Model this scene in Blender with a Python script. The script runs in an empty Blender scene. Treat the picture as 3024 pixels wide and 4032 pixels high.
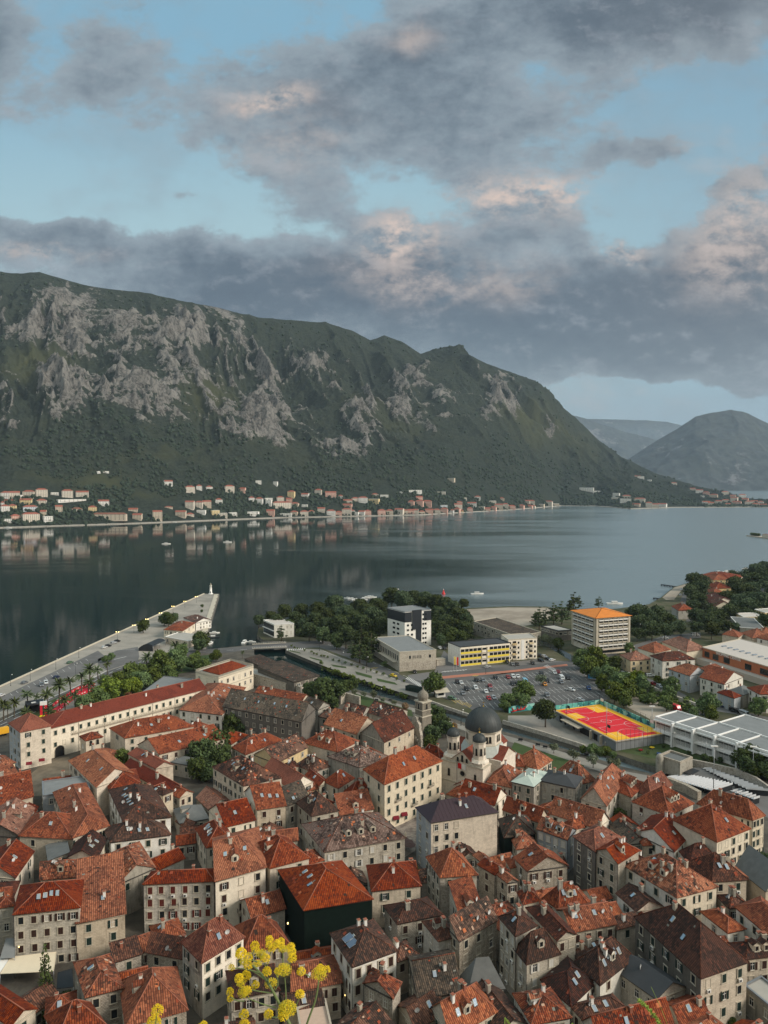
import bpy, math, random
import numpy as np
from mathutils import Vector, Matrix
rnd = random.Random(7)
R = math.radians
S = bpy.context.scene
C = S.collection
# ------------------------------------------------------------------ camera
F = 2912.0; HC = 110.0; PITCH = math.atan((2016-1890)/F)
cam = bpy.data.cameras.new("camera"); co = bpy.data.objects.new("camera", cam); C.objects.link(co)
co.location = (0, 0, HC); co.rotation_euler = (R(90)-PITCH, 0, 0)
cam.sensor_fit = 'VERTICAL'; cam.sensor_height = 36; cam.sensor_width = 27
cam.lens = 36*F/4032; cam.clip_start = 0.05; cam.clip_end = 60000
S.camera = co
S.view_settings.view_transform = 'Standard'; S.view_settings.look = 'None'
S.view_settings.exposure = 0.08; S.view_settings.gamma = 1
S.cycles.max_bounces = 5; S.cycles.diffuse_bounces = 2; S.cycles.glossy_bounces = 3
S.cycles.volume_bounces = 1; S.cycles.transparent_max_bounces = 8; S.cycles.transmission_bounces = 3
S.cycles.use_denoising = True
S.cycles.volume_step_rate = 4
S.cycles.use_light_tree = True
# ------------------------------------------------------------------ world: clear sky, broken cloud
W = bpy.data.worlds.new("World"); S.world = W; W.use_nodes = True
SUN_EL, SUN_AZ = R(30), R(108)        # azimuth clockwise from +Y
class NT:
 "small helper to write node graphs"
 def __init__(s, tree): s.t = tree; tree.nodes.clear()
 def n(s, typ, **kw):
  nd = s.t.nodes.new(typ)
  for k, v in kw.items():
   if k.startswith('i_'):
    key = k[2:]
    key = int(key) if key.isdigit() else key.replace('_', ' ')
    s.put(nd.inputs[key], v)
   else: setattr(nd, k, v)
  return nd
 def put(s, sock, v):
  if isinstance(v, bpy.types.NodeSocket): s.t.links.new(v, sock)
  elif isinstance(v, bpy.types.Node): s.t.links.new(v.outputs[0], sock)
  else: sock.default_value = v
 def m(s, op, a, b=0.0, c=0.0, clamp=False):
  nd = s.t.nodes.new('ShaderNodeMath'); nd.operation = op; nd.use_clamp = clamp
  for i, v in enumerate((a, b, c)): s.put(nd.inputs[i], v)
  return nd.outputs[0]
 def vm(s, op, a, b=None, sc=None):
  nd = s.t.nodes.new('ShaderNodeVectorMath'); nd.operation = op
  s.put(nd.inputs[0], a)
  if b is not None: s.put(nd.inputs[1], b)
  if sc is not None: s.put(nd.inputs['Scale'], sc)
  return nd.outputs[0] if op not in ('DOT_PRODUCT', 'LENGTH', 'DISTANCE') else nd.outputs[1]
 def mix(s, f, a, b, bt='MIX'):
  nd = s.t.nodes.new('ShaderNodeMix'); nd.data_type = 'RGBA'; nd.blend_type = bt; nd.clamp_factor = True
  s.put(nd.inputs[0], f)
  for i, v in ((6, a), (7, b)):
   if isinstance(v, (tuple, list)) and len(v) == 3: v = (*v, 1)
   s.put(nd.inputs[i], v)
  return nd.outputs[2]
 def noise(s, vec, scale, detail=3, rough=.5, dist=0, col=False):
  nd = s.n('ShaderNodeTexNoise', i_Vector=vec, i_Scale=scale, i_Detail=detail, i_Roughness=rough, i_Distortion=dist)
  return nd.outputs[1 if col else 0]
 def ss(s, x, a, b, lo=0., hi=1.):
  nd = s.n('ShaderNodeMapRange', interpolation_type='SMOOTHSTEP', i_0=x, i_1=a, i_2=b, i_3=lo, i_4=hi)
  return nd.outputs[0]
 def lin(s, x, a, b, lo=0., hi=1.):
  nd = s.n('ShaderNodeMapRange', i_0=x, i_1=a, i_2=b, i_3=lo, i_4=hi); return nd.outputs[0]
def srgb(r, g, b):
 f = lambda c: (c/255/12.92) if c/255 <= .04045 else ((c/255+.055)/1.055)**2.4
 return (f(r), f(g), f(b))
def build_world():
 k = NT(W.node_tree)
 g = k.n('ShaderNodeTexCoord').outputs['Generated']
 sx = k.n('ShaderNodeSeparateXYZ', i_0=g)
 X, Y, Z = sx.outputs
 Ym = k.m('MAXIMUM', Y, .12)
 a = k.m('DIVIDE', X, Ym); b = k.m('DIVIDE', Z, Ym)          # tangent coordinates of the direction
 ab = k.n('ShaderNodeCombineXYZ', i_0=a, i_1=b, i_2=0.0).outputs[0]
 # cloud-like warp
 wv = k.noise(ab, 5.0, 6, .6, 0, True)
 wv = k.vm('SUBTRACT', wv, (.5, .5, .5)); wv = k.vm('SCALE', wv, None, .13)
 abw = k.vm('ADD', ab, wv)
 sw = k.n('ShaderNodeSeparateXYZ', i_0=abw); aw, bw = sw.outputs[0], sw.outputs[1]
 fine = k.noise(k.vm('MULTIPLY', ab, (1, 1.6, 1)), 8.5, 11, .68)
 fine2 = k.noise(k.vm('MULTIPLY', ab, (1, 1.5, 1)), 26.0, 6, .65)
 large = k.noise(k.vm('MULTIPLY', ab, (1, 1.5, 1)), 3.6, 4, .6)
 offs = k.noise(k.vm('MULTIPLY', k.vm('ADD', ab, (.006, .014, 0)), (1, 1.6, 1)), 8.5, 11, .68)
 relief = k.m('SUBTRACT', fine, offs)
 def blob(px, py, rx, ry, amp, rot=0.0):
  # px,py, radii in the 1659 wide picture, turned into tangents
  a0 = (px-829.5)/1598; b0 = (1037-py)/1598; ra = rx/1598; rb = ry/1598
  da = k.m('SUBTRACT', aw, a0); db = k.m('SUBTRACT', bw, b0)
  cr, sr = math.cos(R(rot)), math.sin(R(rot))
  u = k.m('MULTIPLY_ADD', da, cr/ra, k.m('MULTIPLY', db, sr/ra))
  v = k.m('MULTIPLY_ADD', db, cr/rb, k.m('MULTIPLY', da, -sr/rb))
  q = k.m('MULTIPLY_ADD', u, u, k.m('MULTIPLY', v, v))
  return k.m('MULTIPLY', k.m('EXPONENT', k.m('MULTIPLY', q, -1.0)), amp)
 def total(lst):
  t = None
  for x in lst:
   y = blob(*x); t = y if t is None else k.m('ADD', t, y)
  return t
 dens = total([(1130, 60, 520, 120, 1.3, 8), (820, 250, 330, 130, 1.1, -10), (640, 380, 190, 120, .9, -30), (1120, 290, 230, 90, .7, 20),
                  (1500, 40, 300, 90, 1.0), (210, 170, 150, 150, .8, -40), (-10, 130, 70, 130, 1.2), (330, 60, 120, 80, .3),
                  (1370, 330, 110, 38, .8, 10), (1620, 270, 70, 90, .7), (400, 430, 45, 25, .7), (130, 520, 230, 45, 1.1, -5), (60, 560, 300, 40, .5),
                  (520, 600, 330, 75, 1.3), (870, 570, 190, 70, .9), (1100, 480, 140, 75, 1.1), (1330, 590, 170, 60, .9), (1600, 560, 190, 110, 1.3, 25),
                  (1580, 410, 70, 30, .7, 15), (1150, 690, 560, 120, 1.6), (400, 700, 500, 90, 1.2), (1500, 740, 300, 120, 1.3), (1250, 770, 260, 45, .5),
                  (700, 830, 450, 60, .6), (1380, 850, 260, 30, -1.1), (180, 390, 200, 90, -.8), (500, 90, 90, 60, -.5), (1480, 230, 120, 60, -.6),
                  (1130, 560, 50, 25, -.5), (870, 440, 70, 25, -.4), (720, 520, 40, 30, -.5)])
 cov = k.m('ADD', dens, k.m('ADD', k.m('MULTIPLY_ADD', fine, 1.9, -.98), k.m('MULTIPLY_ADD', large, 1.6, -.86)))
 cov = k.m('ADD', cov, k.m('MULTIPLY_ADD', fine2, .7, -.35))
 front = k.ss(Y, .15, .5)
 # behind and above the camera: thin bright cloud
 hi = k.noise(g, 2.2, 5, .55)
 cov = k.m('ADD', k.m('MULTIPLY', cov, front), k.m('MULTIPLY', k.m('SUBTRACT', 1.0, front), k.m('MULTIPLY_ADD', hi, 2.5, -.6)))
 mask = k.ss(cov, .20, .72); mask = k.m('MAXIMUM', mask, k.m('MULTIPLY', k.ss(k.m('ADD', large, k.m('MULTIPLY', fine, .6)), .72, 1.0), .45))
 # lit rims (peach) near listed tops, thickness shading
 rim = total([(600, 232, 70, 28, 1.3), (1110, 425, 150, 34, 1.2, 8), (1175, 440, 60, 50, .5), (865, 515, 70, 38, 1.3), (1335, 550, 60, 22, 1.3), (1600, 490, 120, 70, .75, 35),
                 (1540, 330, 90, 60, .45), (900, 98, 60, 28, .5), (110, 568, 100, 14, .8), (640, 340, 120, 60, .3), (920, 600, 190, 60, .4),
                 (1330, 868, 190, 30, .55), (1610, 600, 120, 60, .45), (1050, 630, 160, 40, .25), (850, 620, 60, 60, .2)])
 rim = k.m('MULTIPLY', rim, k.ss(k.m('MULTIPLY_ADD', relief, .8, fine), .30, .66))
 thick = k.ss(k.m('ADD', cov, k.m('MULTIPLY_ADD', fine2, .6, -.3)), .5, 1.9)
 cl = k.mix(thick, srgb(142, 156, 166), srgb(90, 105, 119))
 cl = k.mix(k.ss(b, .26, .04), cl, srgb(120, 134, 142))
 cl = k.mix(k.m('MULTIPLY', k.ss(a, .1, .55), .25), cl, srgb(128, 127, 128))
 cl = k.mix(k.m('MULTIPLY', k.ss(relief, .0, .18), .28), cl, srgb(176, 182, 190)); cl = k.mix(k.m('MULTIPLY', k.ss(relief, .0, -.18), .30), cl, srgb(80, 90, 106))
 cl = k.mix(k.m('MINIMUM', rim, 1.0), cl, srgb(208, 190, 180))
 clear = k.mix(k.ss(b, .22, .60), srgb(176, 206, 212), srgb(134, 178, 202)); clear = k.mix(k.ss(b, .17, .09), clear, srgb(158, 174, 178))
 clear = k.mix(k.m('MULTIPLY', k.ss(a, -.1, .5), .5), clear, srgb(132, 164, 184))
 sky = k.n('ShaderNodeTexSky', sky_type='NISHITA', sun_disc=False, sun_elevation=SUN_EL, sun_rotation=SUN_AZ, air_density=1.0, dust_density=1.0)
 col = k.mix(.9, k.vm('SCALE', sky.outputs[0], None, .055), clear)
 col = k.mix(mask, col, cl)
 # brightness grows towards the zenith and the hidden sunrise side
 up = k.ss(Z, .55, .95); back = k.ss(Y, .25, -.5)
 gain = k.m('ADD', 1.0, k.m('ADD', k.m('MULTIPLY', up, FILL_UP), k.m('MULTIPLY', back, FILL_BACK)))
 col = k.vm('SCALE', col, None, gain)
 warm = k.mix(k.m('MULTIPLY', k.m('MAXIMUM', up, back), .8), (1, 1, 1), (1.3, 1.06, .82))
 col = k.mix(1.0, col, warm, 'MULTIPLY')
 bg = k.n('ShaderNodeBackground', i_Color=col, i_Strength=1.0)
 k.n('ShaderNodeOutputWorld', i_Surface=bg.outputs[0])
FILL_UP, FILL_BACK = .9, 1.1
build_world()
sl = bpy.data.lights.new("sun", 'SUN'); sl.energy = 3.6; sl.angle = R(22); sl.color = (1, .91, .80)
so = bpy.data.objects.new("sun", sl); C.objects.link(so)
sd = Vector((math.sin(SUN_AZ)*math.cos(SUN_EL), math.cos(SUN_AZ)*math.cos(SUN_EL), math.sin(SUN_EL)))
so.rotation_euler = sd.to_track_quat('Z', 'Y').to_euler()
so.location = (200, -100, 400)
# ------------------------------------------------------------------ picture <-> place
TI = {'T1': (0, 2700, .4822), 'T2': (750, 2700, .4822), 'T3': (1500, 2700, .4822), 'T4': (2224, 2700, .4822),
      'T5': (0, 3300, .4822), 'T6': (750, 3300, .4822), 'T7': (1500, 3300, .4822), 'T8': (2224, 3300, .4822),
      'U1': (0, 2200, .6028), 'U2': (1000, 2200, .6028), 'U3': (2000, 2200, .6172),
      'F1': (0, 1850, .6028), 'F2': (1000, 1850, .6028), 'F3': (2000, 1850, .6172), 'P': (0, 0, 1.8228), 'S': (0, 0, 1)}
def px(t, x, y):
 o = TI[t]; return o[0]+x*o[2], o[1]+y*o[2]
cp, sp = math.cos(PITCH), math.sin(PITCH)
def ray(u, v):
 x = (u-1512)/F; y = (2016-v)/F
 return Vector((x, cp+y*sp, -sp+y*cp))
def at(t, x, y, z=2.5):
 u, v = px(t, x, y); d = ray(u, v)
 s = (z-HC)/d.z
 return Vector((d.x*s, d.y*s, z))
def at_d(t, x, y, D):
 "point of the ray at forward distance D"
 u, v = px(t, x, y); d = ray(u, v); s = D/d.y
 return Vector((d.x*s, D, HC+d.z*s))
# ------------------------------------------------------------------ mesh builder
class MB:
 def __init__(s): s.v = []; s.f = []; s.mi = []; s.mats = []; s.sm = []
 def mat(s, m):
  if m not in s.mats: s.mats.append(m)
  return s.mats.index(m)
 def face(s, pts, m, smooth=False):
  i = len(s.v); s.v += [tuple(p) for p in pts]; s.f.append(tuple(range(i, i+len(pts)))); s.mi.append(s.mat(m)); s.sm.append(smooth)
 def mesh(s, vs, fs, m, smooth=False):
  i = len(s.v); s.v += [tuple(p) for p in vs]; k = s.mat(m)
  for f in fs: s.f.append(tuple(i+j for j in f)); s.mi.append(k); s.sm.append(smooth)
 def prism(s, poly, z0, z1, m, mtop=None, bottom=False):
  "poly: counter-clockwise list of (x,y)"
  n = len(poly)
  for i in range(n):
   a = poly[i]; b = poly[(i+1) % n]
   s.face([(a[0], a[1], z0), (b[0], b[1], z0), (b[0], b[1], z1), (a[0], a[1], z1)], m)
  s.face([(p[0], p[1], z1) for p in poly], mtop or m)
  if bottom: s.face([(p[0], p[1], z0) for p in reversed(poly)], m)
 def box(s, c, dx, dy, dz, m, rz=0.0, mtop=None):
  "c is the centre of the base"
  ca, sa = math.cos(rz), math.sin(rz); P = []
  for sx, sy in ((-1, -1), (1, -1), (1, 1), (-1, 1)):
   x, y = sx*dx/2, sy*dy/2; P.append((c[0]+x*ca-y*sa, c[1]+x*sa+y*ca))
  s.prism(P, c[2], c[2]+dz, m, mtop, True)
 def tube(s, a, b, r0, r1, m, n=6, cap=True):
  a = Vector(a); b = Vector(b); d = (b-a)
  if d.length < 1e-6: return
  d.normalize(); u = d.orthogonal().normalized(); w = d.cross(u)
  V = [a+(u*math.cos(6.2832*i/n)+w*math.sin(6.2832*i/n))*r0 for i in range(n)]+[b+(u*math.cos(6.2832*i/n)+w*math.sin(6.2832*i/n))*r1 for i in range(n)]
  fs = [(i, (i+1) % n, n+(i+1) % n, n+i) for i in range(n)]
  if cap: fs += [tuple(range(n-1, -1, -1)), tuple(range(n, 2*n))]
  s.mesh(V, fs, m, True)
 def lathe(s, c, prof, m, n=16, smooth=True):
  "prof: list of (r,z) bottom to top"
  V = []; fs = []
  for r, z in prof:
   for i in range(n): V.append((c[0]+r*math.cos(6.2832*i/n), c[1]+r*math.sin(6.2832*i/n), c[2]+z))
  for j in range(len(prof)-1):
   for i in range(n): fs.append((j*n+i, j*n+(i+1) % n, (j+1)*n+(i+1) % n, (j+1)*n+i))
  fs.append(tuple(range((len(prof)-1)*n, len(prof)*n)))
  s.mesh(V, fs, m, smooth)
 def build(s, name, parent=None, org=None, uv=True):
  if not s.f: return None
  me = bpy.data.meshes.new(name)
  vs = s.v
  if org is not None: vs = [(p[0]-org[0], p[1]-org[1], p[2]-org[2]) for p in vs]
  me.from_pydata(vs, [], s.f)
  for m in s.mats: me.materials.append(m)
  me.polygons.foreach_set('material_index', s.mi)
  if any(s.sm): me.polygons.foreach_set('use_smooth', s.sm)
  if uv:
   ul = me.uv_layers.new(name='UVMap'); arr = []
   for f, p in zip(s.f, me.polygons):
    n = p.normal
    t = Vector((-n.y, n.x, 0))
    if t.length < .05: t = Vector((1, 0, 0))
    t.normalize(); w = n.cross(t)
    for i in f:
     q = s.v[i]; arr += [q[0]*t.x+q[1]*t.y+q[2]*t.z, q[0]*w.x+q[1]*w.y+q[2]*w.z]
   ul.data.foreach_set('uv', arr)
  o = bpy.data.objects.new(name, me); C.objects.link(o)
  if parent is not None: o.parent = parent
  elif org is not None: o.location = org
  return o
def tag(o, label=None, cat=None, group=None, kind=None):
 if label: o['label'] = label
 if cat: o['category'] = cat
 if group: o['group'] = group
 if kind: o['kind'] = kind
 return o
def empty(name, loc, rz=0.0, label=None, cat=None, group=None):
 o = bpy.data.objects.new(name, None); C.objects.link(o); o.location = loc; o.rotation_euler = (0, 0, rz); o.empty_display_size = .5
 return tag(o, label, cat, group)
def copy_tree(o, parent=None):
 c = o.copy(); C.objects.link(c); c.parent = parent
 for ch in list(o.children): copy_tree(ch, c)
 return c
def place(proto, first, loc, rz, label, group=None, sc=1.0):
 "first use moves the built thing itself, later uses copy it with its parts"
 o = proto if first else copy_tree(proto)
 o.location = loc; o.rotation_euler = (0, 0, rz); o.scale = (sc, sc, sc) if not isinstance(sc, tuple) else sc
 o['label'] = label
 if group: o['group'] = group
 return o
# ------------------------------------------------------------------ materials
MAT = {}
def newmat(name):
 m = bpy.data.materials.new(name); m.use_nodes = True; MAT[name] = m
 return m, NT(m.node_tree)
def finish(k, col, rough=.9, metal=0.0, bump=None, bstr=.3, bdist=.1, spec=.3, emis=None, emi_s=0):
 if isinstance(col, tuple) and len(col) == 3: col = (*col, 1)
 p = k.n('ShaderNodeBsdfPrincipled', i_Base_Color=col, i_Roughness=rough, i_Metallic=metal)
 p.inputs['Specular IOR Level'].default_value = spec
 if bump is not None:
  b = k.n('ShaderNodeBump', i_Strength=bstr, i_Distance=bdist, i_Height=bump); k.put(p.inputs['Normal'], b.outputs[0])
 if emis: p.inputs['Emission Color'].default_value = (*emis, 1); p.inputs['Emission Strength'].default_value = emi_s
 k.n('ShaderNodeOutputMaterial', i_Surface=p.outputs[0])
 return p
def plain(name, col, rough=.6, metal=0.0, var=.15, sc=1.0, spec=.3, emis=None, emi_s=0):
 if name in MAT: return MAT[name]
 m, k = newmat(name)
 o = k.n('ShaderNodeTexCoord').outputs['Object']
 n = k.noise(o, sc, 4, .6)
 c = k.mix(n, tuple(x*(1-var) for x in col), tuple(min(1, x*(1+var)) for x in col))
 finish(k, c, rough, metal, spec=spec, emis=emis, emi_s=emi_s)
 return m
def roof_mat(name, base, dark, light, moss=.3, warp=0.0, period=.42):
 "clay tiles: rows down the slope, single tiles of uneven colour, lichen and dirt patches"
 m, k = newmat(name)
 tc = k.n('ShaderNodeTexCoord'); uv = tc.outputs['UV']; ob = tc.outputs['Object']
 rn = k.n('ShaderNodeObjectInfo').outputs['Random']
 s = k.n('ShaderNodeSeparateXYZ', i_0=uv); U, V = s.outputs[0], s.outputs[1]
 col = k.m('FRACT', k.m('DIVIDE', U, period))
 ridge = k.m('SINE', k.m('MULTIPLY', col, 3.14159))
 row = k.m('FRACT', k.m('DIVIDE', V, .55))
 cell = k.n('ShaderNodeCombineXYZ', i_0=k.m('FLOOR', k.m('DIVIDE', U, period)), i_1=k.m('FLOOR', k.m('DIVIDE', V, .55)), i_2=rn)
 wn = k.n('ShaderNodeTexWhiteNoise', noise_dimensions='3D', i_Vector=cell.outputs[0]).outputs[0]
 big = k.noise(ob, .35, 5, .65); mid = k.noise(ob, 1.6, 5, .7); sm = k.noise(ob, 6.0, 4, .7)
 c = k.mix(k.ss(wn, .25, 1.0), base, light)
 c = k.mix(k.m('MULTIPLY', k.ss(wn, .28, 0.0), .75), c, dark)
 c = k.mix(k.m('MULTIPLY', k.ss(mid, .45, .7), .6), c, dark)
 c = k.mix(k.m('MULTIPLY', k.ss(sm, .58, .72), min(1, moss*1.6)), c, light)
 mm = k.ss(k.m('ADD', big, k.m('MULTIPLY', mid, .5)), .95-.35*moss, 1.12-.35*moss)
 c = k.mix(k.m('MULTIPLY', mm, min(1, .35+moss)), c, tuple(x*.5+y for x, y in zip(dark, (.012, .012, .010))))
 pt = k.n('ShaderNodeTexVoronoi', i_Vector=k.vm('ADD', ob, k.vm('SCALE', k.noise(ob, .8, 2, .5, 0, True), None, 1.5)), i_Scale=.28); ps = k.n('ShaderNodeSeparateColor', i_0=pt.outputs['Color'])
 c = k.mix(k.m('MULTIPLY', k.m('GREATER_THAN', ps.outputs[0], .72), .40), c, dark)
 c = k.mix(k.m('MULTIPLY', k.m('GREATER_THAN', ps.outputs[1], .80), .45), c, light)
 c = k.mix(k.m('MULTIPLY', k.ss(ridge, .70, .10), .78), c, tuple(x*.35 for x in dark))
 c = k.mix(k.m('MULTIPLY', k.ss(row, .14, .0), .4), c, tuple(x*.4 for x in dark))
 hs = k.n('ShaderNodeHueSaturation', i_Hue=k.lin(rn, 0, 1, .492, .508), i_Saturation=k.lin(rn, 1, 0, .9, 1.1), i_Value=k.lin(rn, 0, 1, .66, 1.18), i_Color=c)
 h = k.m('ADD', k.m('MULTIPLY', ridge, .5), k.m('ADD', k.m('MULTIPLY', row, -.25), k.m('MULTIPLY', wn, .35)))
 finish(k, hs.outputs[0], .88, 0, h, .8, .12, spec=.25)
 return m
def wall_mat(name, base, dark, light=None, stone=.5, stain=.5, bw=.75, bh=.35):
 "rubble or ashlar under thin render: blocks, water streaks and soot"
 light = light or tuple(min(.9, x*1.25) for x in base)
 m, k = newmat(name)
 tc = k.n('ShaderNodeTexCoord'); uv = tc.outputs['UV']; ob = tc.outputs['Object']
 rn = k.n('ShaderNodeObjectInfo').outputs['Random']
 br = k.n('ShaderNodeTexBrick', i_Vector=k.vm('ADD', uv, k.vm('SCALE', k.noise(ob, 2.0, 2, .5, 0, True), None, .12)), i_Scale=1.0)
 br.inputs['Brick Width'].default_value = bw; br.inputs['Row Height'].default_value = bh; br.inputs['Mortar Size'].default_value = .025
 br.inputs['Color1'].default_value = (.25, .25, .25, 1); br.inputs['Color2'].default_value = (.95, .95, .95, 1); br.inputs['Mortar'].default_value = (0, 0, 0, 1)
 bv = k.n('ShaderNodeSeparateColor', i_0=br.outputs[0]).outputs[0]
 big = k.noise(ob, .22, 4, .6); mid = k.noise(ob, 1.1, 5, .7); fin = k.noise(ob, 5.0, 4, .7)
 st = k.noise(k.vm('MULTIPLY', ob, (1.6, 1.6, .22)), 1.0, 5, .65)
 c = k.mix(k.ss(mid, .3, .7), base, light)
 c = k.mix(k.m('MULTIPLY', k.ss(bv, .6, .0), stone), c, dark)
 c = k.mix(k.m('MULTIPLY', k.ss(fin, .5, .75), .35), c, dark)
 c = k.mix(k.m('MULTIPLY', k.ss(st, .5, .72), stain), c, dark)
 c = k.mix(k.m('MULTIPLY', k.ss(k.m('ADD', big, k.m('MULTIPLY', mid, .35)), .72, .9), stain), c, tuple(x*.75 for x in dark))
 hs = k.n('ShaderNodeHueSaturation', i_Hue=.5, i_Saturation=k.lin(rn, 0, 1, .8, 1.15), i_Value=k.lin(rn, 1, 0, .85, 1.1), i_Color=c)
 finish(k, hs.outputs[0], .93, 0, k.m('ADD', bv, mid), .35, .04, spec=.15)
 return m
orange = dict(base=(.36, .075, .026), dark=(.13, .03, .014), light=(.52, .15, .06))
RO = {
 'o': roof_mat('roof_orange_tile', (.31, .066, .021), (.10, .025, .012), (.44, .12, .042), .25),
 'r': roof_mat('roof_red_tile', (.245, .052, .019), (.075, .021, .012), (.37, .098, .038), .28),
 's': roof_mat('roof_smooth_red', (.23, .050, .027), (.13, .030, .018), (.27, .062, .034), .0, period=.3),
 'b': roof_mat('roof_brown_tile', (.105, .036, .022), (.035, .018, .013), (.22, .075, .040), .5),
 'd': roof_mat('roof_dark_tile', (.060, .028, .020), (.024, .016, .013), (.135, .052, .032), .5),
 'p': roof_mat('roof_patchy_tile', (.30, .065, .026), (.055, .024, .016), (.46, .15, .07), .6),
 'm': roof_mat('roof_mossy_tile', (.14, .058, .036), (.040, .024, .018), (.27, .13, .085), .75),
 'g': roof_mat('roof_greybrown_tile', (.15, .085, .065), (.05, .034, .028), (.30, .20, .16), .55),
 'k': roof_mat('roof_brownish_pink_tile', (.26, .10, .065), (.10, .042, .030), (.38, .17, .11), .3),
 'G': roof_mat('roof_old_grey_tile', (.085, .065, .048), (.032, .026, .020), (.16, .11, .075), .6),
 'M': plain('roof_maroon_metal', (.045, .026, .032), .5, .2), 'e': plain('roof_grey_metal', (.21, .215, .21), .7, .1, .25, .5),
 'L': plain('roof_lead_grey', (.13, .135, .13), .8, 0, .35, .6), 'V': plain('roof_pale_green_metal', (.42, .48, .42), .6, .1, .2, .6),
 'c': plain('roof_concrete', (.36, .34, .30), .9, 0, .2, .4), 't': plain('terrace_tile_pink', (.50, .36, .27), .9, 0, .15, 1.5),
 'Y': plain('roof_bright_orange', (.62, .20, .03), .7, 0, .25, .4), 'w': plain('white_membrane', (.50, .45, .40), .8, 0, .1, .5),
 'K': plain('roof_charcoal_sheet', (.05, .052, .055), .7, 0, .25, .4),
}
WA = {
 'c': wall_mat('wall_cream_stone', (.56, .48, .375), (.25, .205, .155), None, .38, .5),
 's': wall_mat('wall_pale_limestone', (.48, .435, .36), (.20, .175, .14), None, .6, .5),
 'g': wall_mat('wall_grey_render', (.34, .315, .265), (.13, .12, .10), None, .15, .75),
 'k': wall_mat('wall_dark_render', (.135, .12, .10), (.065, .058, .048), None, .15, .6),
 'w': wall_mat('wall_white_render', (.68, .65, .58), (.38, .355, .30), None, .08, .4),
 'b': wall_mat('wall_bluegrey_render', (.36, .38, .39), (.22, .225, .23), None, .1, .35),
 'y': wall_mat('wall_yellow_render', (.56, .43, .24), (.34, .25, .14), None, .05, .35),
 'e': wall_mat('wall_ivory_render', (.66, .585, .46), (.40, .34, .26), None, .08, .3),
 'r': wall_mat('wall_rough_rubble', (.43, .375, .30), (.12, .10, .08), (.56, .50, .41), .8, .4, .5, .3),
 'n': plain('scaffold_netting', (.006, .013, .010), .9, 0, .5, .8, .1),
 'a': wall_mat('wall_ashlar_church', (.60, .53, .43), (.38, .33, .26), None, .3, .2, 1.1, .5),
}
WA['T'] = wall_mat('wall_dark_limestone', (.25, .225, .185), (.10, .09, .075), None, .5, .6)
m_glass = plain('window_glass', (.015, .018, .020), .15, 0, .2, 1, .5)
m_dark = plain('dark_opening', (.012, .011, .010), .8)
m_green = plain('shutter_green', (.014, .030, .024), .6)
m_brown = plain('shutter_brown', (.040, .018, .013), .6)
m_red = plain('shutter_red', (.11, .022, .016), .6)
m_wsh = plain('shutter_white', (.55, .53, .48), .6)
m_surr = plain('window_surround_stone', (.47, .42, .33), .9)
m_white = plain('white_paint', (.75, .73, .68), .5)
m_stone = plain('chimney_render', (.42, .36, .28), .9, 0, .3, 2)
m_clay = plain('ridge_clay', (.28, .10, .06), .9, 0, .3, 2)
m_gut = plain('gutter_dark', (.05, .045, .04), .6)
m_metal = plain('grey_metal', (.30, .31, .32), .4, .6)
m_dmetal = plain('dark_metal', (.03, .032, .035), .5, .3)
m_dish = plain('dish_white', (.60, .60, .58), .4)
TC = [plain('tile_pale', (.46, .30, .21), .9), plain('tile_light_orange', (.46, .14, .055), .9), plain('tile_dark', (.035, .022, .017), .95), plain('tile_red', (.26, .055, .025), .9), plain('lichen_grey', (.20, .19, .16), .95)]
m_sky = plain('skylight_glass', (.35, .40, .45), .08, .5, .1, 1, .8)
m_lamp = plain('lamp_glow', (1, .8, .3), .5, emis=(1, .72, .25), emi_s=6)
from mathutils.geometry import tessellate_polygon
G0 = 2.5
# ------------------------------------------------------------------ numpy noise
def _hash(ix, iy, seed):
 h = (ix.astype(np.int64)*374761393 + iy.astype(np.int64)*668265263 + seed*1442695041) & 0x7fffffff
 h = ((h ^ (h >> 13))*1274126177) & 0x7fffffff
 return ((h ^ (h >> 16)) & 0xffff)/65535.0
def vnoise(x, y, seed=0):
 ix = np.floor(x); iy = np.floor(y); fx = x-ix; fy = y-iy
 fx = fx*fx*fx*(fx*(fx*6-15)+10); fy = fy*fy*fy*(fy*(fy*6-15)+10)
 a = _hash(ix, iy, seed); b = _hash(ix+1, iy, seed); c = _hash(ix, iy+1, seed); d = _hash(ix+1, iy+1, seed)
 return (a*(1-fx)+b*fx)*(1-fy)+(c*(1-fx)+d*fx)*fy
def fbm(x, y, o=5, seed=0, g=.5):
 t = 0; a = 1; n = 0
 for i in range(o):
  t = t+a*vnoise(x*2**i+17.3*i, y*2**i-9.1*i, seed+i); n += a; a *= g
 return t/n
def ridged(x, y, o=5, seed=0, g=.5):
 t = 0; a = 1; n = 0
 for i in range(o):
  v = 1-np.abs(2*vnoise(x*2**i+5.7*i, y*2**i+3.3*i, seed+i)-1); t = t+a*v*v; n += a; a *= g
 return t/n
def proj(x, y, z):
 "world -> 1659 wide picture"
 dy = y*cp-(z-HC)*sp; dz = y*sp+(z-HC)*cp
 return (1512+F*x/dy)/1.8228, (2016-F*dz/dy)/1.8228
def interp(pts, x): return np.interp(x, [p[0] for p in pts], [p[1] for p in pts])
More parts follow.
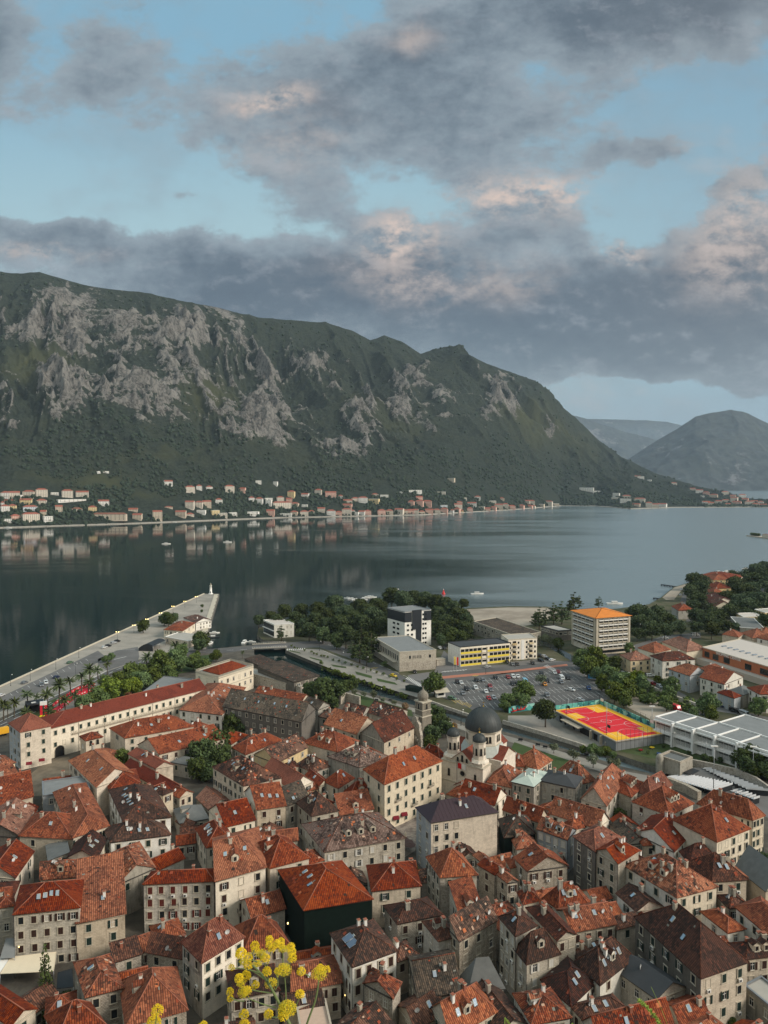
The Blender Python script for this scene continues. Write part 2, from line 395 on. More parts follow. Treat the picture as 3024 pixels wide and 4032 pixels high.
def grid_mesh(name, X, Y, Z, mat, attrs=None):
 n, m = X.shape
 me = bpy.data.meshes.new(name)
 V = np.stack([X, Y, Z], -1).reshape(-1, 3).astype(np.float32)
 i = np.arange(n-1)[:, None]*m+np.arange(m-1)[None]
 Fc = np.stack([i, i+m, i+m+1, i+1], -1).reshape(-1, 4).astype(np.int32)
 me.vertices.add(len(V)); me.vertices.foreach_set('co', V.ravel())
 me.loops.add(Fc.size); me.loops.foreach_set('vertex_index', Fc.ravel())
 me.polygons.add(len(Fc)); me.polygons.foreach_set('loop_start', np.arange(0, Fc.size, 4, dtype=np.int32))
 me.update(); me.validate()
 me.polygons.foreach_set('use_smooth', np.ones(len(Fc), bool))
 me.materials.append(mat)
 if attrs is not None:
  ca = me.color_attributes.new('cover', 'FLOAT_COLOR', 'POINT')
  A = np.concatenate([attrs.reshape(-1, 3), np.ones((len(V), 1))], 1).astype(np.float32)
  ca.data.foreach_set('color', A.ravel())
 o = bpy.data.objects.new(name, me); C.objects.link(o); return o
# ------------------------------------------------------------------ hills
def hill_mat(name, forest, rock, grass, nscale=.02, fine=.12):
 m, k = newmat(name)
 a = k.n('ShaderNodeAttribute', attribute_name='cover'); s = k.n('ShaderNodeSeparateColor', i_0=a.outputs[0])
 ob = k.n('ShaderNodeTexCoord').outputs['Object']
 n1 = k.noise(ob, nscale, 6, .65); n2 = k.noise(ob, fine, 5, .7)
 f = k.mix(k.ss(n2, .3, .72), tuple(x*.5 for x in forest), tuple(x*1.55 for x in forest))
 f = k.mix(k.m('MULTIPLY', k.ss(n1, .45, .7), .6), f, tuple(x*.6+y*.35 for x, y in zip(forest, grass)))
 gr = k.mix(n2, grass, tuple(x*.6 for x in grass))
 f = k.mix(s.outputs[1], f, gr)
 rk = k.mix(k.ss(n2, .38, .58), tuple(x*.30 for x in rock), rock)
 rk = k.mix(k.ss(n1, .4, .65), rk, tuple(x*1.25 for x in rock))
 n3 = k.noise(ob, fine*.35, 8, .75); n4 = k.noise(k.vm('MULTIPLY', ob, (1, 1, .35)), fine*.9, 5, .7)
 rk = k.mix(k.m('MULTIPLY', k.ss(n4, .50, .62), .75), rk, tuple(x*.22 for x in rock))
 rm = k.ss(k.m('ADD', s.outputs[0], k.m('ADD', k.m('MULTIPLY_ADD', n2, .9, -.45), k.m('MULTIPLY_ADD', n3, 1.5, -.78))), .42, .56)
 c = k.mix(rm, f, rk)
 finish(k, c, .95, 0, n2, .6, 4.0, spec=.05)
 return m
RIDGE = [(-300, 640), (-100, 600), (0, 592), (95, 592), (200, 622), (330, 640), (430, 662), (560, 690), (700, 698), (760, 716), (800, 739), (830, 729), (870, 745), (908, 767), (940, 757), (975, 751), (1005, 765), (1050, 790),
         (1100, 808), (1160, 836), (1200, 868), (1240, 900), (1290, 950), (1340, 988), (1380, 1008), (1420, 1026), (1500, 1050), (1560, 1064), (1620, 1080), (1700, 1096)]
SHORE = [(-300, 1165), (0, 1141), (120, 1137), (300, 1131), (600, 1119), (900, 1113), (1100, 1102), (1210, 1093), (1290, 1094), (1360, 1100), (1450, 1097), (1620, 1096), (1700, 1098)]
RD = [(-300, 2900), (0, 3000), (400, 3100), (800, 3500), (1000, 3900), (1340, 4500), (1620, 3900), (1700, 3400)]
def shore_D(xs):
 ang = (interp(SHORE, xs)-1037)/1598
 return HC/np.maximum(ang, .01)
def slope_z(xs, t):
 "smooth height of the slope (no relief)"
 D1 = interp(RD, xs); z1 = HC+D1*(1037-interp(RIDGE, xs))/1598
 z1 = np.maximum(z1, 4)
 s = .80*t**1.02+.20*(t*t*(3-2*t))
 return 1.2+(z1-1.2)*s
ROCK = [(130, 655, 62, 38, 1.2), (60, 695, 95, 34, .9), (165, 700, 40, 40, .8), (255, 690, 52, 55, 1.25), (300, 750, 50, 40, .7), (420, 715, 75, 42, 1.25), (480, 770, 70, 40, .9), (360, 740, 30, 50, .5), (660, 775, 40, 42, 1.2),
  (590, 795, 33, 45, .9), (700, 810, 50, 30, .6), (140, 830, 75, 50, .95), (250, 860, 48, 38, .8), (100, 870, 60, 40, .5), (350, 890, 60, 36, .75), (560, 890, 32, 45, 1.0), (470, 910, 40, 40, .8), (620, 930, 80, 38, .5), (540, 930, 50, 30, .6),
  (855, 850, 35, 40, .75), (900, 850, 30, 35, .7), (800, 850, 30, 30, .5), (1080, 875, 36, 42, .8), (790, 930, 60, 42, .55), (700, 880, 60, 35, .4), (950, 880, 30, 30, .5), (20, 940, 60, 15, .5), (740, 960, 50, 30, .4),
  (1190, 960, 25, 20, .4), (985, 770, 25, 20, .35), (600, 850, 40, 25, .3), (430, 820, 60, 30, .35), (0, 870, 40, 60, .4), (880, 960, 60, 30, .3), (1220, 1065, 18, 10, .9)]
GRASS = [(90, 765, 75, 32, 1.1), (60, 800, 60, 25, .6), (470, 850, 60, 45, .8), (440, 870, 40, 60, .5), (790, 855, 45, 28, .9), (850, 900, 60, 30, .6), (1130, 910, 62, 22, 1.1), (1190, 950, 70, 20, .9), (1250, 985, 50, 20, .5), (600, 960, 80, 30, .3),
         (220, 1045, 70, 16, .9), (330, 1000, 120, 12, .5), (120, 1030, 60, 12, .4), (700, 1000, 100, 15, .35), (300, 1075, 60, 8, .5)]
def blobs(lst, px_, py_, wob=0):
 t = np.zeros_like(px_)
 for (x, y, rx, ry, a) in lst: t += a*np.exp(-(((px_-x)/rx)**2+((py_-y)/ry)**2))
 return t
def main_hill():
 nu, nt = 1000, 460
 xs = np.linspace(-260, 1700, nu)[:, None]*np.ones((1, nt)); tt = np.concatenate([np.linspace(0, 1, nt-40), np.linspace(1.01, 1.5, 40)])[None]*np.ones((nu, 1))
 t = np.minimum(tt, 1.0)
 D0 = shore_D(xs); D1 = interp(RD, xs); D = D0+(D1-D0)*tt
 z = slope_z(xs, t)
 X = (xs-829.5)/1598*D; Y = D.copy()
 # spurs and gullies running down the slope, crests falling towards the right
 w = fbm(X/420, Y/420, 4, 3)*240; a = X+(D-D0)*.42+w
 spur = ridged(a/420, tt*.9+.3, 3, 11)-.42; gul = ridged(a/150, tt*2.2+w/300, 4, 15)-.42
 crag = ridged((a+w*.2)/62, (z+Y*.5)/95, 5, 5, .6)-.42
 fine = fbm(X/26, (Y+z)/22, 4, 9, .6)-.5
 env = np.clip(t*6, 0, 1)*np.clip((1.02-t)*4, 0.10, 1); hgt = np.clip(z/450, .15, 1)
 pxx, pyy = proj(X, Y, z)
 wx = (fbm(pxx/30, pyy/30, 4, 21)-.5)*60; wy = (fbm(pxx/30, pyy/30, 4, 27)-.5)*60
 rk = blobs(ROCK, pxx+wx, pyy+wy); gr = blobs(GRASS, pxx+wx*.8, pyy+wy*.6)
 zone = np.clip(blobs([(300, 850, 480, 130, 1), (800, 900, 320, 90, .9), (1100, 900, 120, 80, .6)], pxx, pyy), 0, 1)
 rock = np.clip(rk, 0, 1.2)
 dz = env*(spur*230*hgt+gul*95*hgt+crag*26+fine*11)+rock*env*np.clip((1-t)*4, .1, 1)*((gul+.2)*70+(crag+.15)*60)
 low = np.clip((t-.10)*9, 0, 1)
 z2 = z+dz*low+fine*2*(1-low)*np.clip(t*40, 0, 1)
 back = np.clip(tt-1, 0, 1)
 z2 = z2-back*z2*1.9
 z2 = np.maximum(z2, -.8); z2[:, 0] = -.8; z2[:, 1] = np.where(tt[:, 1] <= 1, 1.2, z2[:, 1])
 crest = np.clip(gul*1.6+crag*1.8+fine*1.2+.10, -1, 1)
 rocky = np.clip(rk*.50+crest*(1.0*np.clip(rk*2.4, 0, 1)+.55*zone)-.20+.03*zone, 0, 1)*low
 A = np.stack([rocky, np.clip(gr, 0, 1)*(1-np.clip(rk, 0, 1)*.5), np.zeros_like(gr)], -1)
 o = grid_mesh('hill', X, Y, z2, hill_mat('hill_cover', (.025, .032, .024), (.145, .138, .125), (.062, .067, .034)), A)
 tag(o, kind='structure')
 return X, Y, z2
HX, HY, HZ = main_hill()
def hill_at(xp, t):
 "point of the hill at picture column xp, slope position t"
 i = (xp+260)/1960*999; i0 = int(min(max(i, 0), 998)); fi = min(max(i-i0, 0), 1); j = t*419; j0 = int(min(j, 418)); fj = j-j0
 g = lambda A: (A[i0, j0]*(1-fi)+A[i0+1, j0]*fi)*(1-fj)+(A[i0, j0+1]*(1-fi)+A[i0+1, j0+1]*fi)*fj
 return Vector((g(HX), g(HY), g(HZ)))
def hill_pick(xp, yp):
 "the place on the hill that shows at this point of the picture (first hit going up the slope)"
 for q in range(0, 420, 1):
  p = hill_at(xp, q/419)
  if proj(p.x, p.y, p.z)[1] <= yp: return p
 return hill_at(xp, .3)
def far_hill(name, ridge, D0, D1, seed, amp, mat, x0, x1, base=0.0):
 nu, nt = 260, 80
 xs = np.linspace(x0, x1, nu)[:, None]*np.ones((1, nt)); tt = np.linspace(0, 1.5, nt)[None]*np.ones((nu, 1)); t = np.minimum(tt, 1)
 D = D0+(D1-D0)*tt; z1 = np.maximum(HC+D1*(1037-interp(ridge, xs))/1598, 2)
 X = (xs-829.5)/1598*D; z = 1+(z1-1)*(t**1.1)
 n = ridged(X/900, D/900, 6, seed)-.4
 z = z+n*amp*np.clip(t*4, 0, 1)*np.clip((1.05-t)*3, .15, 1)*np.clip(z1/300, 0, 1)-np.clip(tt-1, 0, 1)*z1*2
 rk = np.clip(fbm(X/300, D/300, 5, seed+5)*1.6-.75, 0, .6)
 A = np.stack([rk, np.zeros_like(rk), np.zeros_like(rk)], -1)
 tag(grid_mesh(name, X, D, np.maximum(z, -.8), mat, A), kind='structure')
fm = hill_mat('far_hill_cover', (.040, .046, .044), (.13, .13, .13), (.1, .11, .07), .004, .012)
far_hill('far_hill', [(1180, 1075), (1290, 1036), (1340, 1000), (1380, 975), (1420, 948), (1460, 925), (1500, 898), (1530, 890), (1560, 888), (1575, 886), (1600, 889), (1630, 902), (1659, 915), (1760, 950), (1900, 1000)], 7600, 9000, 41, 260, fm, 1180, 1900)
far_hill('distant_hill', [(1100, 905), (1200, 890), (1260, 903), (1300, 918), (1350, 933), (1400, 945), (1440, 962), (1480, 980), (1560, 1010), (1660, 1040)], 11000, 13000, 51, 260, fm, 1100, 1660)
far_hill('distant_ridge', [(1150, 920), (1260, 905), (1330, 906), (1400, 908), (1440, 911), (1480, 922), (1560, 930), (1700, 950)], 16500, 19000, 61, 200, fm, 1150, 1700)
# ------------------------------------------------------------------ water
def water_mat():
 m, k = newmat('sea_water')
 ob = k.n('ShaderNodeTexCoord').outputs['Object']
 r1 = k.noise(k.vm('MULTIPLY', ob, (.5, 1.1, 1)), .35, 4, .6)
 r2 = k.noise(k.vm('MULTIPLY', ob, (.7, 1.6, 1)), .055, 4, .6)
 sl = k.noise(k.vm('MULTIPLY', ob, (.28, 1.0, 1)), .006, 6, .62, 1.2)      # slicks and breeze lanes
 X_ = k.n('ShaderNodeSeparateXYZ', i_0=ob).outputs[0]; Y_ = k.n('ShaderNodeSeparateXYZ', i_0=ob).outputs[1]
 open_ = k.ss(k.m('ADD', k.m('DIVIDE', X_, k.m('MAXIMUM', Y_, 50.0)), k.m('MULTIPLY_ADD', sl, .9, -.45)), -.15, .34)      # breeze away from the lee of the hill; also masks the painted sky sheen
 lane = k.m('MAXIMUM', k.m('MULTIPLY', k.ss(sl, .50, .62), .35), open_)
 st = k.m('MULTIPLY_ADD', lane, .5, .13)
 h = k.m('ADD', k.m('MULTIPLY', r1, .5), r2)
 b = k.n('ShaderNodeBump', i_Strength=st, i_Distance=.30, i_Height=h)
 c = k.mix(open_, (.003, .014, .014), (.15, .19, .20))  # silvery sky reflection on the open water is painted into the base colour
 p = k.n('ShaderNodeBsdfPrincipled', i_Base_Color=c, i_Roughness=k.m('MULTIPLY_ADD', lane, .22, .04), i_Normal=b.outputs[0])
 p.inputs['IOR'].default_value = 1.36
 k.n('ShaderNodeOutputMaterial', i_Surface=p.outputs[0])
 return m
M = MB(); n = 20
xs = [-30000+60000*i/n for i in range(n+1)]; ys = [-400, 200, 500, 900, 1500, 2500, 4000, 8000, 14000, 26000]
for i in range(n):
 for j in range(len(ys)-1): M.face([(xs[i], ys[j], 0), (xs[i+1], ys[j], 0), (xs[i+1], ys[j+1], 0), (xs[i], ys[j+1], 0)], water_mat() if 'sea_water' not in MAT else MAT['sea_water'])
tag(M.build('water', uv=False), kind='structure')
# ------------------------------------------------------------------ land
def ground_mat(name, a, b, d, sc=.25, fine=2.0, spec=.2):
 if name in MAT: return MAT[name]
 m, k = newmat(name); ob = k.n('ShaderNodeTexCoord').outputs['Object']
 n1 = k.noise(ob, sc, 5, .6); n2 = k.noise(ob, fine, 4, .7); n3 = k.noise(ob, sc*.25, 3, .5)
 c = k.mix(k.ss(n1, .35, .65), a, b); c = k.mix(k.m('MULTIPLY', k.ss(n2, .5, .75), .5), c, d); c = k.mix(k.m('MULTIPLY', k.ss(n3, .5, .7), .4), c, d)
 finish(k, c, .93, 0, n2, .2, .03, spec=spec); return m
g_pave = ground_mat('paving_stone', (.115, .102, .082), (.075, .067, .055), (.04, .037, .031))
g_quay = ground_mat('quay_concrete', (.33, .30, .255), (.26, .24, .205), (.16, .15, .13), .08)
g_asph = ground_mat('asphalt', (.115, .112, .108), (.085, .083, .082), (.15, .145, .135), .06)
g_lot = ground_mat('worn_asphalt', (.15, .145, .14), (.11, .107, .103), (.19, .18, .17), .08)
g_grass = ground_mat('lawn', (.050, .080, .024), (.036, .058, .018), (.075, .085, .035), .15)
g_sand = ground_mat('bare_earth', (.36, .31, .25), (.25, .21, .165), (.12, .10, .075), .05)
g_prom = ground_mat('promenade_paving', (.27, .25, .215), (.22, .205, .18), (.14, .13, .11), .12)
g_wall = wall_mat('quay_wall_stone', (.20, .185, .155), (.06, .057, .048), None, .6, .7)
g_yard = ground_mat('yard_gravel', (.36, .31, .25), (.29, .25, .20), (.20, .17, .13), .1)
g_scrub = ground_mat('scrub_ground', (.055, .062, .028), (.10, .09, .055), (.03, .038, .018), .12)
g_line = plain('road_paint', (.62, .61, .58), .7, 0, .1, 2)
g_yline = plain('road_paint_yellow', (.55, .38, .06), .7, 0, .15, 2)
g_cycle = ground_mat('cycle_lane_red', (.42, .17, .11), (.36, .15, .10), (.28, .14, .1), .2)
def poly_xy(lst, z=G0):
 out = []; t = 'S'
 for p in lst:
  if isinstance(p, str): t = p
  else: out.append(at(t, p[0], p[1], z))
 return out
def tess(pts):
 return tessellate_polygon([[Vector((p.x, p.y, 0)) for p in pts]])
def area(pts): return sum(a.x*b.y-b.x*a.y for a, b in zip(pts, pts[1:]+pts[:1]))/2
def land(name, lst, mtop, mside, z=G0, z0=-.6):
 pts = poly_xy(lst, z)
 if area(pts) < 0: pts.reverse()
 M = MB()
 tr = tess(pts); V = [(p.x, p.y, z) for p in pts]
 for t in tr:
  a, b, c = (V[i] for i in t); cr = (b[0]-a[0])*(c[1]-a[1])-(b[1]-a[1])*(c[0]-a[0])
  M.face([a, b, c] if cr > 0 else [a, c, b], mtop)
 for a, b in zip(pts, pts[1:]+pts[:1]):
  M.face([(a.x, a.y, z0), (b.x, b.y, z0), (b.x, b.y, z), (a.x, a.y, z)], mside)
 return tag(M.build(name), kind='structure')
def sheet(name, lst, m, lvl=1):
 z = G0+.018*lvl; pts = poly_xy(lst, z)
 if area(pts) < 0: pts.reverse()
 M = MB(); V = [(p.x, p.y, z) for p in pts]
 for t in tess(pts):
  a, b, c = (V[i] for i in t); cr = (b[0]-a[0])*(c[1]-a[1])-(b[1]-a[1])*(c[0]-a[0])
  M.face([a, b, c] if cr > 0 else [a, c, b], m)
 return tag(M.build(name), kind='structure')
def strip(M, a, b, w, m, lvl=2, z=None):
 "painted line or kerb between two ground points (Vectors)"
 z = G0+.018*lvl if z is None else z
 d = (b-a); d.z = 0
 if d.length < .01: return
 d.normalize(); n = Vector((-d.y, d.x, 0))*w/2
 M.face([(a.x+n.x, a.y+n.y, z), (a.x-n.x, a.y-n.y, z), (b.x-n.x, b.y-n.y, z), (b.x+n.x, b.y+n.y, z)], m)
CS = ['U2', (0, 562), (2, 625), (180, 697), (440, 775), (700, 862), (1040, 955), (1390, 1075), 'T3', (1000, 372), (1659, 562), 'T4', (450, 655), (740, 725), (830, 700)]
CN = ['U2', (205, 545), (205, 592), (430, 680), (700, 782), (1000, 878), (1250, 972), 'T3', (1000, 300), (1659, 500), 'T4', (400, 550), (700, 650), (830, 690)]
def flat(lst):
 out = []; t = 'S'
 for p in lst:
  if isinstance(p, str): t = p
  else: out.append(px(t, *p))
 return out
cs, cn = flat(CS), flat(CN)
town = flat(['U1', (-700, 1154), (0, 835), (700, 515), (1330, 226), (1432, 228), (1350, 500), (1352, 592), (1500, 577)])+cs+[(3100, 3010), (4500, 3200), (4500, 4500), (-2500, 4500), (-2500, 3300)]
main = flat(['U2', (60, 530), (20, 500), (30, 450), (300, 415), (600, 400), (900, 360), (1300, 345), (1400, 322), (1659, 310), 'U3', (240, 305), (420, 332), (700, 318), (900, 290), (975, 248), (1060, 180), (1130, 160), (1250, 115), (1500, 85), (1659, 62), (2400, -20)])+[(5600, 2260), (5600, 3100), (4500, 3200), (3100, 3010)]+cn[::-1]
land('town_ground', ['S']+town, g_pave, g_wall)
land('mainland_ground', ['S']+main, g_scrub, g_wall)
# the rocky slope the picture is taken from
def hillside():
 nx, ny = 120, 60; ys = np.concatenate([np.linspace(-160, 3, 20), np.linspace(6, 96, 40)])
 xs = np.linspace(-300, 300, nx)[:, None]*np.ones((1, ny)); Y = ys[None]*np.ones((nx, 1))
 z = np.where(Y < 2.5, 108.1, 108.1-(Y-2.5)*1.16)+ (fbm(xs/14, Y/14, 5, 71)-.5)*np.clip((Y-3)*.25, 0, 4)-np.clip((Y-40)/50, 0, 1)*2
 z = np.maximum(z, 1.0)
 A = np.stack([np.clip(fbm(xs/9, Y/9, 4, 77)*1.7-.5, 0, 1), fbm(xs/5, Y/5, 3, 78), np.zeros_like(z)], -1)
 tag(grid_mesh('hillside', xs, Y, z, hill_mat('hillside_cover', (.05, .07, .03), (.3, .28, .24), (.12, .14, .05), .2, 2.0), A), kind='structure')
hillside()
def haze():
 M = MB(); m, k = newmat('haze_air')
 v = k.n('ShaderNodeVolumePrincipled', i_Density=HAZE); v.inputs['Color'].default_value = (.66, .82, 1.0, 1); v.inputs['Anisotropy'].default_value = 0.0
 k.n('ShaderNodeOutputMaterial', i_Volume=v.outputs[0])
 M.box((0, 9800, -1.0), 29000, 21000, 1301, m)
 tag(M.build('haze', uv=False), kind='stuff')
HAZE = 2.9e-5
haze()
SH = {'g': m_green, 'b': m_brown, 'r': m_red, 'w': m_wsh}
_win = {}
def win_mesh(sh, style, w=.95, h=1.5):
 key = (sh, style, w, h)
 if key in _win: return _win[key]
 f = MB(); s = SH.get(sh, m_brown)
 # frame and surround, outward is -Y, origin at the window centre
 if style != 'bare':
  for x in (-w/2-.09, w/2+.09): f.box((x, -.05, -h/2), .18, .12, h, m_surr)
  f.box((0, -.06, h/2), w+.44, .16, .17, m_surr); f.box((0, -.08, -h/2-.14), w+.5, .22, .14, m_surr)
 if style == 'open':
  for x in (-w/2-.27, w/2+.27): f.box((x, -.15, -h/2), .48, .06, h, s)
 p = MB()
 if style == 'closed':
  p.box((-w/4, -.055, -h/2), w/2-.02, .05, h, s); p.box((w/4, -.055, -h/2), w/2-.02, .05, h, s)
 else:
  p.face([(-w/2, -.02, -h/2), (w/2, -.02, -h/2), (w/2, -.02, h/2), (-w/2, -.02, h/2)], m_glass)
  if style in ('open', 'pane'):
   p.box((0, -.04, -h/2), .07, .03, h, m_white)
   for z in (-h/2, h*.16, h/2-.07): p.box((0, -.04, z), w, .028, .07, m_white)
   for x in (-w/2+.04, w/2-.04): p.box((x, -.04, -h/2), .08, .03, h, m_white)
 def md(mb, nm):
  if not mb.f: return None
  o = mb.build(nm); me = o.data; bpy.data.objects.remove(o); return me
 r = (md(f, 'window'), md(p, 'pane')); _win[key] = r; return r
def add_obj(name, me, parent, loc, rz=0.0, sc=None):
 o = bpy.data.objects.new(name, me); C.objects.link(o); o.parent = parent; o.location = loc; o.rotation_euler = (0, 0, rz)
 if sc: o.scale = sc
 return o
def window(parent, loc, rz, sh, style, w, h, sub=True):
 fm_, pm = win_mesh(sh, style, w, h)
 if fm_ is None: return add_obj('window', pm, parent, loc, rz)
 o = add_obj('window', fm_, parent, loc, rz)
 if pm: add_obj('shutter' if style == 'closed' else 'pane', pm, o, (0, 0, 0))
 return o
def proto_mesh(fn, nm):
 mb = MB(); fn(mb); o = mb.build(nm); me = o.data; bpy.data.objects.remove(o); return me
def _dish(mb):
 V = []; F_ = []; n = 14
 for j, (r, y) in enumerate(((0, .0), (.25, -.03), (.5, -.13))):
  for i in range(n): V.append((r*math.cos(6.2832*i/n), y, r*math.sin(6.2832*i/n)+.55))
 for j in range(2):
  for i in range(n): F_.append((j*n+i, j*n+(i+1) % n, (j+1)*n+(i+1) % n, (j+1)*n+i))
 V2 = [(x, y+.03, z) for x, y, z in V]
 mb.mesh(V, F_, m_dish, True); mb.mesh(V2, [tuple(reversed(f)) for f in F_], m_dish, True)
 mb.tube((0, .05, .5), (0, .25, 0), .03, .03, m_dmetal, 5); mb.tube((0, -.1, .1), (0, -.42, .5), .015, .015, m_dmetal, 4); mb.box((0, -.45, .47), .08, .08, .1, m_dmetal)
D_DISH = proto_mesh(_dish, 'satellite_dish')
def _ac(mb):
 mb.box((0, -.2, 0), .85, .34, .6, m_white);
 mb.box((-.08, -.375, .08), .44, .02, .44, m_dmetal); mb.box((-.3, -.1, -.12), .05, .3, .12, m_dmetal); mb.box((.3, -.1, -.12), .05, .3, .12, m_dmetal)
D_AC = proto_mesh(_ac, 'air_conditioner')
def chim_fn(w, d, h, m):
 def f(mb):
  mb.box((0, 0, -1.3), w, d, h+1.3, m); mb.box((0, 0, h), w+.2, d+.2, .12, m_surr)
  for x in (-.2, .2):
   if w > .6: mb.box((x*w/.8, 0, h+.12), .2, d*.6, .28, m_clay)
  mb.box((0, 0, h+.4 if w > .6 else h+.12), w+.1, d+.1, .08, m_clay)
 return f
D_CH = [proto_mesh(chim_fn(.8, .65, 1.2, m_stone), 'chimney'), proto_mesh(chim_fn(.55, .5, 1.0, m_clay), 'chimney'), proto_mesh(chim_fn(1.0, .7, 1.6, WA['g']), 'chimney'), proto_mesh(chim_fn(.6, .6, 1.3, m_white), 'chimney')]
def balcony(parent, loc, rz, w=2.2):
 b = MB(); b.box((0, -.45, -.12), w, .9, .14, m_stone); b.box((0, -.88, .85), w, .04, .05, m_dmetal)
 n = int(w/.22)
 for i in range(n+1): b.box((-w/2+i*w/n, -.88, 0), .03, .03, .87, m_dmetal)
 for sx in (-1, 1):
  b.box((sx*w/2, -.44, .85), .04, .9, .05, m_dmetal)
  for j in range(4): b.box((sx*w/2, -.1-.2*j, 0), .03, .03, .87, m_dmetal)
 for sx in (-.6, .6): b.box((sx*w/2, -.3, -.42), .14, .5, .3, m_stone)
 key = ('balc', round(w, 1))
 if key not in _win:
  o = b.build('balcony'); _win[key] = o.data; bpy.data.objects.remove(o)
 return add_obj('balcony', _win[key], parent, loc, rz)
HOUSES = []
NH = [0]
def H(t, A, B, Cc, h, roof, rm, wm, L, Rr, label, rh=None, sh='g', ch=1, sk=0, dm=0, dish=0, ac=0, fl=3.0, cat='house', name='stone_house', group='old town houses',
      z0=0.0, ins=None, ws=(1.05, 1.7), top=1.1, bal=None, orth=0.0, door=0, wm2=None, dside=None, wc=None, ov=.35, mats_extra=None, styles=None):
 NH[0] += 1; q = random.Random(NH[0]*7919)
 zt = G0+z0+h
 if group == 'old town houses' and roof != 'f':
  ch += q.random() < .5; dish += q.random() < .3; sk += q.random() < .3; ac = ac or .12; dm += (q.random() < .15 and dm == 0)
 a = at(t, A[0], A[1], zt); b = at(t, B[0], B[1], zt)
 c = at(t, Cc[0], Cc[1], zt)
 # read-out from the photograph wobbles: square the corner up a little
 ab = a-b; bc = c-b
 ang = ab.angle(bc) if ab.length > 0 and bc.length > 0 else 1.57
 if roof != 'raw':
  lo, hi = R(74), R(106)
  tgt = min(max(ang, lo), hi)
  if abs(tgt-ang) > 1e-3:
   sgn = 1 if (bc.x*ab.y-bc.y*ab.x) > 0 else -1
   dlt = (tgt-ang)*sgn
   if ab.length < bc.length: ab = Matrix.Rotation(dlt, 3, 'Z') @ ab; a = b+ab
   else: bc = Matrix.Rotation(-dlt, 3, 'Z') @ bc; c = b+bc
 d = a+c-b
 if ab.length < 2 or bc.length < 2: print('SMALL', label, ab.length, bc.length)
 if abs(ang-math.pi/2) > R(40): print('SKEW', label, math.degrees(ang))
 la, lc = ab.length, bc.length
 cen = (a+c)/2; org = Vector((cen.x, cen.y, G0+z0))
 root = empty(name, org, 0, label, cat, group)
 es, et = ov/la, ov/lc
 kind = roof[0]; dr = roof[1:] or ('1' if la >= lc else '2')
 span = lc if dr == '1' else la; ln = la if dr == '1' else lc
 if rh is None: rh = {'f': .0, 's': .22*min(la, lc), 'm': 1.2}.get(kind, min(.27*span, 4.2))
 def P(s, u, z=0.0): return b+ab*s+bc*u+Vector((0, 0, z))
 def Q(l, w, z): return P(l, w, z) if dr == '1' else P(w, l, z)         # along / across the ridge
 el, ew = (es, et) if dr == '1' else (et, es)
 inset = min(.5, .5*span/ln) if ins is None else ins
 i0 = {'g': 0, 'h': inset, 'x': 0, 'y': inset, 'm': inset}.get(kind, 0); i1 = {'g': 0, 'h': inset, 'x': inset, 'y': 0, 'm': inset}.get(kind, 0)
 def zr(l, w):
  if kind == 'f': return 0
  if kind == 's': return rh*w_s(l, w)
  z = 2*min(w, 1-w)
  if i0 > 0: z = min(z, l/i0)
  if i1 > 0: z = min(z, (1-l)/i1)
  return rh*min(z, 1)
 def w_s(l, w): return w if dr == '1' else w
 # walls
 w_ = MB(); wmat = WA[wm]; w2 = WA[wm2] if wm2 else wmat
 base = [P(1, 0), P(0, 0), P(0, 1), P(1, 1)]
 zb = G0+z0-.3 if z0 == 0 else G0-.3
 for i, mm in enumerate((w2, wmat, wmat, w2)):
  p, r_ = base[i], base[(i+1) % 4]
  w_.face([(p.x, p.y, zb), (r_.x, r_.y, zb), (r_.x, r_.y, zt), (p.x, p.y, zt)], mm)
 if kind in 'gxy':
  gm = wmat if dr == '1' else w2
  if i0 == 0: w_.face([Q(0, 0, 0), Q(0, 1, 0), Q(0, .5, rh-.02)] if dr == '1' else [Q(0, 1, 0), Q(0, 0, 0), Q(0, .5, rh-.02)], gm)
  if i1 == 0: w_.face([Q(1, 1, 0), Q(1, 0, 0), Q(1, .5, rh-.02)] if dr == '1' else [Q(1, 0, 0), Q(1, 1, 0), Q(1, .5, rh-.02)], gm)
 if kind == 's':      # high side is away from B
  w_.face([Q(0, 0, 0), Q(0, 1, 0), Q(0, 1, rh)], wmat if dr == '1' else w2); w_.face([Q(1, 1, 0), Q(1, 0, 0), Q(1, 1, rh)], wmat)
  w_.face([Q(0, 1, 0), Q(1, 1, 0), Q(1, 1, rh), Q(0, 1, rh)], wmat)
 # stone corner line and plinth
 w_.build('wall', root, org)
 # roof
 r = MB(); rmat = RO[rm]; th = .16
 if kind == 'f':
  poly = [P(1+es*.3, -et*.3), P(-es*.3, -et*.3), P(-es*.3, 1+et*.3), P(1+es*.3, 1+et*.3)]
  inn = [P(1-.3/la, .3/lc), P(.3/la, .3/lc), P(.3/la, 1-.3/lc), P(1-.3/la, 1-.3/lc)]
  pm = mats_extra or wmat
  for i in range(4):
   p, q2 = poly[i], poly[(i+1) % 4]; pi, qi = inn[i], inn[(i+1) % 4]; ph = .45
   r.face([(p.x, p.y, zt), (q2.x, q2.y, zt), (q2.x, q2.y, zt+ph), (p.x, p.y, zt+ph)], pm)
   r.face([(p.x, p.y, zt+ph), (q2.x, q2.y, zt+ph), (qi.x, qi.y, zt+ph), (pi.x, pi.y, zt+ph)], pm)
   r.face([(qi.x, qi.y, zt+.1), (pi.x, pi.y, zt+.1), (pi.x, pi.y, zt+ph), (qi.x, qi.y, zt+ph)], pm)
  r.face([(p.x, p.y, zt+.1) for p in inn], rmat)
  r.face([(p.x, p.y, zt) for p in reversed(poly)], pm)
 else:
  zb_ = -.14*(rh/max(span/2, 1))*2.5
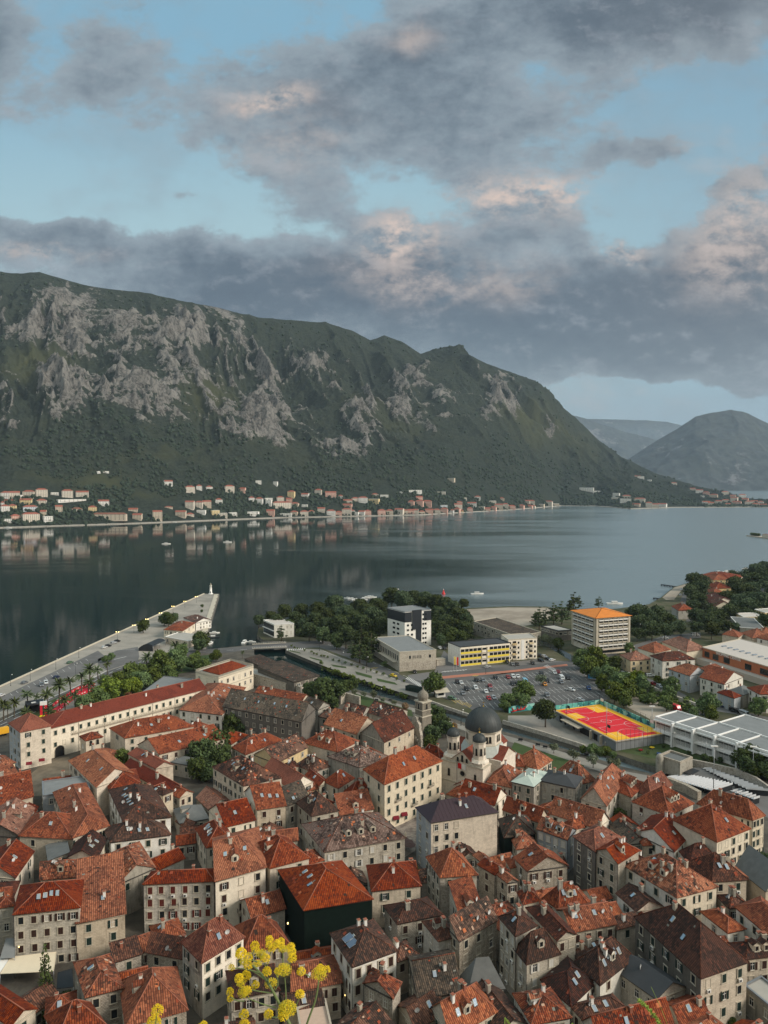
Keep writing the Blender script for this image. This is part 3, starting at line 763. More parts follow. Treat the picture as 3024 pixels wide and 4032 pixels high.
  if kind == 's':
   T = [Q(-el, -ew, zb_), Q(1+el, -ew, zb_), Q(1+el, 1+ew, rh+.1), Q(-el, 1+ew, rh+.1)]
   faces = [T]
  else:
   e00, e10, e11, e01 = Q(-el, -ew, zb_), Q(1+el, -ew, zb_), Q(1+el, 1+ew, zb_), Q(-el, 1+ew, zb_)
   n0 = Q(i0 if i0 else -el, .5, rh); n1 = Q(1-i1 if i1 else 1+el, .5, rh)
   faces = [[e00, e10, n1, n0], [e11, e01, n0, n1]]
   if i0: faces.append([e01, e00, n0])
   if i1: faces.append([e10, e11, n1])
  up = Vector((0, 0, th))
  for f in faces:
   nrm = (f[1]-f[0]).cross(f[2]-f[0])
   if nrm.z < 0: f = f[::-1]
   r.face([p+up for p in f], rmat); r.face([p for p in reversed(f)], m_gut)
   for p, q2 in zip(f, f[1:]+f[:1]):
    r.face([p, q2, q2+up, p+up], m_gut if rm in 'MeVLK' else rmat)
  if kind != 's' and rm not in 'MeVLKw':
   rc = m_clay if rm in 'orskp' else MAT['roof_brown_tile']
   r.tube(n0+up, n1+up, .13, .13, rc, 5)
   if i0: r.tube(e00+up, n0+up, .12, .12, rc, 5); r.tube(e01+up, n0+up, .12, .12, rc, 5)
   if i1: r.tube(e10+up, n1+up, .12, .12, rc, 5); r.tube(e11+up, n1+up, .12, .12, rc, 5)
  if rm in 'orbdpmgkG':
   nt = int(la*lc*{'p': .4, 'm': .4, 'g': .3, 'G': .16, 'b': .12, 'd': .07}.get(rm, .08))
   for _ in range(nt):
    l_, w_2 = q.uniform(.02, .98), q.uniform(.01, .99); z_ = zr(l_, w_2)+th; e1, e2 = .26/ln*q.uniform(.6, 1.6), .2/span*q.uniform(.6, 1.8)
    if zr(l_-e1, w_2-e2) < 0 or not (e1 < l_ < 1-e1 and e2 < w_2 < 1-e2) or abs(w_2-.5) < e2*1.2: continue
    c4 = [Q(a_, b_, zr(a_, b_)+th+q.uniform(.03, .10)) for a_, b_ in ((l_-e1, w_2-e2), (l_+e1, w_2-e2), (l_+e1, w_2+e2), (l_-e1, w_2+e2))]
    if (c4[1]-c4[0]).cross(c4[2]-c4[0]).z < 0: c4.reverse()
    r.face(c4, TC[q.choice((0, 1, 1, 2, 3, 3, 2, 4) if rm in 'pmgk' else (1, 2, 2, 2, 3, 4, 3) if rm in 'or' else (2, 3, 3, 4))])
  if rm in 'M':
   for k_ in range(int(ln/1.1)):
    l_ = (k_+.5)*1.1/ln
    for w0 in (0, 1):
     z_ = zr(l_, .5)
     if z_ > .1:
      wt = .5 if z_ >= rh*.99 else z_/rh/2
      r.tube(Q(l_, w0, th), Q(l_, wt if w0 == 0 else 1-wt, z_+th), .05, .05, MAT['roof_maroon_metal'], 4)
 ro = r.build('roof', root, org)
 # cornice, gutter, downpipe
 g = MB()
 if kind != 'f':
  for p, q2 in ((P(1, 0), P(0, 0)), (P(0, 0), P(0, 1))):
   dd = (q2-p).normalized(); o_ = Vector((dd.y, -dd.x, 0))
   zc = Vector((0, 0, -.30))
   g.tube(p+o_*.12+zc, q2+o_*.12+zc, .13, .13, m_surr if wm in 'cse' else m_gut, 4)
  cb = P(-.12/la, -.12/lc)
  if h > 6 and q.random() < .8: g.tube((cb.x, cb.y, zb), (cb.x, cb.y, zt-.2), .06, .06, m_gut, 5)
  g.build('gutter', root, org)
 def loc(p): return (p.x-org.x, p.y-org.y, p.z-org.z)
 # windows
 def facade(p0, p1, spec, seed, wallm):
  if not spec: return
  cols, rows = spec[:2]; x0_, x1_ = (spec[2:4] if len(spec) > 3 else (0, 1))
  dd = (p1-p0); ln_ = dd.length; dd.normalize(); rz = math.atan2(dd.y, dd.x)
  nrm = Vector((dd.y, -dd.x, 0)); w, hh = ws
  if ln_*(x1_-x0_)/max(cols, 1) < 1.7: w = min(w, .75)
  for i in range(cols):
   for j in range(rows):
    if len(spec) > 4 and (i, j) in spec[4]: continue
    x = x0_+(x1_-x0_)*((i+.5)/cols)
    z = zt-top-hh/2-fl*j+.1
    if z-hh/2 < G0+.1: continue
    p = p0+(p1-p0)*x+nrm*.0; p = Vector((p.x+dd.x*q.uniform(-.12, .12), p.y+dd.y*q.uniform(-.12, .12), z+q.uniform(-.06, .06)))
    st = styles or ('closed' if q.random() < .45 else ('open' if q.random() < .5 else 'dark'))
    if sh == 'n': st = 'pane' if q.random() < .6 else 'dark'
    window(root, loc(p), rz, sh, st, w, hh)
    if ac and q.random() < ac: add_obj('air_conditioner', D_AC, root, loc(p+nrm*.05+Vector((0, 0, -hh/2-.85))), rz)
    if bal and (seed, i, j) in bal: balcony(root, loc(p+Vector((0, 0, -hh/2-.15))), rz)
 if group == 'old town houses' and wm != 'n':
  if L is None and la > 3.5: L = (max(1, int(la/3.6)), max(1, int((h-1)/3.1)))
  if Rr is None and lc > 3.5: Rr = (max(1, int(lc/3.6)), max(1, int((h-1)/3.1)))
 facade(P(1, 0), P(0, 0), L, 'L', w2)
 facade(P(0, 0), P(0, 1), Rr, 'R', wmat)
 # roof furniture
 if kind not in 'f':
  rzr = math.atan2((Q(1, 0, 0)-Q(0, 0, 0)).y, (Q(1, 0, 0)-Q(0, 0, 0)).x)
  lo_, hi_ = .12+i0*.4, .88-i1*.4
  # the slope that faces the picture: w small means the AB (dr 1) or BC... side
  for i in range(ch):
   l = q.uniform(lo_, hi_); w = q.choice((.42, .5, .3, .62))
   add_obj('chimney', q.choice(D_CH) if wm != 'w' else D_CH[3], root, loc(Q(l, w, zr(l, w)+.1)), rzr)
  for i in range(sk):
   l = lo_+(hi_-lo_)*(i+.5+q.uniform(-.2, .2))/sk; w = q.uniform(.2, .32)
   zz = zr(l, w); p = Q(l, w, zz+th); up1 = (Q(l, w+.02, zr(l, w+.02))-Q(l, w, zz)).normalized(); al = (Q(l+.02, w, 0)-Q(l, w, 0)).normalized()
   nn = al.cross(up1);  nn = nn if nn.z > 0 else -nn
   k_ = MB(); a1, u1 = .40, .62
   c4 = [p-al*a1-up1*u1, p+al*a1-up1*u1, p+al*a1+up1*u1, p-al*a1+up1*u1]
   if (c4[1]-c4[0]).cross(c4[2]-c4[0]).z < 0: c4.reverse()
   k_.face([v+nn*.16 for v in c4], m_sky)
   for v0, v1 in zip(c4, c4[1:]+c4[:1]): k_.tube(v0+nn*.1, v1+nn*.1, .09, .09, m_surr if q.random() < .6 else m_gut, 4)
   k_.build('skylight', root, org)
  for i in range(dm):
   l = lo_+(hi_-lo_)*(i+.5)/dm; w = .17
   dormer(root, org, Q, zr, l, w, rmat, wmat, sh, ln, span, loc, th)
  for i in range(dish):
   l = q.uniform(lo_, hi_); w = q.uniform(.1, .45)
   add_obj('satellite_dish', D_DISH, root, loc(Q(l, w, zr(l, w)+.05)), q.uniform(.3, 1.2), (1, 1, 1))
 HOUSES.append((label, a, b, c, h))
 return root, P, org, loc, ro
def dormer(root, org, Q, zr, l, w, rmat, wmat, sh, ln, span, loc, th):
 hw = .85/ln; z0 = zr(l, w); ht = 1.5; d = MB()
 # depth until the roof meets the dormer eave
 wd = min(.47, w+(ht/max(zr(l, .5), .5))*.5)
 f0, f1 = Q(l-hw, w, z0), Q(l+hw, w, z0); b0, b1 = Q(l-hw, wd, z0+ht), Q(l+hw, wd, z0+ht)
 out = (Q(l, w, 0)-Q(l, w+.1, 0)).normalized(); al = (f1-f0).normalized()
 U = Vector((0, 0, ht)); dn = Vector((0, 0, .5))
 def fc(p, m):
  d.face(p, m)
 fr = [f0-dn, f1-dn, f1+U, (f0+f1)/2+U+Vector((0, 0, .55)), f0+U]
 if (fr[1]-fr[0]).cross(fr[2]-fr[0]).dot(out) < 0: fr = fr[::-1]
 d.face(fr, wmat)
 d.face([f0-dn, f0+U, b0], wmat); d.face([f1-dn, f1+U, b1], wmat)
 pk = (f0+f1)/2+U+Vector((0, 0, .6)); wr = min(.5, wd+.08); pk2 = Q(l, wr, z0+ht+.6)
 ov = al*.2
 for s, f_, b_ in ((-1, f0, b0), (1, f1, b1)):
  p = [f_+U+ov*s+out*.2-Vector((0, 0, .1)), pk+out*.2, pk2, b_+ov*s]
  if (p[1]-p[0]).cross(p[2]-p[0]).z < 0: p = p[::-1]
  d.face([v+Vector((0, 0, .06)) for v in p], rmat)
 o = d.build('dormer', root, org)
 rz = math.atan2(al.y, al.x)
 if Vector((al.y, -al.x, 0)).dot(out) < 0: rz += math.pi
 fm_, pm = win_mesh(sh if sh != 'n' else 'b', 'dark', .75, 1.05)
 add_obj('window', fm_, o, loc((f0+f1)/2+Vector((0, 0, .7))+out*.02), rz); add_obj('pane', pm, o, loc((f0+f1)/2+Vector((0, 0, .7))+out*.02), rz)
# ------------------------------------------------------------------ the old town, far rows first
O = 'old town houses'
H('T1', (75, 305), (165, 375), (415, 325), 14.5, 'h', 's', 'c', (3, 4), (2, 3), 'four-storey corner house of cream stone beside the square with two dark red awnings', wm2='b', rh=4, ch=0, styles=None, group=None, fl=3.6)
LP = H('T1', (330, 262), (415, 345), (1682, 26), 12.0, 'y2', 's', 'e', None, (21, 2), 'very long cream palace with a smooth red roof and a balcony running along it', rh=3.0, ch=5, group=None, fl=4.6, sk=0, cat='palace', name='long_palace', styles='closed', top=1.6)
H('T1', (900, 345), (1020, 425), (1580, 330), 9.5, 'h', 'r', 'c', (1, 1), (5, 2), 'house with a terrace cut into its red roof, in front of the long palace', ch=4, sk=1, ac=.2)
H('T1', (1130, 480), (1300, 556), (1830, 430), 8, 'g', 'r', 'c', None, (6, 2), 'low red-roofed house between the long palace and the big dark tree', ch=2, sk=2, sh='b')
H('T1', (740, 550), (890, 580), (1003, 545), 6, 'h', 'r', 'c', None, None, 'small red hipped roof with a white vent just right of the clock tower', ch=1)
H('T1', (1050, 555), (1272, 672), (1415, 668), 7.5, 'g1', 's', 'c', None, (1, 1), 'smooth red roof ending in a small plain stone gable left of the big dark tree', ch=2)
H('T1', (1000, 665), (1410, 895), (1556, 885), 5.5, 'g1', 's', 'c', None, None, 'long low smooth red roof running down towards the dark tree', ch=1, orth=1, rh=2.5)
H('T1', (565, 610), (790, 825), (970, 690), 10.5, 'x1', 'o', 'c', (6, 2), (1, 2), 'orange-roofed house on the right side of the square facing the corner house', ch=1, sk=2, sh='g')
H('T1', (868, 745), (895, 858), (1115, 775), 9.5, 'h', 'r', 'c', (1, 2), None, 'small red hip roof with four roof windows behind the dark brown roof', ch=0, sk=3)
H('T1', (895, 850), (1010, 1105), (1385, 1095), 11.5, 'h', 'd', 'w', (5, 3), None, 'large dark brown hipped roof scattered with roof windows and a dish', ch=3, sk=6, dish=2, sh='b', wm2='w')
H('T1', (1190, 862), (1330, 890), (1418, 860), 11, 'h', 'd', 'c', None, (1, 2), 'narrow stone house with a brown roof behind the dark roof-window house', ch=1, sh='b')
H('T1', (440, 870), (600, 1235), (888, 1140), 10.5, 'h', 'r', 'c', None, (6, 2), 'square red-roofed block with a white machine terrace sunk into the roof', ch=4, sk=0, ac=.1)
H('T1', (280, 1040), (160, 1222), (590, 1248), 9.5, 'h2', 'r', 'c', None, (2, 1), 'long low front wing with a red ribbed roof and a box dormer', ch=1, sh='n')
H('T1', (-60, 760), (-40, 985), (268, 905), 8.5, 'g2', 'r', 'c', None, None, 'red roof at the left edge along the square', ch=3, sk=0)
H('T1', (-120, 1190), (165, 1222), (278, 1000), 9, 'g2', 'k', 'g', (0, 0), (1, 1), 'broad pale orange roof at the left edge over a dark stone wall', ch=2, sh='n', wm2='k')
H('T1', (-90, 715), (22, 775), (155, 735), 6.5, 'g2', 'r', 'y', (1, 1), None, 'yellow house with a tiny attic window at the left edge', ch=0, sh='n')
H('T1', (-80, 600), (0, 652), (122, 625), 6.5, 'h', 'p', 'y', None, None, 'weathered red roof above a yellow wall at the left edge under the corner house', ch=0)
H('T1', (345, 790), (350, 905), (735, 850), 9.0, 'f', 'e', 'b', None, (3, 1), 'flat grey metal roof with long skylights behind the square red block', ch=0, mats_extra=m_metal, sh='n')
H('T1', (1415, 1010), (1470, 1120), (1700, 1080), 4.5, 'h', 'L', 'g', None, None, 'low grey felt roof in the yard under the dark tree', ch=0)
H('T1', (1440, 1105), (1520, 1160), (1590, 1115), 4.0, 'h', 'b', 'g', None, None, 'tiny brown roof in the yard right of the dark roofs', ch=0)
H('T1', (830, 1160), (905, 1272), (1390, 1212), 9.5, 'h', 'd', 'w', None, None, 'dark brown roof with two dishes above a long white wall', ch=2, dish=2, sk=2)
H('T5', (555, 155), (788, 168), (868, 5), 9, 'g2', 'd', 'c', (2, 2, .2, .8), (3, 2), 'cream house with a dark brown roof and a small attic window in its gable', ch=0, sh='n', sk=2)
H('T5', (380, 60), (400, 180), (560, 150), 7.5, 's', 'L', 'g', None, None, 'grey render roof slope left of the cream gabled house', ch=0)
H('T5', (-100, 245), (122, 320), (272, 108), 8.5, 'g2', 'r', 'c', (2, 2), (2, 2), 'red-roofed gable house at the left edge with white side wall', ch=0, wm2='c', sh='g')
H('T5', (340, 205), (332, 335), (712, 305), 7.5, 'x2', 'p', 'c', None, (3, 1), 'patchy red roof with one stone dormer and red shutter', ch=1, dm=1, dish=1, sh='r')
H('T5', (-40, 420), (-20, 565), (108, 560), 11, 'h', 'r', 's', None, (1, 3), 'narrow stone house at the left edge joined to the lamp-lit house', ch=0, sk=1, sh='n')
H('T5', (175, 390), (115, 617), (648, 560), 12.5, 'h2', 'r', 's', None, (5, 4), 'four-storey stone house with lit wall lamps above the cream awning', ch=0, sk=4, sh='b', ws=(1.05, 1.6), fl=3.15)
H('T5', (640, 325), (625, 690), (1020, 610), 9.0, 's2', 'r', 'c', None, None, 'big plain red roof slope with cut-in openings and white cooling units', ch=0, rh=4.5)
H('T5', (845, 150), (960, 372), (1175, 205), 9, 'x1', 'p', 'g', (1, 1), (2, 1), 'half ruined roof with missing tiles between the red roofs', ch=1, dish=0, sk=0)
H('T5', (1240, 275), (1175, 370), (1745, 345), 12, 'h2', 'r', 's', None, (6, 4), 'long stone house with four rows of red-brown shutters', ch=0, sh='r', fl=3.0, bal=[('R', 2, 1)], dm=0)
H('T6', (185, 0), (205, 347), (612, 236), 13, 'x2', 'r', 'e', None, (3, 4), 'tall cream house with two roof windows above a blue door awning', ch=1, sk=2, dish=1, sh='b', bal=[('R', 1, 2)], fl=3.1)
H('T6', (480, 70), (650, 238), (966, 156), 12.5, 'h', 'r', 'c', (0, 0), None, 'red hipped roof with a white dormer between the cream house and the netted building', ch=0, dm=1, rh=4)
H('T6', (725, 262), (930, 582), (1482, 492), 12.5, 'h', 'o', 'n', None, None, 'large building wrapped in dark green scaffold netting under a bright orange roof', ch=0, sk=3, cat='building', rh=4.2, name='netted_building', group=None)
H('T7', (-110, 225), (-70, 425), (322, 384), 9.5, 'h', 'r', 'c', (1, 2), (2, 2), 'cream house with a smooth red hipped roof right of the netted building', ch=1, sh='g', ac=.4)
H('T6', (-66, 842), (95, 1006), (432, 802), 12, 'h', 'k', 'e', None, (4, 3), 'tall cream house with a pinkish tiled hip roof and an outside stair', ch=1, sk=1, sh='g', wm2='g', rh=4)
H('T6', (338, 735), (440, 915), (812, 868), 8.5, 'h', 'r', 'c', None, (2, 1), 'red hip roof just behind the yellow flowers', ch=0, rh=4.5, sh='b')
H('T5', (612, 1015), (705, 1288), (1000, 1215), 9.5, 'h', 'p', 'r', (2, 1), (2, 3), 'rubble stone house with broken orange tiles by the cypress', ch=1, sk=0, sh='n')
H('T5', (905, 905), (945, 1002), (1152, 938), 7.5, 's', 'b', 'r', None, None, 'low brown roof strip over a rubble wall beside the red roofs', ch=0)
H('T5', (1180, 845), (1200, 920), (1508, 978), 7.5, 's2', 'b', 'r', None, None, 'crooked brown roof over a curved rubble wall', ch=0, rh=1.6)
H('T5', (985, 1170), (1035, 1525), (1522, 1392), 8.5, 'h', 'r', 'r', None, (2, 1), 'large red roof with a mossy brown left side near the lower left', ch=1, dm=1, sh='g', rh=4.5)
H('T5', (-260, 1290), (90, 1530), (288, 1392), 8.5, 'g1', 'o', 'c', None, None, 'plain orange roof slope in the lower left corner', ch=0)
H('T5', (335, 1470), (480, 1620), (850, 1510), 8, 'h', 'r', 'r', None, None, 'red hipped roof at the bottom edge below the cypress', ch=0, rh=3.5)
H('T6', (300, 1090), (335, 1300), (720, 1235), 9.0, 'h', 'd', 's', (2, 2), (4, 2), 'white stone house with a small balcony behind the yellow flowers', ch=1, dm=1, sh='b', bal=[('R', 1, 0)])
H('T6', (835, 1010), (830, 1245), (1228, 1172), 7.5, 'x2', 'r', 'c', None, (4, 2), 'red-tiled low house behind the rightmost yellow flowers', ch=1, dish=1, sh='b')
H('T6', (1150, 778), (1322, 1042), (1680, 912), 12, 'h', 'd', 'w', (3, 3), (4, 3), 'white-walled house with solar panels on its brown roof', ch=1, sk=1, sh='b', ws=(1.0, 1.9), fl=3.4)
H('T6', (745, 1270), (800, 1420), (1092, 1372), 6.5, 'g2', 'd', 'c', None, None, 'very dark brown roof among the yellow flower stems', ch=0)
H('T6', (868, 1400), (905, 1620), (1150, 1540), 6.5, 'f', 't', 'c', None, None, 'flat terrace with pinkish square tiles at the bottom edge', ch=0, mats_extra=m_stone)
H('T6', (1395, 1060), (1420, 1180), (1650, 1300), 10, 'x1', 'p', 'r', (1, 3), (2, 3), 'rubble tower-like house with a broken orange roof at the bottom', ch=2, sh='n')
H('T7', (378, 152), (485, 310), (782, 290), 11.5, 'h', 'o', 'r', (3, 3), (2, 1), 'square stone house with a bright orange hipped roof near the bottom middle', ch=1, sh='g', wm2='s', rh=4.2)
H('T7', (30, 552), (135, 692), (492, 618), 8.5, 'h', 'd', 'r', (1, 1), (3, 2), 'stone house with a very dark brown hip roof and brown shutters', ch=0, sh='b', ac=.5)
H('T7', (560, 450), (655, 648), (805, 572), 8.5, 's2', 'r', 's', (1, 2), None, 'plain red roof slope beside a white roof terrace', ch=0, rh=2.5)
H('T7', (762, 140), (1032, 358), (1115, 345), 8.5, 'g1', 'r', 'r', None, (1, 2), 'red L-shaped roof left of the small stone gable house', ch=1, sh='b')
H('T7', (800, 215), (930, 292), (1042, 262), 8.5, 'g1', 'r', 'r', None, (1, 2, .3, .9), 'small stone house whose gable has one brown-shuttered window', ch=1, sh='b')
H('T7', (1095, 160), (1197, 264), (1520, 218), 9.5, 'g1', 'r', 'r', (1, 2), (3, 1), 'broad stone gable house with cooling units on its wall', ch=0, sk=1, sh='b', ac=.9, rh=3)
H('T7', (348, 682), (470, 832), (632, 797), 10, 'h', 'b', 's', (1, 2), (1, 3), 'narrow two-tone stone house with a brown hip roof and open dormer', ch=0, dm=1, sh='n')
H('T7', (605, 735), (640, 828), (945, 655), 11.5, 's2', 'm', 'r', None, (3, 3), 'rough rubble house with a collapsed mossy roof', ch=0, sh='n', rh=2.5, dish=2)
H('T7', (972, 642), (1100, 792), (1238, 695), 14, 'h', 'd', 's', (3, 4), None, 'tall pale stone tower house with a brown roof', ch=1, sh='w', wm2='s')
H('T7', (1195, 570), (1440, 828), (1590, 782), 11.0, 'x1', 'b', 's', None, (2, 1), 'long brownish red roof running up behind the tall pale house', ch=2, sh='b')
H('T7', (1098, 892), (1190, 1005), (1455, 926), 11, 'h', 'd', 's', (1, 2), (2, 2), 'pale stone house with a dark hipped roof and white-shuttered dormer', ch=0, dm=1, sh='w', rh=4)
H('T7', (1325, 485), (1450, 562), (1680, 520), 9, 'h', 'r', 'c', None, None, 'orange-red hip roof with two glinting roof windows', ch=1, sk=3, dish=1, rh=4)
H('T7', (1445, 590), (1585, 760), (1730, 715), 9, 'g2', 'r', 'c', None, (1, 1), 'red roof with a small skylight above a narrow cream wall', ch=1, sk=1, dish=1, sh='b')
H('T7', (225, 970), (305, 1310), (648, 1242), 8, 'g2', 'G', 'g', None, None, 'large barrel-like brown mossy roof at the bottom middle', ch=0, rh=3.2)
H('T7', (660, 1112), (720, 1228), (1000, 1200), 7, 'h', 'L', 'g', None, None, 'grey stone-slab roof of a small chapel at the bottom', ch=0, cat='chapel', name='chapel', group=None, rh=4.5)
H('T7', (700, 1235), (960, 1580), (1195, 1512), 6.5, 'g1', 'd', 'c', None, None, 'long dark brown roof beneath the grey chapel roof', ch=1)
H('T7', (425, 1372), (570, 1620), (940, 1405), 8, 'x2', 'o', 'c', None, None, 'bright orange roof with two skylights at the bottom edge', ch=2, sk=2, rh=3.6)
H('T7', (258, 1345), (290, 1570), (525, 1405), 6.5, 'g2', 'b', 'c', None, None, 'dull red roof tucked left of the bright orange roof', ch=0, sk=1)
H('T7', (1088, 1272), (1232, 1510), (1542, 1455), 8, 'h', 'p', 'w', (3, 1), None, 'blotchy orange and brown roof with a tall open chimney at the bottom', ch=2, dish=1, sh='b')
H('T8', (-165, 1148), (48, 1362), (258, 1162), 8, 'h', 'd', 'w', (2, 2), None, 'dark brown roof with a blue skylight above a white wall', ch=0, sk=1, sh='b')
H('T8', (50, 1365), (150, 1475), (492, 1382), 7.5, 'h', 'b', 'c', (1, 2), None, 'mottled brown roof with a grey skylight near the bottom right', ch=0, sk=2, sh='b')
H('T8', (150, 1490), (300, 1730), (900, 1570), 7.5, 'g', 'p', 'c', None, None, 'orange mottled roof at the bottom edge under the grass blade', ch=0, rh=3.5)
H('T8', (105, 1000), (285, 1185), (562, 968), 9, 'h', 'd', 'w', (2, 1), (2, 1), 'dark brown roof with three bright skylights', ch=2, sk=4, sh='b', rh=3.6)
H('T8', (432, 1085), (750, 1305), (990, 1212), 7.5, 'g1', 'K', 's', (3, 1), (1, 1), 'plain black-brown roof over a white stone wall with two small windows', ch=0, sh='n')
H('T8', (578, 640), (1110, 1132), (1487, 1002), 12.5, 'h', 'd', 'c', (5, 3), (3, 4), 'big weathered house with a dark mossy hipped roof at the lower right', ch=1, sk=1, sh='g', wm2='k', rh=5.2, ws=(1.05, 1.7), fl=3.4, ac=.1, ins=.33)
H('T8', (488, 217), (915, 477), (1238, 392), 11, 'h', 'p', 'e', (4, 1), (3, 2), 'house with a mottled bright orange roof, two dormers and a white side wall', ch=4, dm=2, sk=2, sh='g', wm2='w', rh=4.5)
H('T8', (975, 205), (1200, 347), (1482, 328), 11, 'h', 'b', 'c', None, (2, 3), 'pale stone house with a brown roof behind the mottled orange roof', ch=1, sk=1, sh='g', rh=4.5)
H('T4', (75, 1228), (250, 1348), (452, 1235), 13, 'h', 'k', 'k', (2, 5), None, 'tall narrow dark grey house joined to a lighter one', ch=0, sk=1, sh='n', wm2='k')
H('T8', (255, 97), (432, 202), (602, 97), 13, 'x2', 'o', 's', (2, 4), (1, 1), 'tall pale stone house with a bright orange roof and green shutters', ch=2, sh='g', fl=3.0)
H('T8', (428, 452), (587, 592), (792, 552), 7, 'g1', 'd', 'c', (1, 1), None, 'small dark-roofed lean house in front of the mottled orange roof', ch=1, sh='g', wm2='w')
H('T8', (1118, 600), (1330, 765), (1468, 735), 7.5, 'h', 'o', 'w', (1, 1), None, 'orange roof behind the big weathered house', ch=1, sh='n')
H('T8', (1398, 560), (1720, 830), (1900, 720), 9.5, 'h1', 'r', 'w', (3, 2), None, 'white-walled house with a red roof at the right edge', ch=0, sh='g')
H('T8', (1398, 232), (1640, 425), (1860, 350), 7, 'g1', 'L', 'c', None, None, 'stone church with a grey lead roof at the right edge', ch=0, cat='church', name='stone_church', group=None, rh=4.5)
H('T8', (1335, 860), (1480, 980), (1780, 945), 8, 'h', 'd', 'c', None, (3, 2), 'brown-roofed cream house with two dormers at the right edge', ch=2, dm=2, sh='b', ac=.3)
H('T8', (820, 1350), (950, 1530), (1175, 1445), 6.5, 'g2', 'r', 'c', None, None, 'low red roof with small gables at the bottom right', ch=0, sk=1)
H('T8', (965, 1540), (1110, 1660), (1320, 1545), 6.5, 'h', 'o', 'c', None, None, 'bright red-orange roof cut by the bottom edge', ch=0)
H('T8', (1465, 1212), (1720, 1420), (1860, 1340), 5.5, 'f', 'c', 'g', (2, 1), None, 'grey concrete flat-roofed building in the lower right corner', ch=0, mats_extra=m_metal, sh='n')
H('T8', (-90, 455), (-5, 557), (202, 512), 8.5, 'h', 'r', 'c', None, None, 'red hip roof above the long row with the balcony opening', ch=0, sk=2)
H('T8', (-70, 580), (58, 762), (412, 697), 9, 'g2', 'r', 's', None, (4, 2), 'red-roofed row with an attic balcony and brown-shuttered windows', ch=1, sk=1, sh='b', dish=1)
H('T8', (418, 690), (424, 735), (600, 690), 8.0, 's2', 'b', 'c', None, (1, 1), 'short brown canopy roof joining two houses on the right', ch=0, sh='g', rh=1)
H('T8', (48, 930), (100, 975), (400, 850), 6, 'g2', 'd', 'g', None, None, 'row of narrow dark roof pieces below the balcony row', ch=2)
H('T4', (-90, 720), (115, 795), (245, 765), 8, 'h', 'p', 'g', (3, 1), None, 'weathered orange roof with a hole beside the burnt black roof', ch=0, rh=5, sh='n')
H('T3', (1190, 590), (1275, 682), (1395, 605), 7.5, 'h', 'o', 'c', None, None, 'orange hipped roof right behind the pale green metal roof', ch=1, rh=4)
H('T3', (1300, 770), (1585, 832), (1645, 745), 11, 'h', 'K', 'g', (4, 2), (2, 2), 'grey old mansion with a burnt black caved-in roof', ch=2, sh='n', ws=(.95, 1.7), rh=2.2, cat='mansion')
H('T4', (133, 922), (337, 975), (505, 735), 9.5, 'x2', 'r', 's', (2, 2), (4, 2), 'red house with a high gabled ridge and white chimneys', ch=2, sk=2, sh='g', rh=4.5)
H('T4', (385, 802), (540, 905), (655, 800), 8.5, 'h', 'r', 's', (1, 2), (2, 2), 'house with three small dormers in a row behind a dark courtyard', ch=1, dm=3, sh='g')
H('T4', (590, 855), (700, 895), (870, 800), 8, 'h', 'k', 'c', None, None, 'faded pinkish roof with loose planks', ch=2, rh=4)
H('T4', (553, 942), (850, 1052), (1047, 957), 9.5, 'h', 'r', 's', (2, 1), (1, 1), 'square stone house with an orange-red pyramid roof and white dormers', ch=1, dm=3, sh='b', rh=5, ws=(1.1, 1.4))
H('T4', (1088, 955), (1530, 1085), (1660, 1065), 13, 'h', 'r', 'e', None, (3, 5), 'end house of the pale palace row by the seats, near the right edge', ch=4, sh='g', rh=4, dish=0, fl=2.8)
H('T4', (885, 1090), (1242, 1268), (1508, 1162), 12.5, 'h', 'r', 'e', (0, 0), (5, 5), 'large cream house with a broad red hipped roof and rows of dark windows', ch=2, sh='g', rh=5.5, fl=2.7)
H('T4', (765, 1165), (890, 1350), (1028, 1205), 8.5, 'g2', 'r', 'w', None, None, 'red roof against a tall blank white gable wall', ch=1, sk=1, rh=3.5)
H('T8', (958, 105), (1020, 202), (1242, 165), 9, 'h', 'b', 'c', None, None, 'small brownish roof in front of the large cream house', ch=0, dish=1, rh=3)
H('T4', (370, 1140), (520, 1290), (682, 1272), 7, 'g1', 'G', 'g', None, None, 'roof stripped to its grey boards', ch=1)
H('T4', (560, 1180), (640, 1300), (762, 1292), 7.5, 'h', 'p', 'c', None, None, 'mottled red roof with one small dormer beside the stripped roof', ch=1, dm=1)
H('T4', (-125, 1035), (268, 1160), (358, 1088), 8.5, 'g1', 'r', 'e', None, (1, 2), 'long red ribbed roof with a louvred chimney and cream gable', ch=2, sh='b', rh=3.6)
H('T3', (1280, 1165), (1520, 1252), (1592, 1172), 10, 'g1', 'p', 'b', (4, 2), None, 'blue-grey rendered house with white windows and two small dormers', ch=1, dm=2, sh='w', styles='closed')
H('T3', (1072, 782), (1245, 822), (1377, 712), 11, 'h', 'V', 'g', (2, 3), (2, 3), 'grey house with a pale green sheet metal roof', ch=2, sh='g', rh=1.5)
H('T3', (865, 782), (1065, 827), (1145, 705), 9, 'h', 'r', 'c', (3, 2), (1, 2), 'orange-red hipped roof between the domed church and the pale green roof', ch=0, sk=1, sh='b', rh=3.5)
H('T3', (1000, 640), (1170, 657), (1218, 602), 7, 'h', 'r', 'c', None, None, 'reddish hip roof right of the domed church with a dish', ch=1, dish=1, rh=3)
H('T3', (640, 890), (925, 972), (1022, 885), 8.5, 'g1', 'r', 'e', None, (2, 2), 'red gabled roof at the foot of the domed church front', ch=1, sk=1, sh='b', rh=3.5)
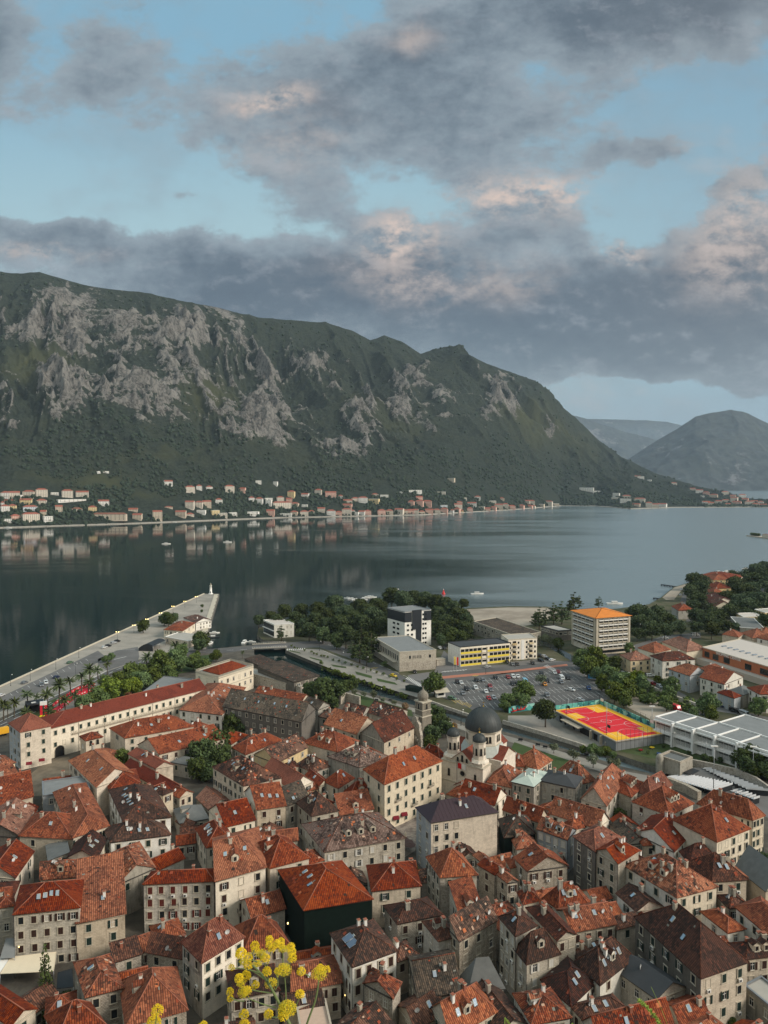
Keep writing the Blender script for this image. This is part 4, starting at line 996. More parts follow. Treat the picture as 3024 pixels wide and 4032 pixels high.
H('T3', (290, 992), (410, 1112), (950, 1028), 15.5, 'h', 'M', 'c', (2, 5), (3, 3, 0, .45), 'tall grey house with a maroon standing-seam metal roof', ch=4, sk=1, sh='n', wm2='b', rh=3.2, styles='pane', name='metal_roofed_house')
H('T3', (965, 1090), (1010, 1235), (1212, 1170), 8, 'h', 'G', 'n', None, None, 'mossy brown roof over dark green netting right of the maroon metal roof', ch=0, rh=3)
H('T3', (1000, 1005), (1290, 1105), (1360, 1062), 8, 'g1', 'r', 'c', None, None, 'long red roof with one arched dormer', ch=1, dm=1, rh=3)
H('T3', (-140, 680), (28, 802), (495, 612), 15, 'h', 'o', 'e', (2, 4), (7, 4), 'grand cream palace with an orange hipped roof and green shutters', ch=2, sk=2, sh='g', rh=4.6, cat='palace', name='palace', styles='closed', bal=[('R', 1, 1), ('R', 3, 2), ('R', 5, 1)], fl=3.7, group=None, dm=0, ws=(1.05, 1.9))
H('T3', (335, 545), (480, 598), (508, 562), 7, 'h', 'r', 'c', None, None, 'dark red roof squeezed between the palace and the church', ch=0, rh=3)
H('U1', (1232, 962), (1448, 1018), (1602, 842), 10.5, 'h', 'r', 'w', (5, 2), None, 'white neat house with red roof behind the dark barracks-like block', ch=2, sk=3, sh='g', rh=4)
H('T2', (265, 167), (905, 292), (1005, 185), 12.5, 'g1', 'G', 'k', (11, 3), (0, 0), 'long dark soot-grey block with three rows of stone-framed windows', ch=0, sk=4, sh='n', rh=5, ws=(1.0, 1.6), fl=3.6, cat='building', name='barracks_block', group=None, styles='dark')
H('T2', (520, 62), (900, 137), (985, 95), 8.5, 'g1', 'r', 'c', None, None, 'red roof peeping out behind the long dark block', ch=4)
H('T2', (915, 145), (1040, 195), (1087, 148), 9.5, 'g1', 'G', 'g', None, (1, 3), 'old grey house with a mossy roof at the end of the long dark block', ch=0, sh='n')
H('T2', (1060, 245), (1130, 265), (1195, 205), 8, 'h', 'm', 'g', (1, 1), None, 'little mossy red roof between the dark block and the bright orange roof', ch=0)
H('T2', (1093, 312), (1355, 394), (1528, 312), 8.5, 'g1', 'o', 'c', None, None, 'bright new orange gable roof with one big chimney', ch=1, rh=4.6)
H('T2', (915, 462), (1200, 537), (1372, 450), 8, 'h', 'r', 'c', (2, 1), None, 'red hipped roof with two satellite dishes and little dormers', ch=2, dm=2, dish=2, sk=1, sh='n', rh=4.2)
H('T2', (1125, 577), (1378, 662), (1650, 590), 9.5, 'h', 'g', 'g', (1, 1), None, 'wide grey-pink mottled roof with a twin dormer', ch=2, dm=2, sk=1, dish=1, rh=4.2, sh='b')
H('T2', (340, 502), (450, 560), (742, 440), 6.5, 'h', 'r', 'c', None, None, 'bright red roof in front of the dark block with stone chimneys', ch=3, rh=3)
H('T2', (520, 560), (700, 628), (955, 500), 8.5, 'g2', 'm', 'y', (2, 1), (3, 1), 'tumbledown yellow-walled house with a mossy broken roof', ch=0, sh='n', rh=3.5, ac=.4)
H('T2', (590, 690), (840, 848), (1000, 778), 8, 'g1', 's', 'e', None, None, 'long smooth brick-red roof running between courtyards', ch=0, rh=3.2)
H('T2', (185, 662), (432, 812), (742, 748), 12, 'h', 'm', 'c', (6, 3), None, 'big house with a mottled pinkish roof and a row of roof dormers', ch=3, dm=1, sk=2, sh='g', rh=4.4)
H('T2', (445, 868), (545, 1007), (777, 975), 10.5, 'g2', 'r', 'c', None, (2, 3), 'red roof with large blue skylights and a bright white gable wall', ch=1, sk=2, sh='b', wm2='w', rh=4.5, ac=.4, ws=(1.1, 1.7), fl=3.4)
H('T2', (760, 905), (782, 978), (965, 905), 10.2, 's2', 'G', 'g', None, (2, 3), 'narrow grey house with an old roof joined to the white-gabled house', ch=0, sk=1, sh='b', rh=2.6)
H('T2', (50, 912), (160, 1017), (282, 932), 4.5, 'g1', 'k', 'g', (4, 1), None, 'small cottage with old brown-orange tiles under the big dark tree', ch=0, sh='n')
H('T2', (150, 1015), (290, 1147), (527, 1092), 9, 'g2', 'r', 'e', (1, 2), (2, 2), 'cream house with a clean red roof and green shutters in the middle left', ch=0, sk=1, sh='g', rh=4)
H('T2', (50, 1162), (132, 1315), (372, 1283), 8.5, 'h', 'r', 'c', None, None, 'red roof with white-framed skylights left of the cream house', ch=2, sk=4, dish=1, rh=3.4)
H('T2', (515, 1215), (520, 1305), (875, 1258), 8, 'g2', 'r', 'c', None, None, 'red roof right below the blue skylight roof', ch=1, sk=1)
H('T2', (1090, 777), (1205, 832), (1335, 752), 7, 'h', 'r', 'c', (2, 2), (1, 1), 'cottage with a clean red roof and one white skylight left of the palace', ch=0, sk=1, sh='g', rh=3, ac=.3)
H('T2', (942, 727), (1052, 815), (1097, 775), 6.5, 'g1', 'r', 'e', None, (1, 1), 'slim red roof beside the skylight cottage', ch=0, sk=1, sh='b')
H('T2', (862, 832), (940, 862), (1052, 852), 5.5, 'g2', 'r', 'y', None, None, 'yellow house with a triangular pediment and a round window', ch=0)
H('T2', (1230, 862), (1300, 915), (1512, 912), 7.5, 'h', 'r', 'c', (1, 1), (1, 1), 'red roof with a stone dormer left of the palace', ch=0, dm=1, sh='g', rh=4)
H('T2', (1180, 955), (1225, 1050), (1492, 1003), 8, 's2', 'r', 'c', None, None, 'plain dull red slope below the palace side', ch=1, rh=2.5)
H('T2', (870, 952), (990, 1057), (1205, 1012), 10, 'h', 'd', 's', (2, 3), (2, 2), 'stone house with a dark brown pyramid roof and a small dormer', ch=1, dm=1, sk=1, sh='b', rh=4.2)
H('T2', (915, 1132), (1095, 1350), (1750, 1240), 10, 'h', 'g', 's', (3, 3), (6, 2), 'large house with a patchwork grey and orange roof beside the paved square', ch=3, dm=3, sk=3, sh='w', rh=4.5, bal=[('L', 1, 0), ('L', 1, 1)])
H('T2', (870, 640), (1000, 702), (1132, 655), 7, 'h', 'm', 'g', None, None, 'mossy patched roof with dishes above a small green tree', ch=1, dish=2, rh=3.4)
H('T2', (770, 640), (800, 680), (880, 655), 7, 'h', 'b', 'c', None, None, 'small dark red roof in the middle of the old roofs', ch=0)
H('T2', (-60, 345), (60, 385), (168, 330), 7, 'h', 'r', 'c', None, None, 'small red hip roof below the white neat house', ch=1)
H('U2', (700, 1135), (850, 1197), (1045, 1103), 8.5, 'g2', 'b', 'c', None, (3, 1), 'old church hall with a long dark brown roof by the ruined tower', ch=0, cat='church hall', name='church_hall', group=None, rh=5.5, sh='n', wm2='g')
H('U2', (588, 998), (700, 1035), (770, 980), 7.5, 'g1', 'm', 'g', None, None, 'mossy red wing of the convent behind the bright orange gable', ch=0, rh=2.6)
H('U2', (735, 1000), (900, 1052), (1000, 990), 7.5, 'g1', 'm', 's', (3, 1), None, 'convent wing with three white windows behind the church hall', ch=0, rh=2.8, sh='w', styles='closed')
# fillers seen between the named houses
H('T1', (1400, 620), (1560, 650), (1659, 610), 5, 'h', 'L', 'g', None, None, 'low grey shed roof hidden by the dark tree', ch=0)
H('T3', (1040, 1190), (1110, 1330), (1260, 1290), 7, 'h', 'p', 'g', None, None, 'small orange roofs in the courtyard left of the blue-grey house', ch=1, rh=2)
H('T3', (1500, 1120), (1560, 1170), (1720, 1130), 8, 'h', 'r', 'c', None, None, 'small red roof behind the blue-grey rendered house', ch=1, rh=2)
H('T7', (1020, 170), (1060, 240), (1130, 215), 7.5, 'h', 'r', 'c', None, None, 'tiny red dormer-like roof left of the broad gable house', ch=0, dm=0)
H('T7', (1120, 440), (1165, 530), (1290, 500), 8.5, 'h', 'p', 'c', None, None, 'patchy orange roof with chimneys in front of the broad gable house', ch=3, rh=1.8)
H('T7', (560, 410), (620, 470), (780, 440), 6.5, 'f', 'c', 'w', None, None, 'white roof terrace with table and chairs', ch=0, mats_extra=m_white)
def inquad(x, y, q, mg):
 for a, b in zip(q, q[1:]+q[:1]):
  L = math.hypot(b[0]-a[0], b[1]-a[1])
  if ((b[0]-a[0])*(y-a[1])-(b[1]-a[1])*(x-a[0]))/max(L, .1) < -mg: return False
 return True
def fillers():
 Q = [([(a.x, a.y), (b.x, b.y), (c.x, c.y), ((a+c-b).x, (a+c-b).y)], h, l) for l, a, b, c, h in HOUSES]
 ex = [(at('T1', 350, 720), 17), (at('T1', 480, 620), 12), (at('T1', 330, 830), 10), (at('T3', 180, 1200), 15), (at('T3', 250, 1300), 9), (at('T5', 180, 1050), 17), (at('T5', 480, 1150), 13), (at('T2', 60, 700), 16), (at('T2', 40, 850), 12), (at('T6', 1000, 900), 10), (at('T4', 430, 1040), 9), (at('T3', 500, 800), 14), (at('T3', 800, 600), 16), (at('T3', 1000, 450), 14), (at('T8', 1300, 1550), 6), (at('T4', 1100, 800), 22), (at('T4', 1400, 850), 26), (at('T1', 700, 620), 7), (at('U2', 700, 950), 14), (at('U2', 1100, 1100), 14), (at('U2', 850, 960), 14)]
 g = random.Random(11); used = set(); n = 0
 words_ = ['small worn red roof', 'low brown roof', 'little orange roof', 'narrow dark roof', 'small faded tiled roof']
 for y in range(120, 330, 3):
  for x in range(-110, 130, 3):
   px_, py_ = x+g.uniform(-1, 1), y+g.uniform(-1, 1)
   if any((e.x-px_)**2+(e.y-py_)**2 < r*r for e, r in ex): continue
   if any(inquad(px_, py_, q, 1.5) for q, h, l in Q): continue
   ds = sorted((math.hypot(sum(p[0] for p in q)/4-px_, sum(p[1] for p in q)/4-py_), i) for i, (q, h, l) in enumerate(Q))
   near = [Q[i] for d, i in ds[:4]]
   if ds[3][0] > 21: continue
   vx = [math.atan2(sum(p[1] for p in q[0])/4-py_, sum(p[0] for p in q[0])/4-px_) for q in near]
   v = Vector((0, 0));
   for a_ in vx: v += Vector((math.cos(a_), math.sin(a_)))
   if v.length > 2.7: continue
   q0 = near[0][0]; an = math.atan2(q0[2][1]-q0[1][1], q0[2][0]-q0[1][0]); nm = near[0][2]
   for (w, d) in ((11, 8), (8, 8), (8, 6), (6, 6), (5, 5)):
    ok = True
    for sx in (-1, -.33, .33, 1):
     for sy in (-1, -.33, .33, 1):
      X = px_+math.cos(an)*sx*w/2-math.sin(an)*sy*d/2; Y = py_+math.sin(an)*sx*w/2+math.cos(an)*sy*d/2
      if any(inquad(X, Y, q, .4) for q, h, l in Q): ok = False; break
     if not ok: break
    if ok: break
   if not ok: continue
   cand = [m_[2] for m_ in near if m_[2] not in used and len(m_[2].split()) <= 13]
   if not cand: continue
   used.add(cand[0]); h = max(4.5, min(near[0][1]-2.8, 8)*g.uniform(.85, 1)); kk = g.randrange(5)
   short = ' '.join(cand[0].split()[:9])
   while short.split()[-1] in ('a', 'the', 'and', 'with', 'of', 'in', 'at', 'on', 'by', 'beside', 'behind', 'its', 'under', 'over', 'one', 'two', 'left', 'right', 'small', 'dark', 'above', 'below', 'long', 'tall', 'bright', 'green', 'joined', 'to', 'stone', 'white', 'between', 'red', 'near', 'orange', 'big', 'plain', 'brown', 'cream', 'grey', 'running'): short = ' '.join(short.split()[:-1])
   P = [Vector((px_+math.cos(an)*sx*w/2-math.sin(an)*sy*d/2, py_+math.sin(an)*sx*w/2+math.cos(an)*sy*d/2, G0+h)) for sx, sy in ((-1, 1), (-1, -1), (1, -1))]
   pr = []
   for p in P: u_, v_ = proj(p.x, p.y, p.z); pr.append((u_, v_))
   if pr[1][1] > 2300: continue
   H('P', pr[0], pr[1], pr[2], h, g.choice('hgg'), 'rbopm'[kk] if kk != 1 else 'b', g.choice('csrg'), None, (2, 1), words_[[0, 1, 2, 3, 4][kk]]+' next to the '+short, ch=g.randrange(2), sh='b', rh=min(w, d)*.28)
   Q.append(([(P[0].x, P[0].y), (P[1].x, P[1].y), (P[2].x, P[2].y), ((P[0]+P[2]-P[1]).x, (P[0]+P[2]-P[1]).y)], h, 'x '*20)); n += 1
 print('FILLERS', n)
fillers()
# ------------------------------------------------------------------ landmarks
class Fr:
 def __init__(s, o, a, b=None, flip=False):
  "o origin, a point giving the x direction; y is 90 degrees to the left of x"
  s.o = Vector((o.x, o.y, 0)); d = Vector((a.x-o.x, a.y-o.y, 0)); s.L = d.length; s.ux = d.normalized(); s.uy = Vector((-s.ux.y, s.ux.x, 0)); s.rz = math.atan2(s.ux.y, s.ux.x)
 def p(s, x, y, z=0.0): return s.o+s.ux*x+s.uy*y+Vector((0, 0, G0+z))
 def box(s, mb, x0, x1, y0, y1, z0, z1, m, mtop=None):
  P = [s.p(x0, y0), s.p(x1, y0), s.p(x1, y1), s.p(x0, y1)]
  mb.prism([(q.x, q.y) for q in P], G0+z0, G0+z1, m, mtop, True)
def gable(mb, fr, x0, x1, y0, y1, z, rh, along, mr, mw, ov=.3, th=.15):
 "gable roof over a rectangle of the frame; ridge along 'x' or 'y'"
 def q(l, w, zz): return fr.p(x0+(x1-x0)*l, y0+(y1-y0)*w, zz) if along == 'x' else fr.p(x0+(x1-x0)*w, y0+(y1-y0)*l, zz)
 L = (x1-x0) if along == 'x' else (y1-y0); Wd = (y1-y0) if along == 'x' else (x1-x0); el = ov/L; ew = ov/Wd
 for l in (0, 1): mb.face([q(l, 0, z), q(l, 1, z), q(l, .5, z+rh)], mw)
 for a, b in ((-ew, .5), (1+ew, .5)):
  f = [q(-el, a, z-rh*2*ew), q(1+el, a, z-rh*2*ew), q(1+el, b, z+rh), q(-el, b, z+rh)]
  if (f[1]-f[0]).cross(f[2]-f[0]).z < 0: f.reverse()
  up = Vector((0, 0, th)); mb.face([v+up for v in f], mr)
  mb.face(list(reversed(f)), m_gut)
  for v0, v1 in zip(f, f[1:]+f[:1]): mb.face([v0, v1, v1+up, v0+up], mr)
def ngon(fr, cx, cy, r, z, n, rot=0): return [fr.p(cx+r*math.cos(6.28318*(i+rot)/n), cy+r*math.sin(6.28318*(i+rot)/n), z) for i in range(n)]
def octa(mb, fr, cx, cy, r0, r1, z0, z1, m, n=8, rot=.5, cap=True):
 a, b = ngon(fr, cx, cy, r0, z0, n, rot), ngon(fr, cx, cy, r1, z1, n, rot)
 for i in range(n): mb.face([a[i], a[(i+1) % n], b[(i+1) % n], b[i]], m)
 if cap: mb.face(b, m)
def dome(mb, fr, cx, cy, r, z, hgt, m, n=24, rib=None):
 prof = [(r*1.0, 0)]+[(r*math.cos(t)*1.02, hgt*math.sin(t)) for t in [i*math.pi/2/9 for i in range(1, 9)]]+[(.02, hgt)]
 c = fr.p(cx, cy, z); mb.lathe((c.x, c.y, c.z), prof, m, n)
 if rib:
  for i in range(n):
   a = 6.28318*i/n
   for (r0, z0), (r1, z1) in zip(prof[:-2], prof[1:-1]):
    mb.tube((c.x+r0*math.cos(a), c.y+r0*math.sin(a), c.z+z0), (c.x+r1*math.cos(a), c.y+r1*math.sin(a), c.z+z1), .045, .045, rib, 4, False)
def cross(mb, p, h, m):
 mb.box((p.x, p.y, p.z), .12, .12, h, m); mb.box((p.x, p.y, p.z+h*.6), h*.5, .12, .14, m)
 mb.lathe((p.x, p.y, p.z-.35), [(.05, 0), (.28, .15), (.28, .35), (.05, .5)], m, 8)
def arch_win(parent, org, p, rz, w, h, n=1, gap=.35):
 "round-headed openings standing 2 cm proud of the wall"
 for i in range(n):
  mb = MB(); x = (i-(n-1)/2)*(w+gap)
  d = Vector((math.cos(rz), math.sin(rz), 0)); nn = Vector((d.y, -d.x, 0)); b = p+d*x+nn*.03
  pts = [b-d*w/2, b+d*w/2]+[b+d*(w/2*math.cos(t))+Vector((0, 0, h-w/2+w/2*math.sin(t))) for t in [j*math.pi/6 for j in range(0, 7)]]
  mb.face(pts, m_dark)
  q = [b+nn*.05+d*((w/2+.1)*math.cos(t))+Vector((0, 0, h-w/2+(w/2+.1)*math.sin(t))) for t in [j*math.pi/6 for j in range(0, 7)]]
  q = [b+nn*.05+d*(w/2+.1)]+q+[b+nn*.05-d*(w/2+.1)]
  for a, c in zip(q[:-1], q[1:]): mb.tube(a, c, .09, .09, m_surr, 4)
  mb.build('window', parent, org)
def church():
 a = at('T3', 497, 600, G0+13); b = at('T3', 832, 684, G0+13)
 f = Fr(a, b); Wd = f.L; org = f.p(Wd/2, 10, 0); wa = WA['a']
 root = empty('domed_church', org, 0, 'pale stone church with one big grey dome and two small domed bell towers', 'church')
 lead = plain('dome_lead', (.048, .054, .053), .55, .1, .35, .8); gold = plain('gilt', (.7, .45, .1), .3, .9)
 tw = 5.6; rt = RO['s']
 nv = MB()
 f.box(nv, tw*.7, Wd-tw*.7, .5, 26, -.2, 14.2, wa); f.box(nv, -1.8, Wd+1.8, 9.5, 21, -.2, 13.0, wa)
 f.box(nv, .6, Wd-.6, 4, 24, -.2, 8.6, wa); f.box(nv, -.25, Wd+.25, -.2, .5, 6.3, 6.6, m_surr)
 nv.build('wall', root, org)
 r = MB(); cx = Wd/2; hw = Wd/2-tw*.7
 gable(r, f, cx-hw, cx+hw, .2, 10, 14.2, 3.2, 'y', rt, wa); gable(r, f, cx-hw, cx+hw, 20.5, 26, 14.2, 3.0, 'y', rt, wa)
 gable(r, f, -1.8, cx-4, 10.2, 20.3, 13.0, 3.2, 'x', rt, wa); gable(r, f, cx+4, Wd+1.8, 10.2, 20.3, 13.0, 3.2, 'x', rt, wa)
 r.build('roof', root, org)
 dr = MB(); cy = 15.2
 octa(dr, f, cx, cy, 8.4, 6.7, 13.2, 16.4, plain('pale_lead_skirt', (.42, .44, .40), .7, 0, .2, 1), 8)
 octa(dr, f, cx, cy, 6.2, 6.2, 15.6, 21.0, wa, 8); octa(dr, f, cx, cy, 6.45, 6.6, 20.7, 21.3, m_surr, 8); octa(dr, f, cx, cy, 6.4, 6.4, 16.3, 16.7, m_surr, 8)
 drum = dr.build('drum', root, org)
 for i in range(8):
  an = 6.28318*(i+1)/8+f.rz; rr = 6.2*math.cos(math.pi/8); c = f.p(cx, cy, 17.4)
  p = c+Vector((math.cos(an), math.sin(an), 0))*rr; arch_win(drum, org, p, an+math.pi/2, .85, 2.4, 2)
 d = MB(); dome(d, f, cx, cy, 6.3, 21.3, 7.0, lead, 32, lead); t = f.p(cx, cy, 28.8); cross(d, t, 1.8, gold); d.build('dome', root, org)
 for x in (tw/2, Wd-tw/2):
  tb = MB(); f.box(tb, x-tw/2, x+tw/2, 0, tw, -.2, 12.8, wa); f.box(tb, x-tw/2-.22, x+tw/2+.22, -.22, tw+.22, 12.8, 13.3, m_surr); f.box(tb, x-tw/2-.15, x+tw/2+.15, -.15, tw+.15, 6.2, 6.5, m_surr)
  f.box(tb, x-tw/2+.4, x+tw/2-.4, .4, tw-.4, 13.3, 14.6, wa); octa(tb, f, x, tw/2, 3.3, 2.6, 14.4, 15.2, wa)
  octa(tb, f, x, tw/2, 2.1, 2.1, 15.0, 20.9, wa); octa(tb, f, x, tw/2, 2.3, 2.35, 20.6, 21.1, m_surr)
  tower = tb.build('bell_tower', root, org)
  for i in range(8):
   an = 6.28318*(i+1)/8+f.rz; p = f.p(x, tw/2, 16.6)+Vector((math.cos(an), math.sin(an), 0))*2.1*math.cos(math.pi/8); arch_win(tower, org, p, an+math.pi/2, .75, 2.5)
  d = MB(); dome(d, f, x, tw/2, 2.2, 21.1, 2.5, lead, 20, lead); cross(d, f.p(x, tw/2, 24.1), 1.5, gold); d.build('small_dome', tower, org)
  arch_win(root, org, f.p(x, -.0, 8.0), f.rz, .8, 2.6)
 # front: three round-headed openings, rose window, portal
 for i, (dx, hh) in enumerate(((-1.7, 1.5), (0, 2.3), (1.7, 1.5))): arch_win(root, org, f.p(cx+dx, .18, 13.6 if i != 1 else 13.7), f.rz, .8, hh)
 m = MB(); c = f.p(cx, .42, 9.7); ring = [c+f.ux*1.0*math.cos(t)+Vector((0, 0, 1.0*math.sin(t))) for t in [j*.3927 for j in range(16)]]
 m.face(ring, m_dark)
 for u, v in zip(ring, ring[1:]+ring[:1]): m.tube(u, v, .16, .16, m_surr, 5)
 m.build('rose_window', root, org)
 m = MB(); f.box(m, cx-2, cx+2, -1.2, .5, -.2, 5.9, wa); gable(m, f, cx-2.2, cx+2.2, -1.3, .5, 5.9, 1.4, 'y', RO['k'], wa); m.build('porch', root, org)
 arch_win(root, org, f.p(cx, -1.25, 0), f.rz, 1.8, 3.6)
 for y in (6.5, 9.5, 22.5): arch_win(root, org, f.p(Wd-.6, y, 4.2), f.rz+math.pi/2, .9, 3.0)
 for y in (13, 15.2, 17.4): arch_win(root, org, f.p(Wd+1.8, y, 6.2), f.rz+math.pi/2, .9, 2.8)
 # flags
 fl = MB(); red = plain('flag_red', (.55, .02, .02), .8); wv = []
 for k, (x0, mm) in enumerate(((cx-1.7, red), (cx-.3, m_white))):
  for j in range(5):
   f0 = f.p(x0+.3*j, .25-.12*math.sin(j*2.1), 13.2-.05*j); f1 = f.p(x0+.3*(j+1), .25-.12*math.sin((j+1)*2.1), 13.2-.05*(j+1)); D_ = Vector((0, 0, 1.9))
   fl.face([f0-D_, f1-D_*.97, f1, f0], mm)
 tag(fl.build('flag', None, f.p(cx, .3, 9)), 'red and white flags draped between the two church bell towers', 'flag')
church()
def bell_tower():
 f = Fr(at('U2', 1048, 1200), at('U2', 1100, 1222)); org = f.p(2.5, 2.5, 0); w = WA['r']; w2 = WA['T']
 root = empty('ruined_bell_tower', org, 0, 'old grey stone bell tower with an onion dome and a ruined church front below it', 'bell tower')
 m = MB(); s = 4.9
 f.box(m, 0, s, 0, s, -.2, 11.4, w2); f.box(m, -.2, s+.2, -.2, s+.2, 11.4, 11.8, m_surr); f.box(m, .2, s-.2, .2, s-.2, 11.8, 17.2, w2); f.box(m, -.15, s+.15, -.15, s+.15, 17.2, 17.7, m_surr)
 f.box(m, -.1, s+.1, -.1, s+.1, 14.0, 14.2, m_surr)
 b = m.build('shaft', root, org)
 for k in range(4):
  an = f.rz+k*math.pi/2; c = f.p(s/2, s/2, 14.4); p = c+Vector((math.sin(an), -math.cos(an), 0))*(s/2-.2); arch_win(b, org, p, an, 1.0, 2.3, 1)
 d = MB(); octa(d, f, s/2, s/2, 2.0, 2.0, 17.7, 18.6, w2); c = f.p(s/2, s/2, 18.5)
 d.lathe((c.x, c.y, c.z), [(2.1, 0), (2.3, .7), (2.2, 1.5), (1.7, 2.4), (1.0, 3.0), (.45, 3.5), (.2, 4.2), (.12, 5.0), (.02, 5.2)], w2, 16); d.build('onion_dome', root, org)
 # ragged church front standing in front of the tower
 m = MB(); pts = [(-1.5, 0), (-1.5, 5.0), (-.8, 6.2), (-.9, 8.2), (0, 9.0), (.6, 11.0), (1.6, 11.8), (3.0, 11.4), (3.6, 9.9), (4.6, 9.0), (4.8, 6.5), (5.6, 4.8), (5.8, 0)]
 A = [f.p(x, -1.6, z) for x, z in pts]; B = [f.p(x, -.3, z) for x, z in pts]
 m.face(A[::-1], w); m.face(B, w)
 for i in range(len(A)): j = (i+1) % len(A); m.face([A[i], A[j], B[j], B[i]], w)
 for i in range(26):
  m.box(tuple(f.p(rnd.uniform(-2.2, 6), rnd.uniform(-2.8, -1.5), rnd.uniform(-.2, 7))), rnd.uniform(.4, 1.2), rnd.uniform(.3, .9), rnd.uniform(.4, 1.6), w, rnd.random())
 m.build('ruined_front', root, org)
bell_tower()
def palace_trim():
 r, P, org, loc, ro = LP; m = MB(); a, b = P(0, .02), P(0, .98); d = (b-a).normalized(); n = Vector((d.y, -d.x, 0)); L = (b-a).length; z = -4.1
 a0 = a+d*L*.10; f = Fr(a0+n*0, b); f.box(m, 0, f.L*.93, -1.0, 0, 7.6, 7.78, m_stone)
 for i in range(int(f.L*.93/1.1)): f.box(m, i*1.1, i*1.1+.12, -.98, -.86, 7.78, 8.6, m_surr)
 f.box(m, 0, f.L*.93, -1.0, -.88, 8.6, 8.7, m_surr); m.build('balcony', r, org)
 arch_win(r, org, P(0, .045, -12.1)+n*.03, math.atan2(d.y, d.x), 3.6, 4.4)
 for i in range(1, 7):
  q_ = P(0, i/6.5); m = MB(); m.tube(q_+n*.08, q_+n*.08+Vector((0, 0, -12)), .07, .07, m_gut, 5); m.build('downpipe', r, org)
palace_trim()
def clock_tower():
 r, P, org, loc, ro = H('T1', (655, 412), (700, 446), (836, 415), 8.6, 'h', 'p', 'a', None, None, 'short square clock tower with a tiled cap on the main square', rh=1.6, ch=0, cat='clock tower', name='clock_tower', group=None)
 a, b = P(1, 0), P(0, 0); d = (b-a).normalized(); n = Vector((d.y, -d.x, 0))
 m = MB(); c = (a+b)/2+n*.06+Vector((0, 0, -3.2)); R_ = 1.15
 ring = [c+d*R_*math.cos(t)+Vector((0, 0, R_*math.sin(t))) for t in [j*.3927 for j in range(16)]]; m.face(ring, m_white)
 for u, v in zip(ring, ring[1:]+ring[:1]): m.tube(u, v, .12, .12, m_surr, 5)
 m.tube(c+n*.04, c+n*.04+d*.5+Vector((0, 0, .4)), .05, .03, m_dmetal, 4); m.tube(c+n*.04, c+n*.04+Vector((0, 0, .85)), .04, .02, m_dmetal, 4)
 m.build('clock_face', r, org)
 for x in (.3, .7):
  arch_win(r, org, P(0, x, -2.6), math.atan2((P(0, 1)-P(0, 0)).y, (P(0, 1)-P(0, 0)).x), 1.0, 2.0)
clock_tower()
def mansion():
 r, P, org, loc, ro = H('U1', (1278, 738), (1428, 778), (1655, 703), 11.5, 'f', 'e', 'e', (3, 2), (6, 2), 'cream neoclassical villa with a balustrade round its red roof', ch=0, cat='villa', name='villa', group=None, mats_extra=m_surr, sh='n', fl=4.2, ws=(1.0, 1.9), styles='pane', top=2.0)
 m = MB(); z = .5
 e = [P(.88, .1, z), P(.12, .1, z), P(.12, .9, z), P(.88, .9, z)]; n0, n1 = P(.5, .3, 3.2), P(.5, .7, 3.2)
 for f in ([e[1], e[2], n1, n0], [e[3], e[0], n0, n1], [e[0], e[1], n0], [e[2], e[3], n1]): m.face(f, RO['r'])
 m.build('roof', r, org)
 m = MB()
 for p, q in ((P(1, 0), P(0, 0)), (P(0, 0), P(0, 1)), (P(0, 1), P(1, 1)), (P(1, 1), P(1, 0))):
  m.tube(p+Vector((0, 0, 1.1)), q+Vector((0, 0, 1.1)), .12, .12, m_surr, 4); k = int((q-p).length/.5)
  for i in range(k): c = p+(q-p)*(i+.5)/k; m.box((c.x, c.y, c.z+.45), .18, .18, .6, m_surr)
  for zz in (-.3, -4.9): m.tube(p+Vector((0, 0, zz)), q+Vector((0, 0, zz)), .22, .22, m_surr, 4)
 m.build('balustrade', r, org)
mansion()
# ------------------------------------------------------------------ the new quarter
def B_(*a, **k):
 k.setdefault('group', None); k.setdefault('name', 'building'); k.setdefault('cat', 'building'); k.setdefault('ch', 0); return H(*a, **k)
def face_boxes(root, org, p0, p1, items, name):
 "items (x0,x1,z0,z1,depth,mat) boxes on the wall line p0->p1, z relative to p0"
 d = (p1-p0); L = d.length; d.normalize(); n = Vector((d.y, -d.x, 0)); m = MB()
 for x0, x1, z0, z1, dp, mt in items:
  q = [p0+d*x0*L-n*.05, p0+d*x0*L+n*dp, p0+d*x1*L+n*dp, p0+d*x1*L-n*.05]
  q = [q[0], q[1], q[2], q[3]]
  m.prism([(v.x, v.y) for v in q], p0.z+z0, p0.z+z1, mt, None, True)
 return m.build(name, root, org)
def tower_block():
 r, P, org, loc, ro = B_('U2', (873, 322), (985, 350), (1157, 334), 23, 'f', 'e', 'w', None, None, 'white tower block with black top floors and a dark glass stripe', mats_extra=m_metal, name='tower_block', cat='tower block')
 a, b, c = P(1, 0), P(0, 0), P(0, 1); g = m_glass; k = plain('black_cladding', (.03, .034, .04), .4, .2)
 face_boxes(r, org, a, b, [(0, 1.0, -6.6, -.3, .12, k)], 'black_cladding')
 face_boxes(r, org, b, c, [(0, .26, -6.6, -.3, .12, k), (.72, 1.0, -6.6, -.3, .12, k), (.28, .62, -11.5, .9, .7, k), (.42, .62, -21, -11.5, .3, k)], 'black_cladding')
 for j in range(7):
  for x in (.12, .27):
   if j > 1: face_boxes(r, org, b, c, [(x-.04, x+.04, -1.8-3.1*j-1.3, -1.8-3.1*j, .06, g)], 'window')
  for x in (.70, .79): face_boxes(r, org, b, c, [(x-.035, x+.035, -1.8-3.1*j-1.3, -1.8-3.1*j, .06 if j > 1 else .16, g)], 'window')
  for x in (.38, .62):
   if j > 1: face_boxes(r, org, a, b, [(x-.07, x+.07, -1.8-3.1*j-1.3, -1.8-3.1*j, .06, g)], 'window')
tower_block()
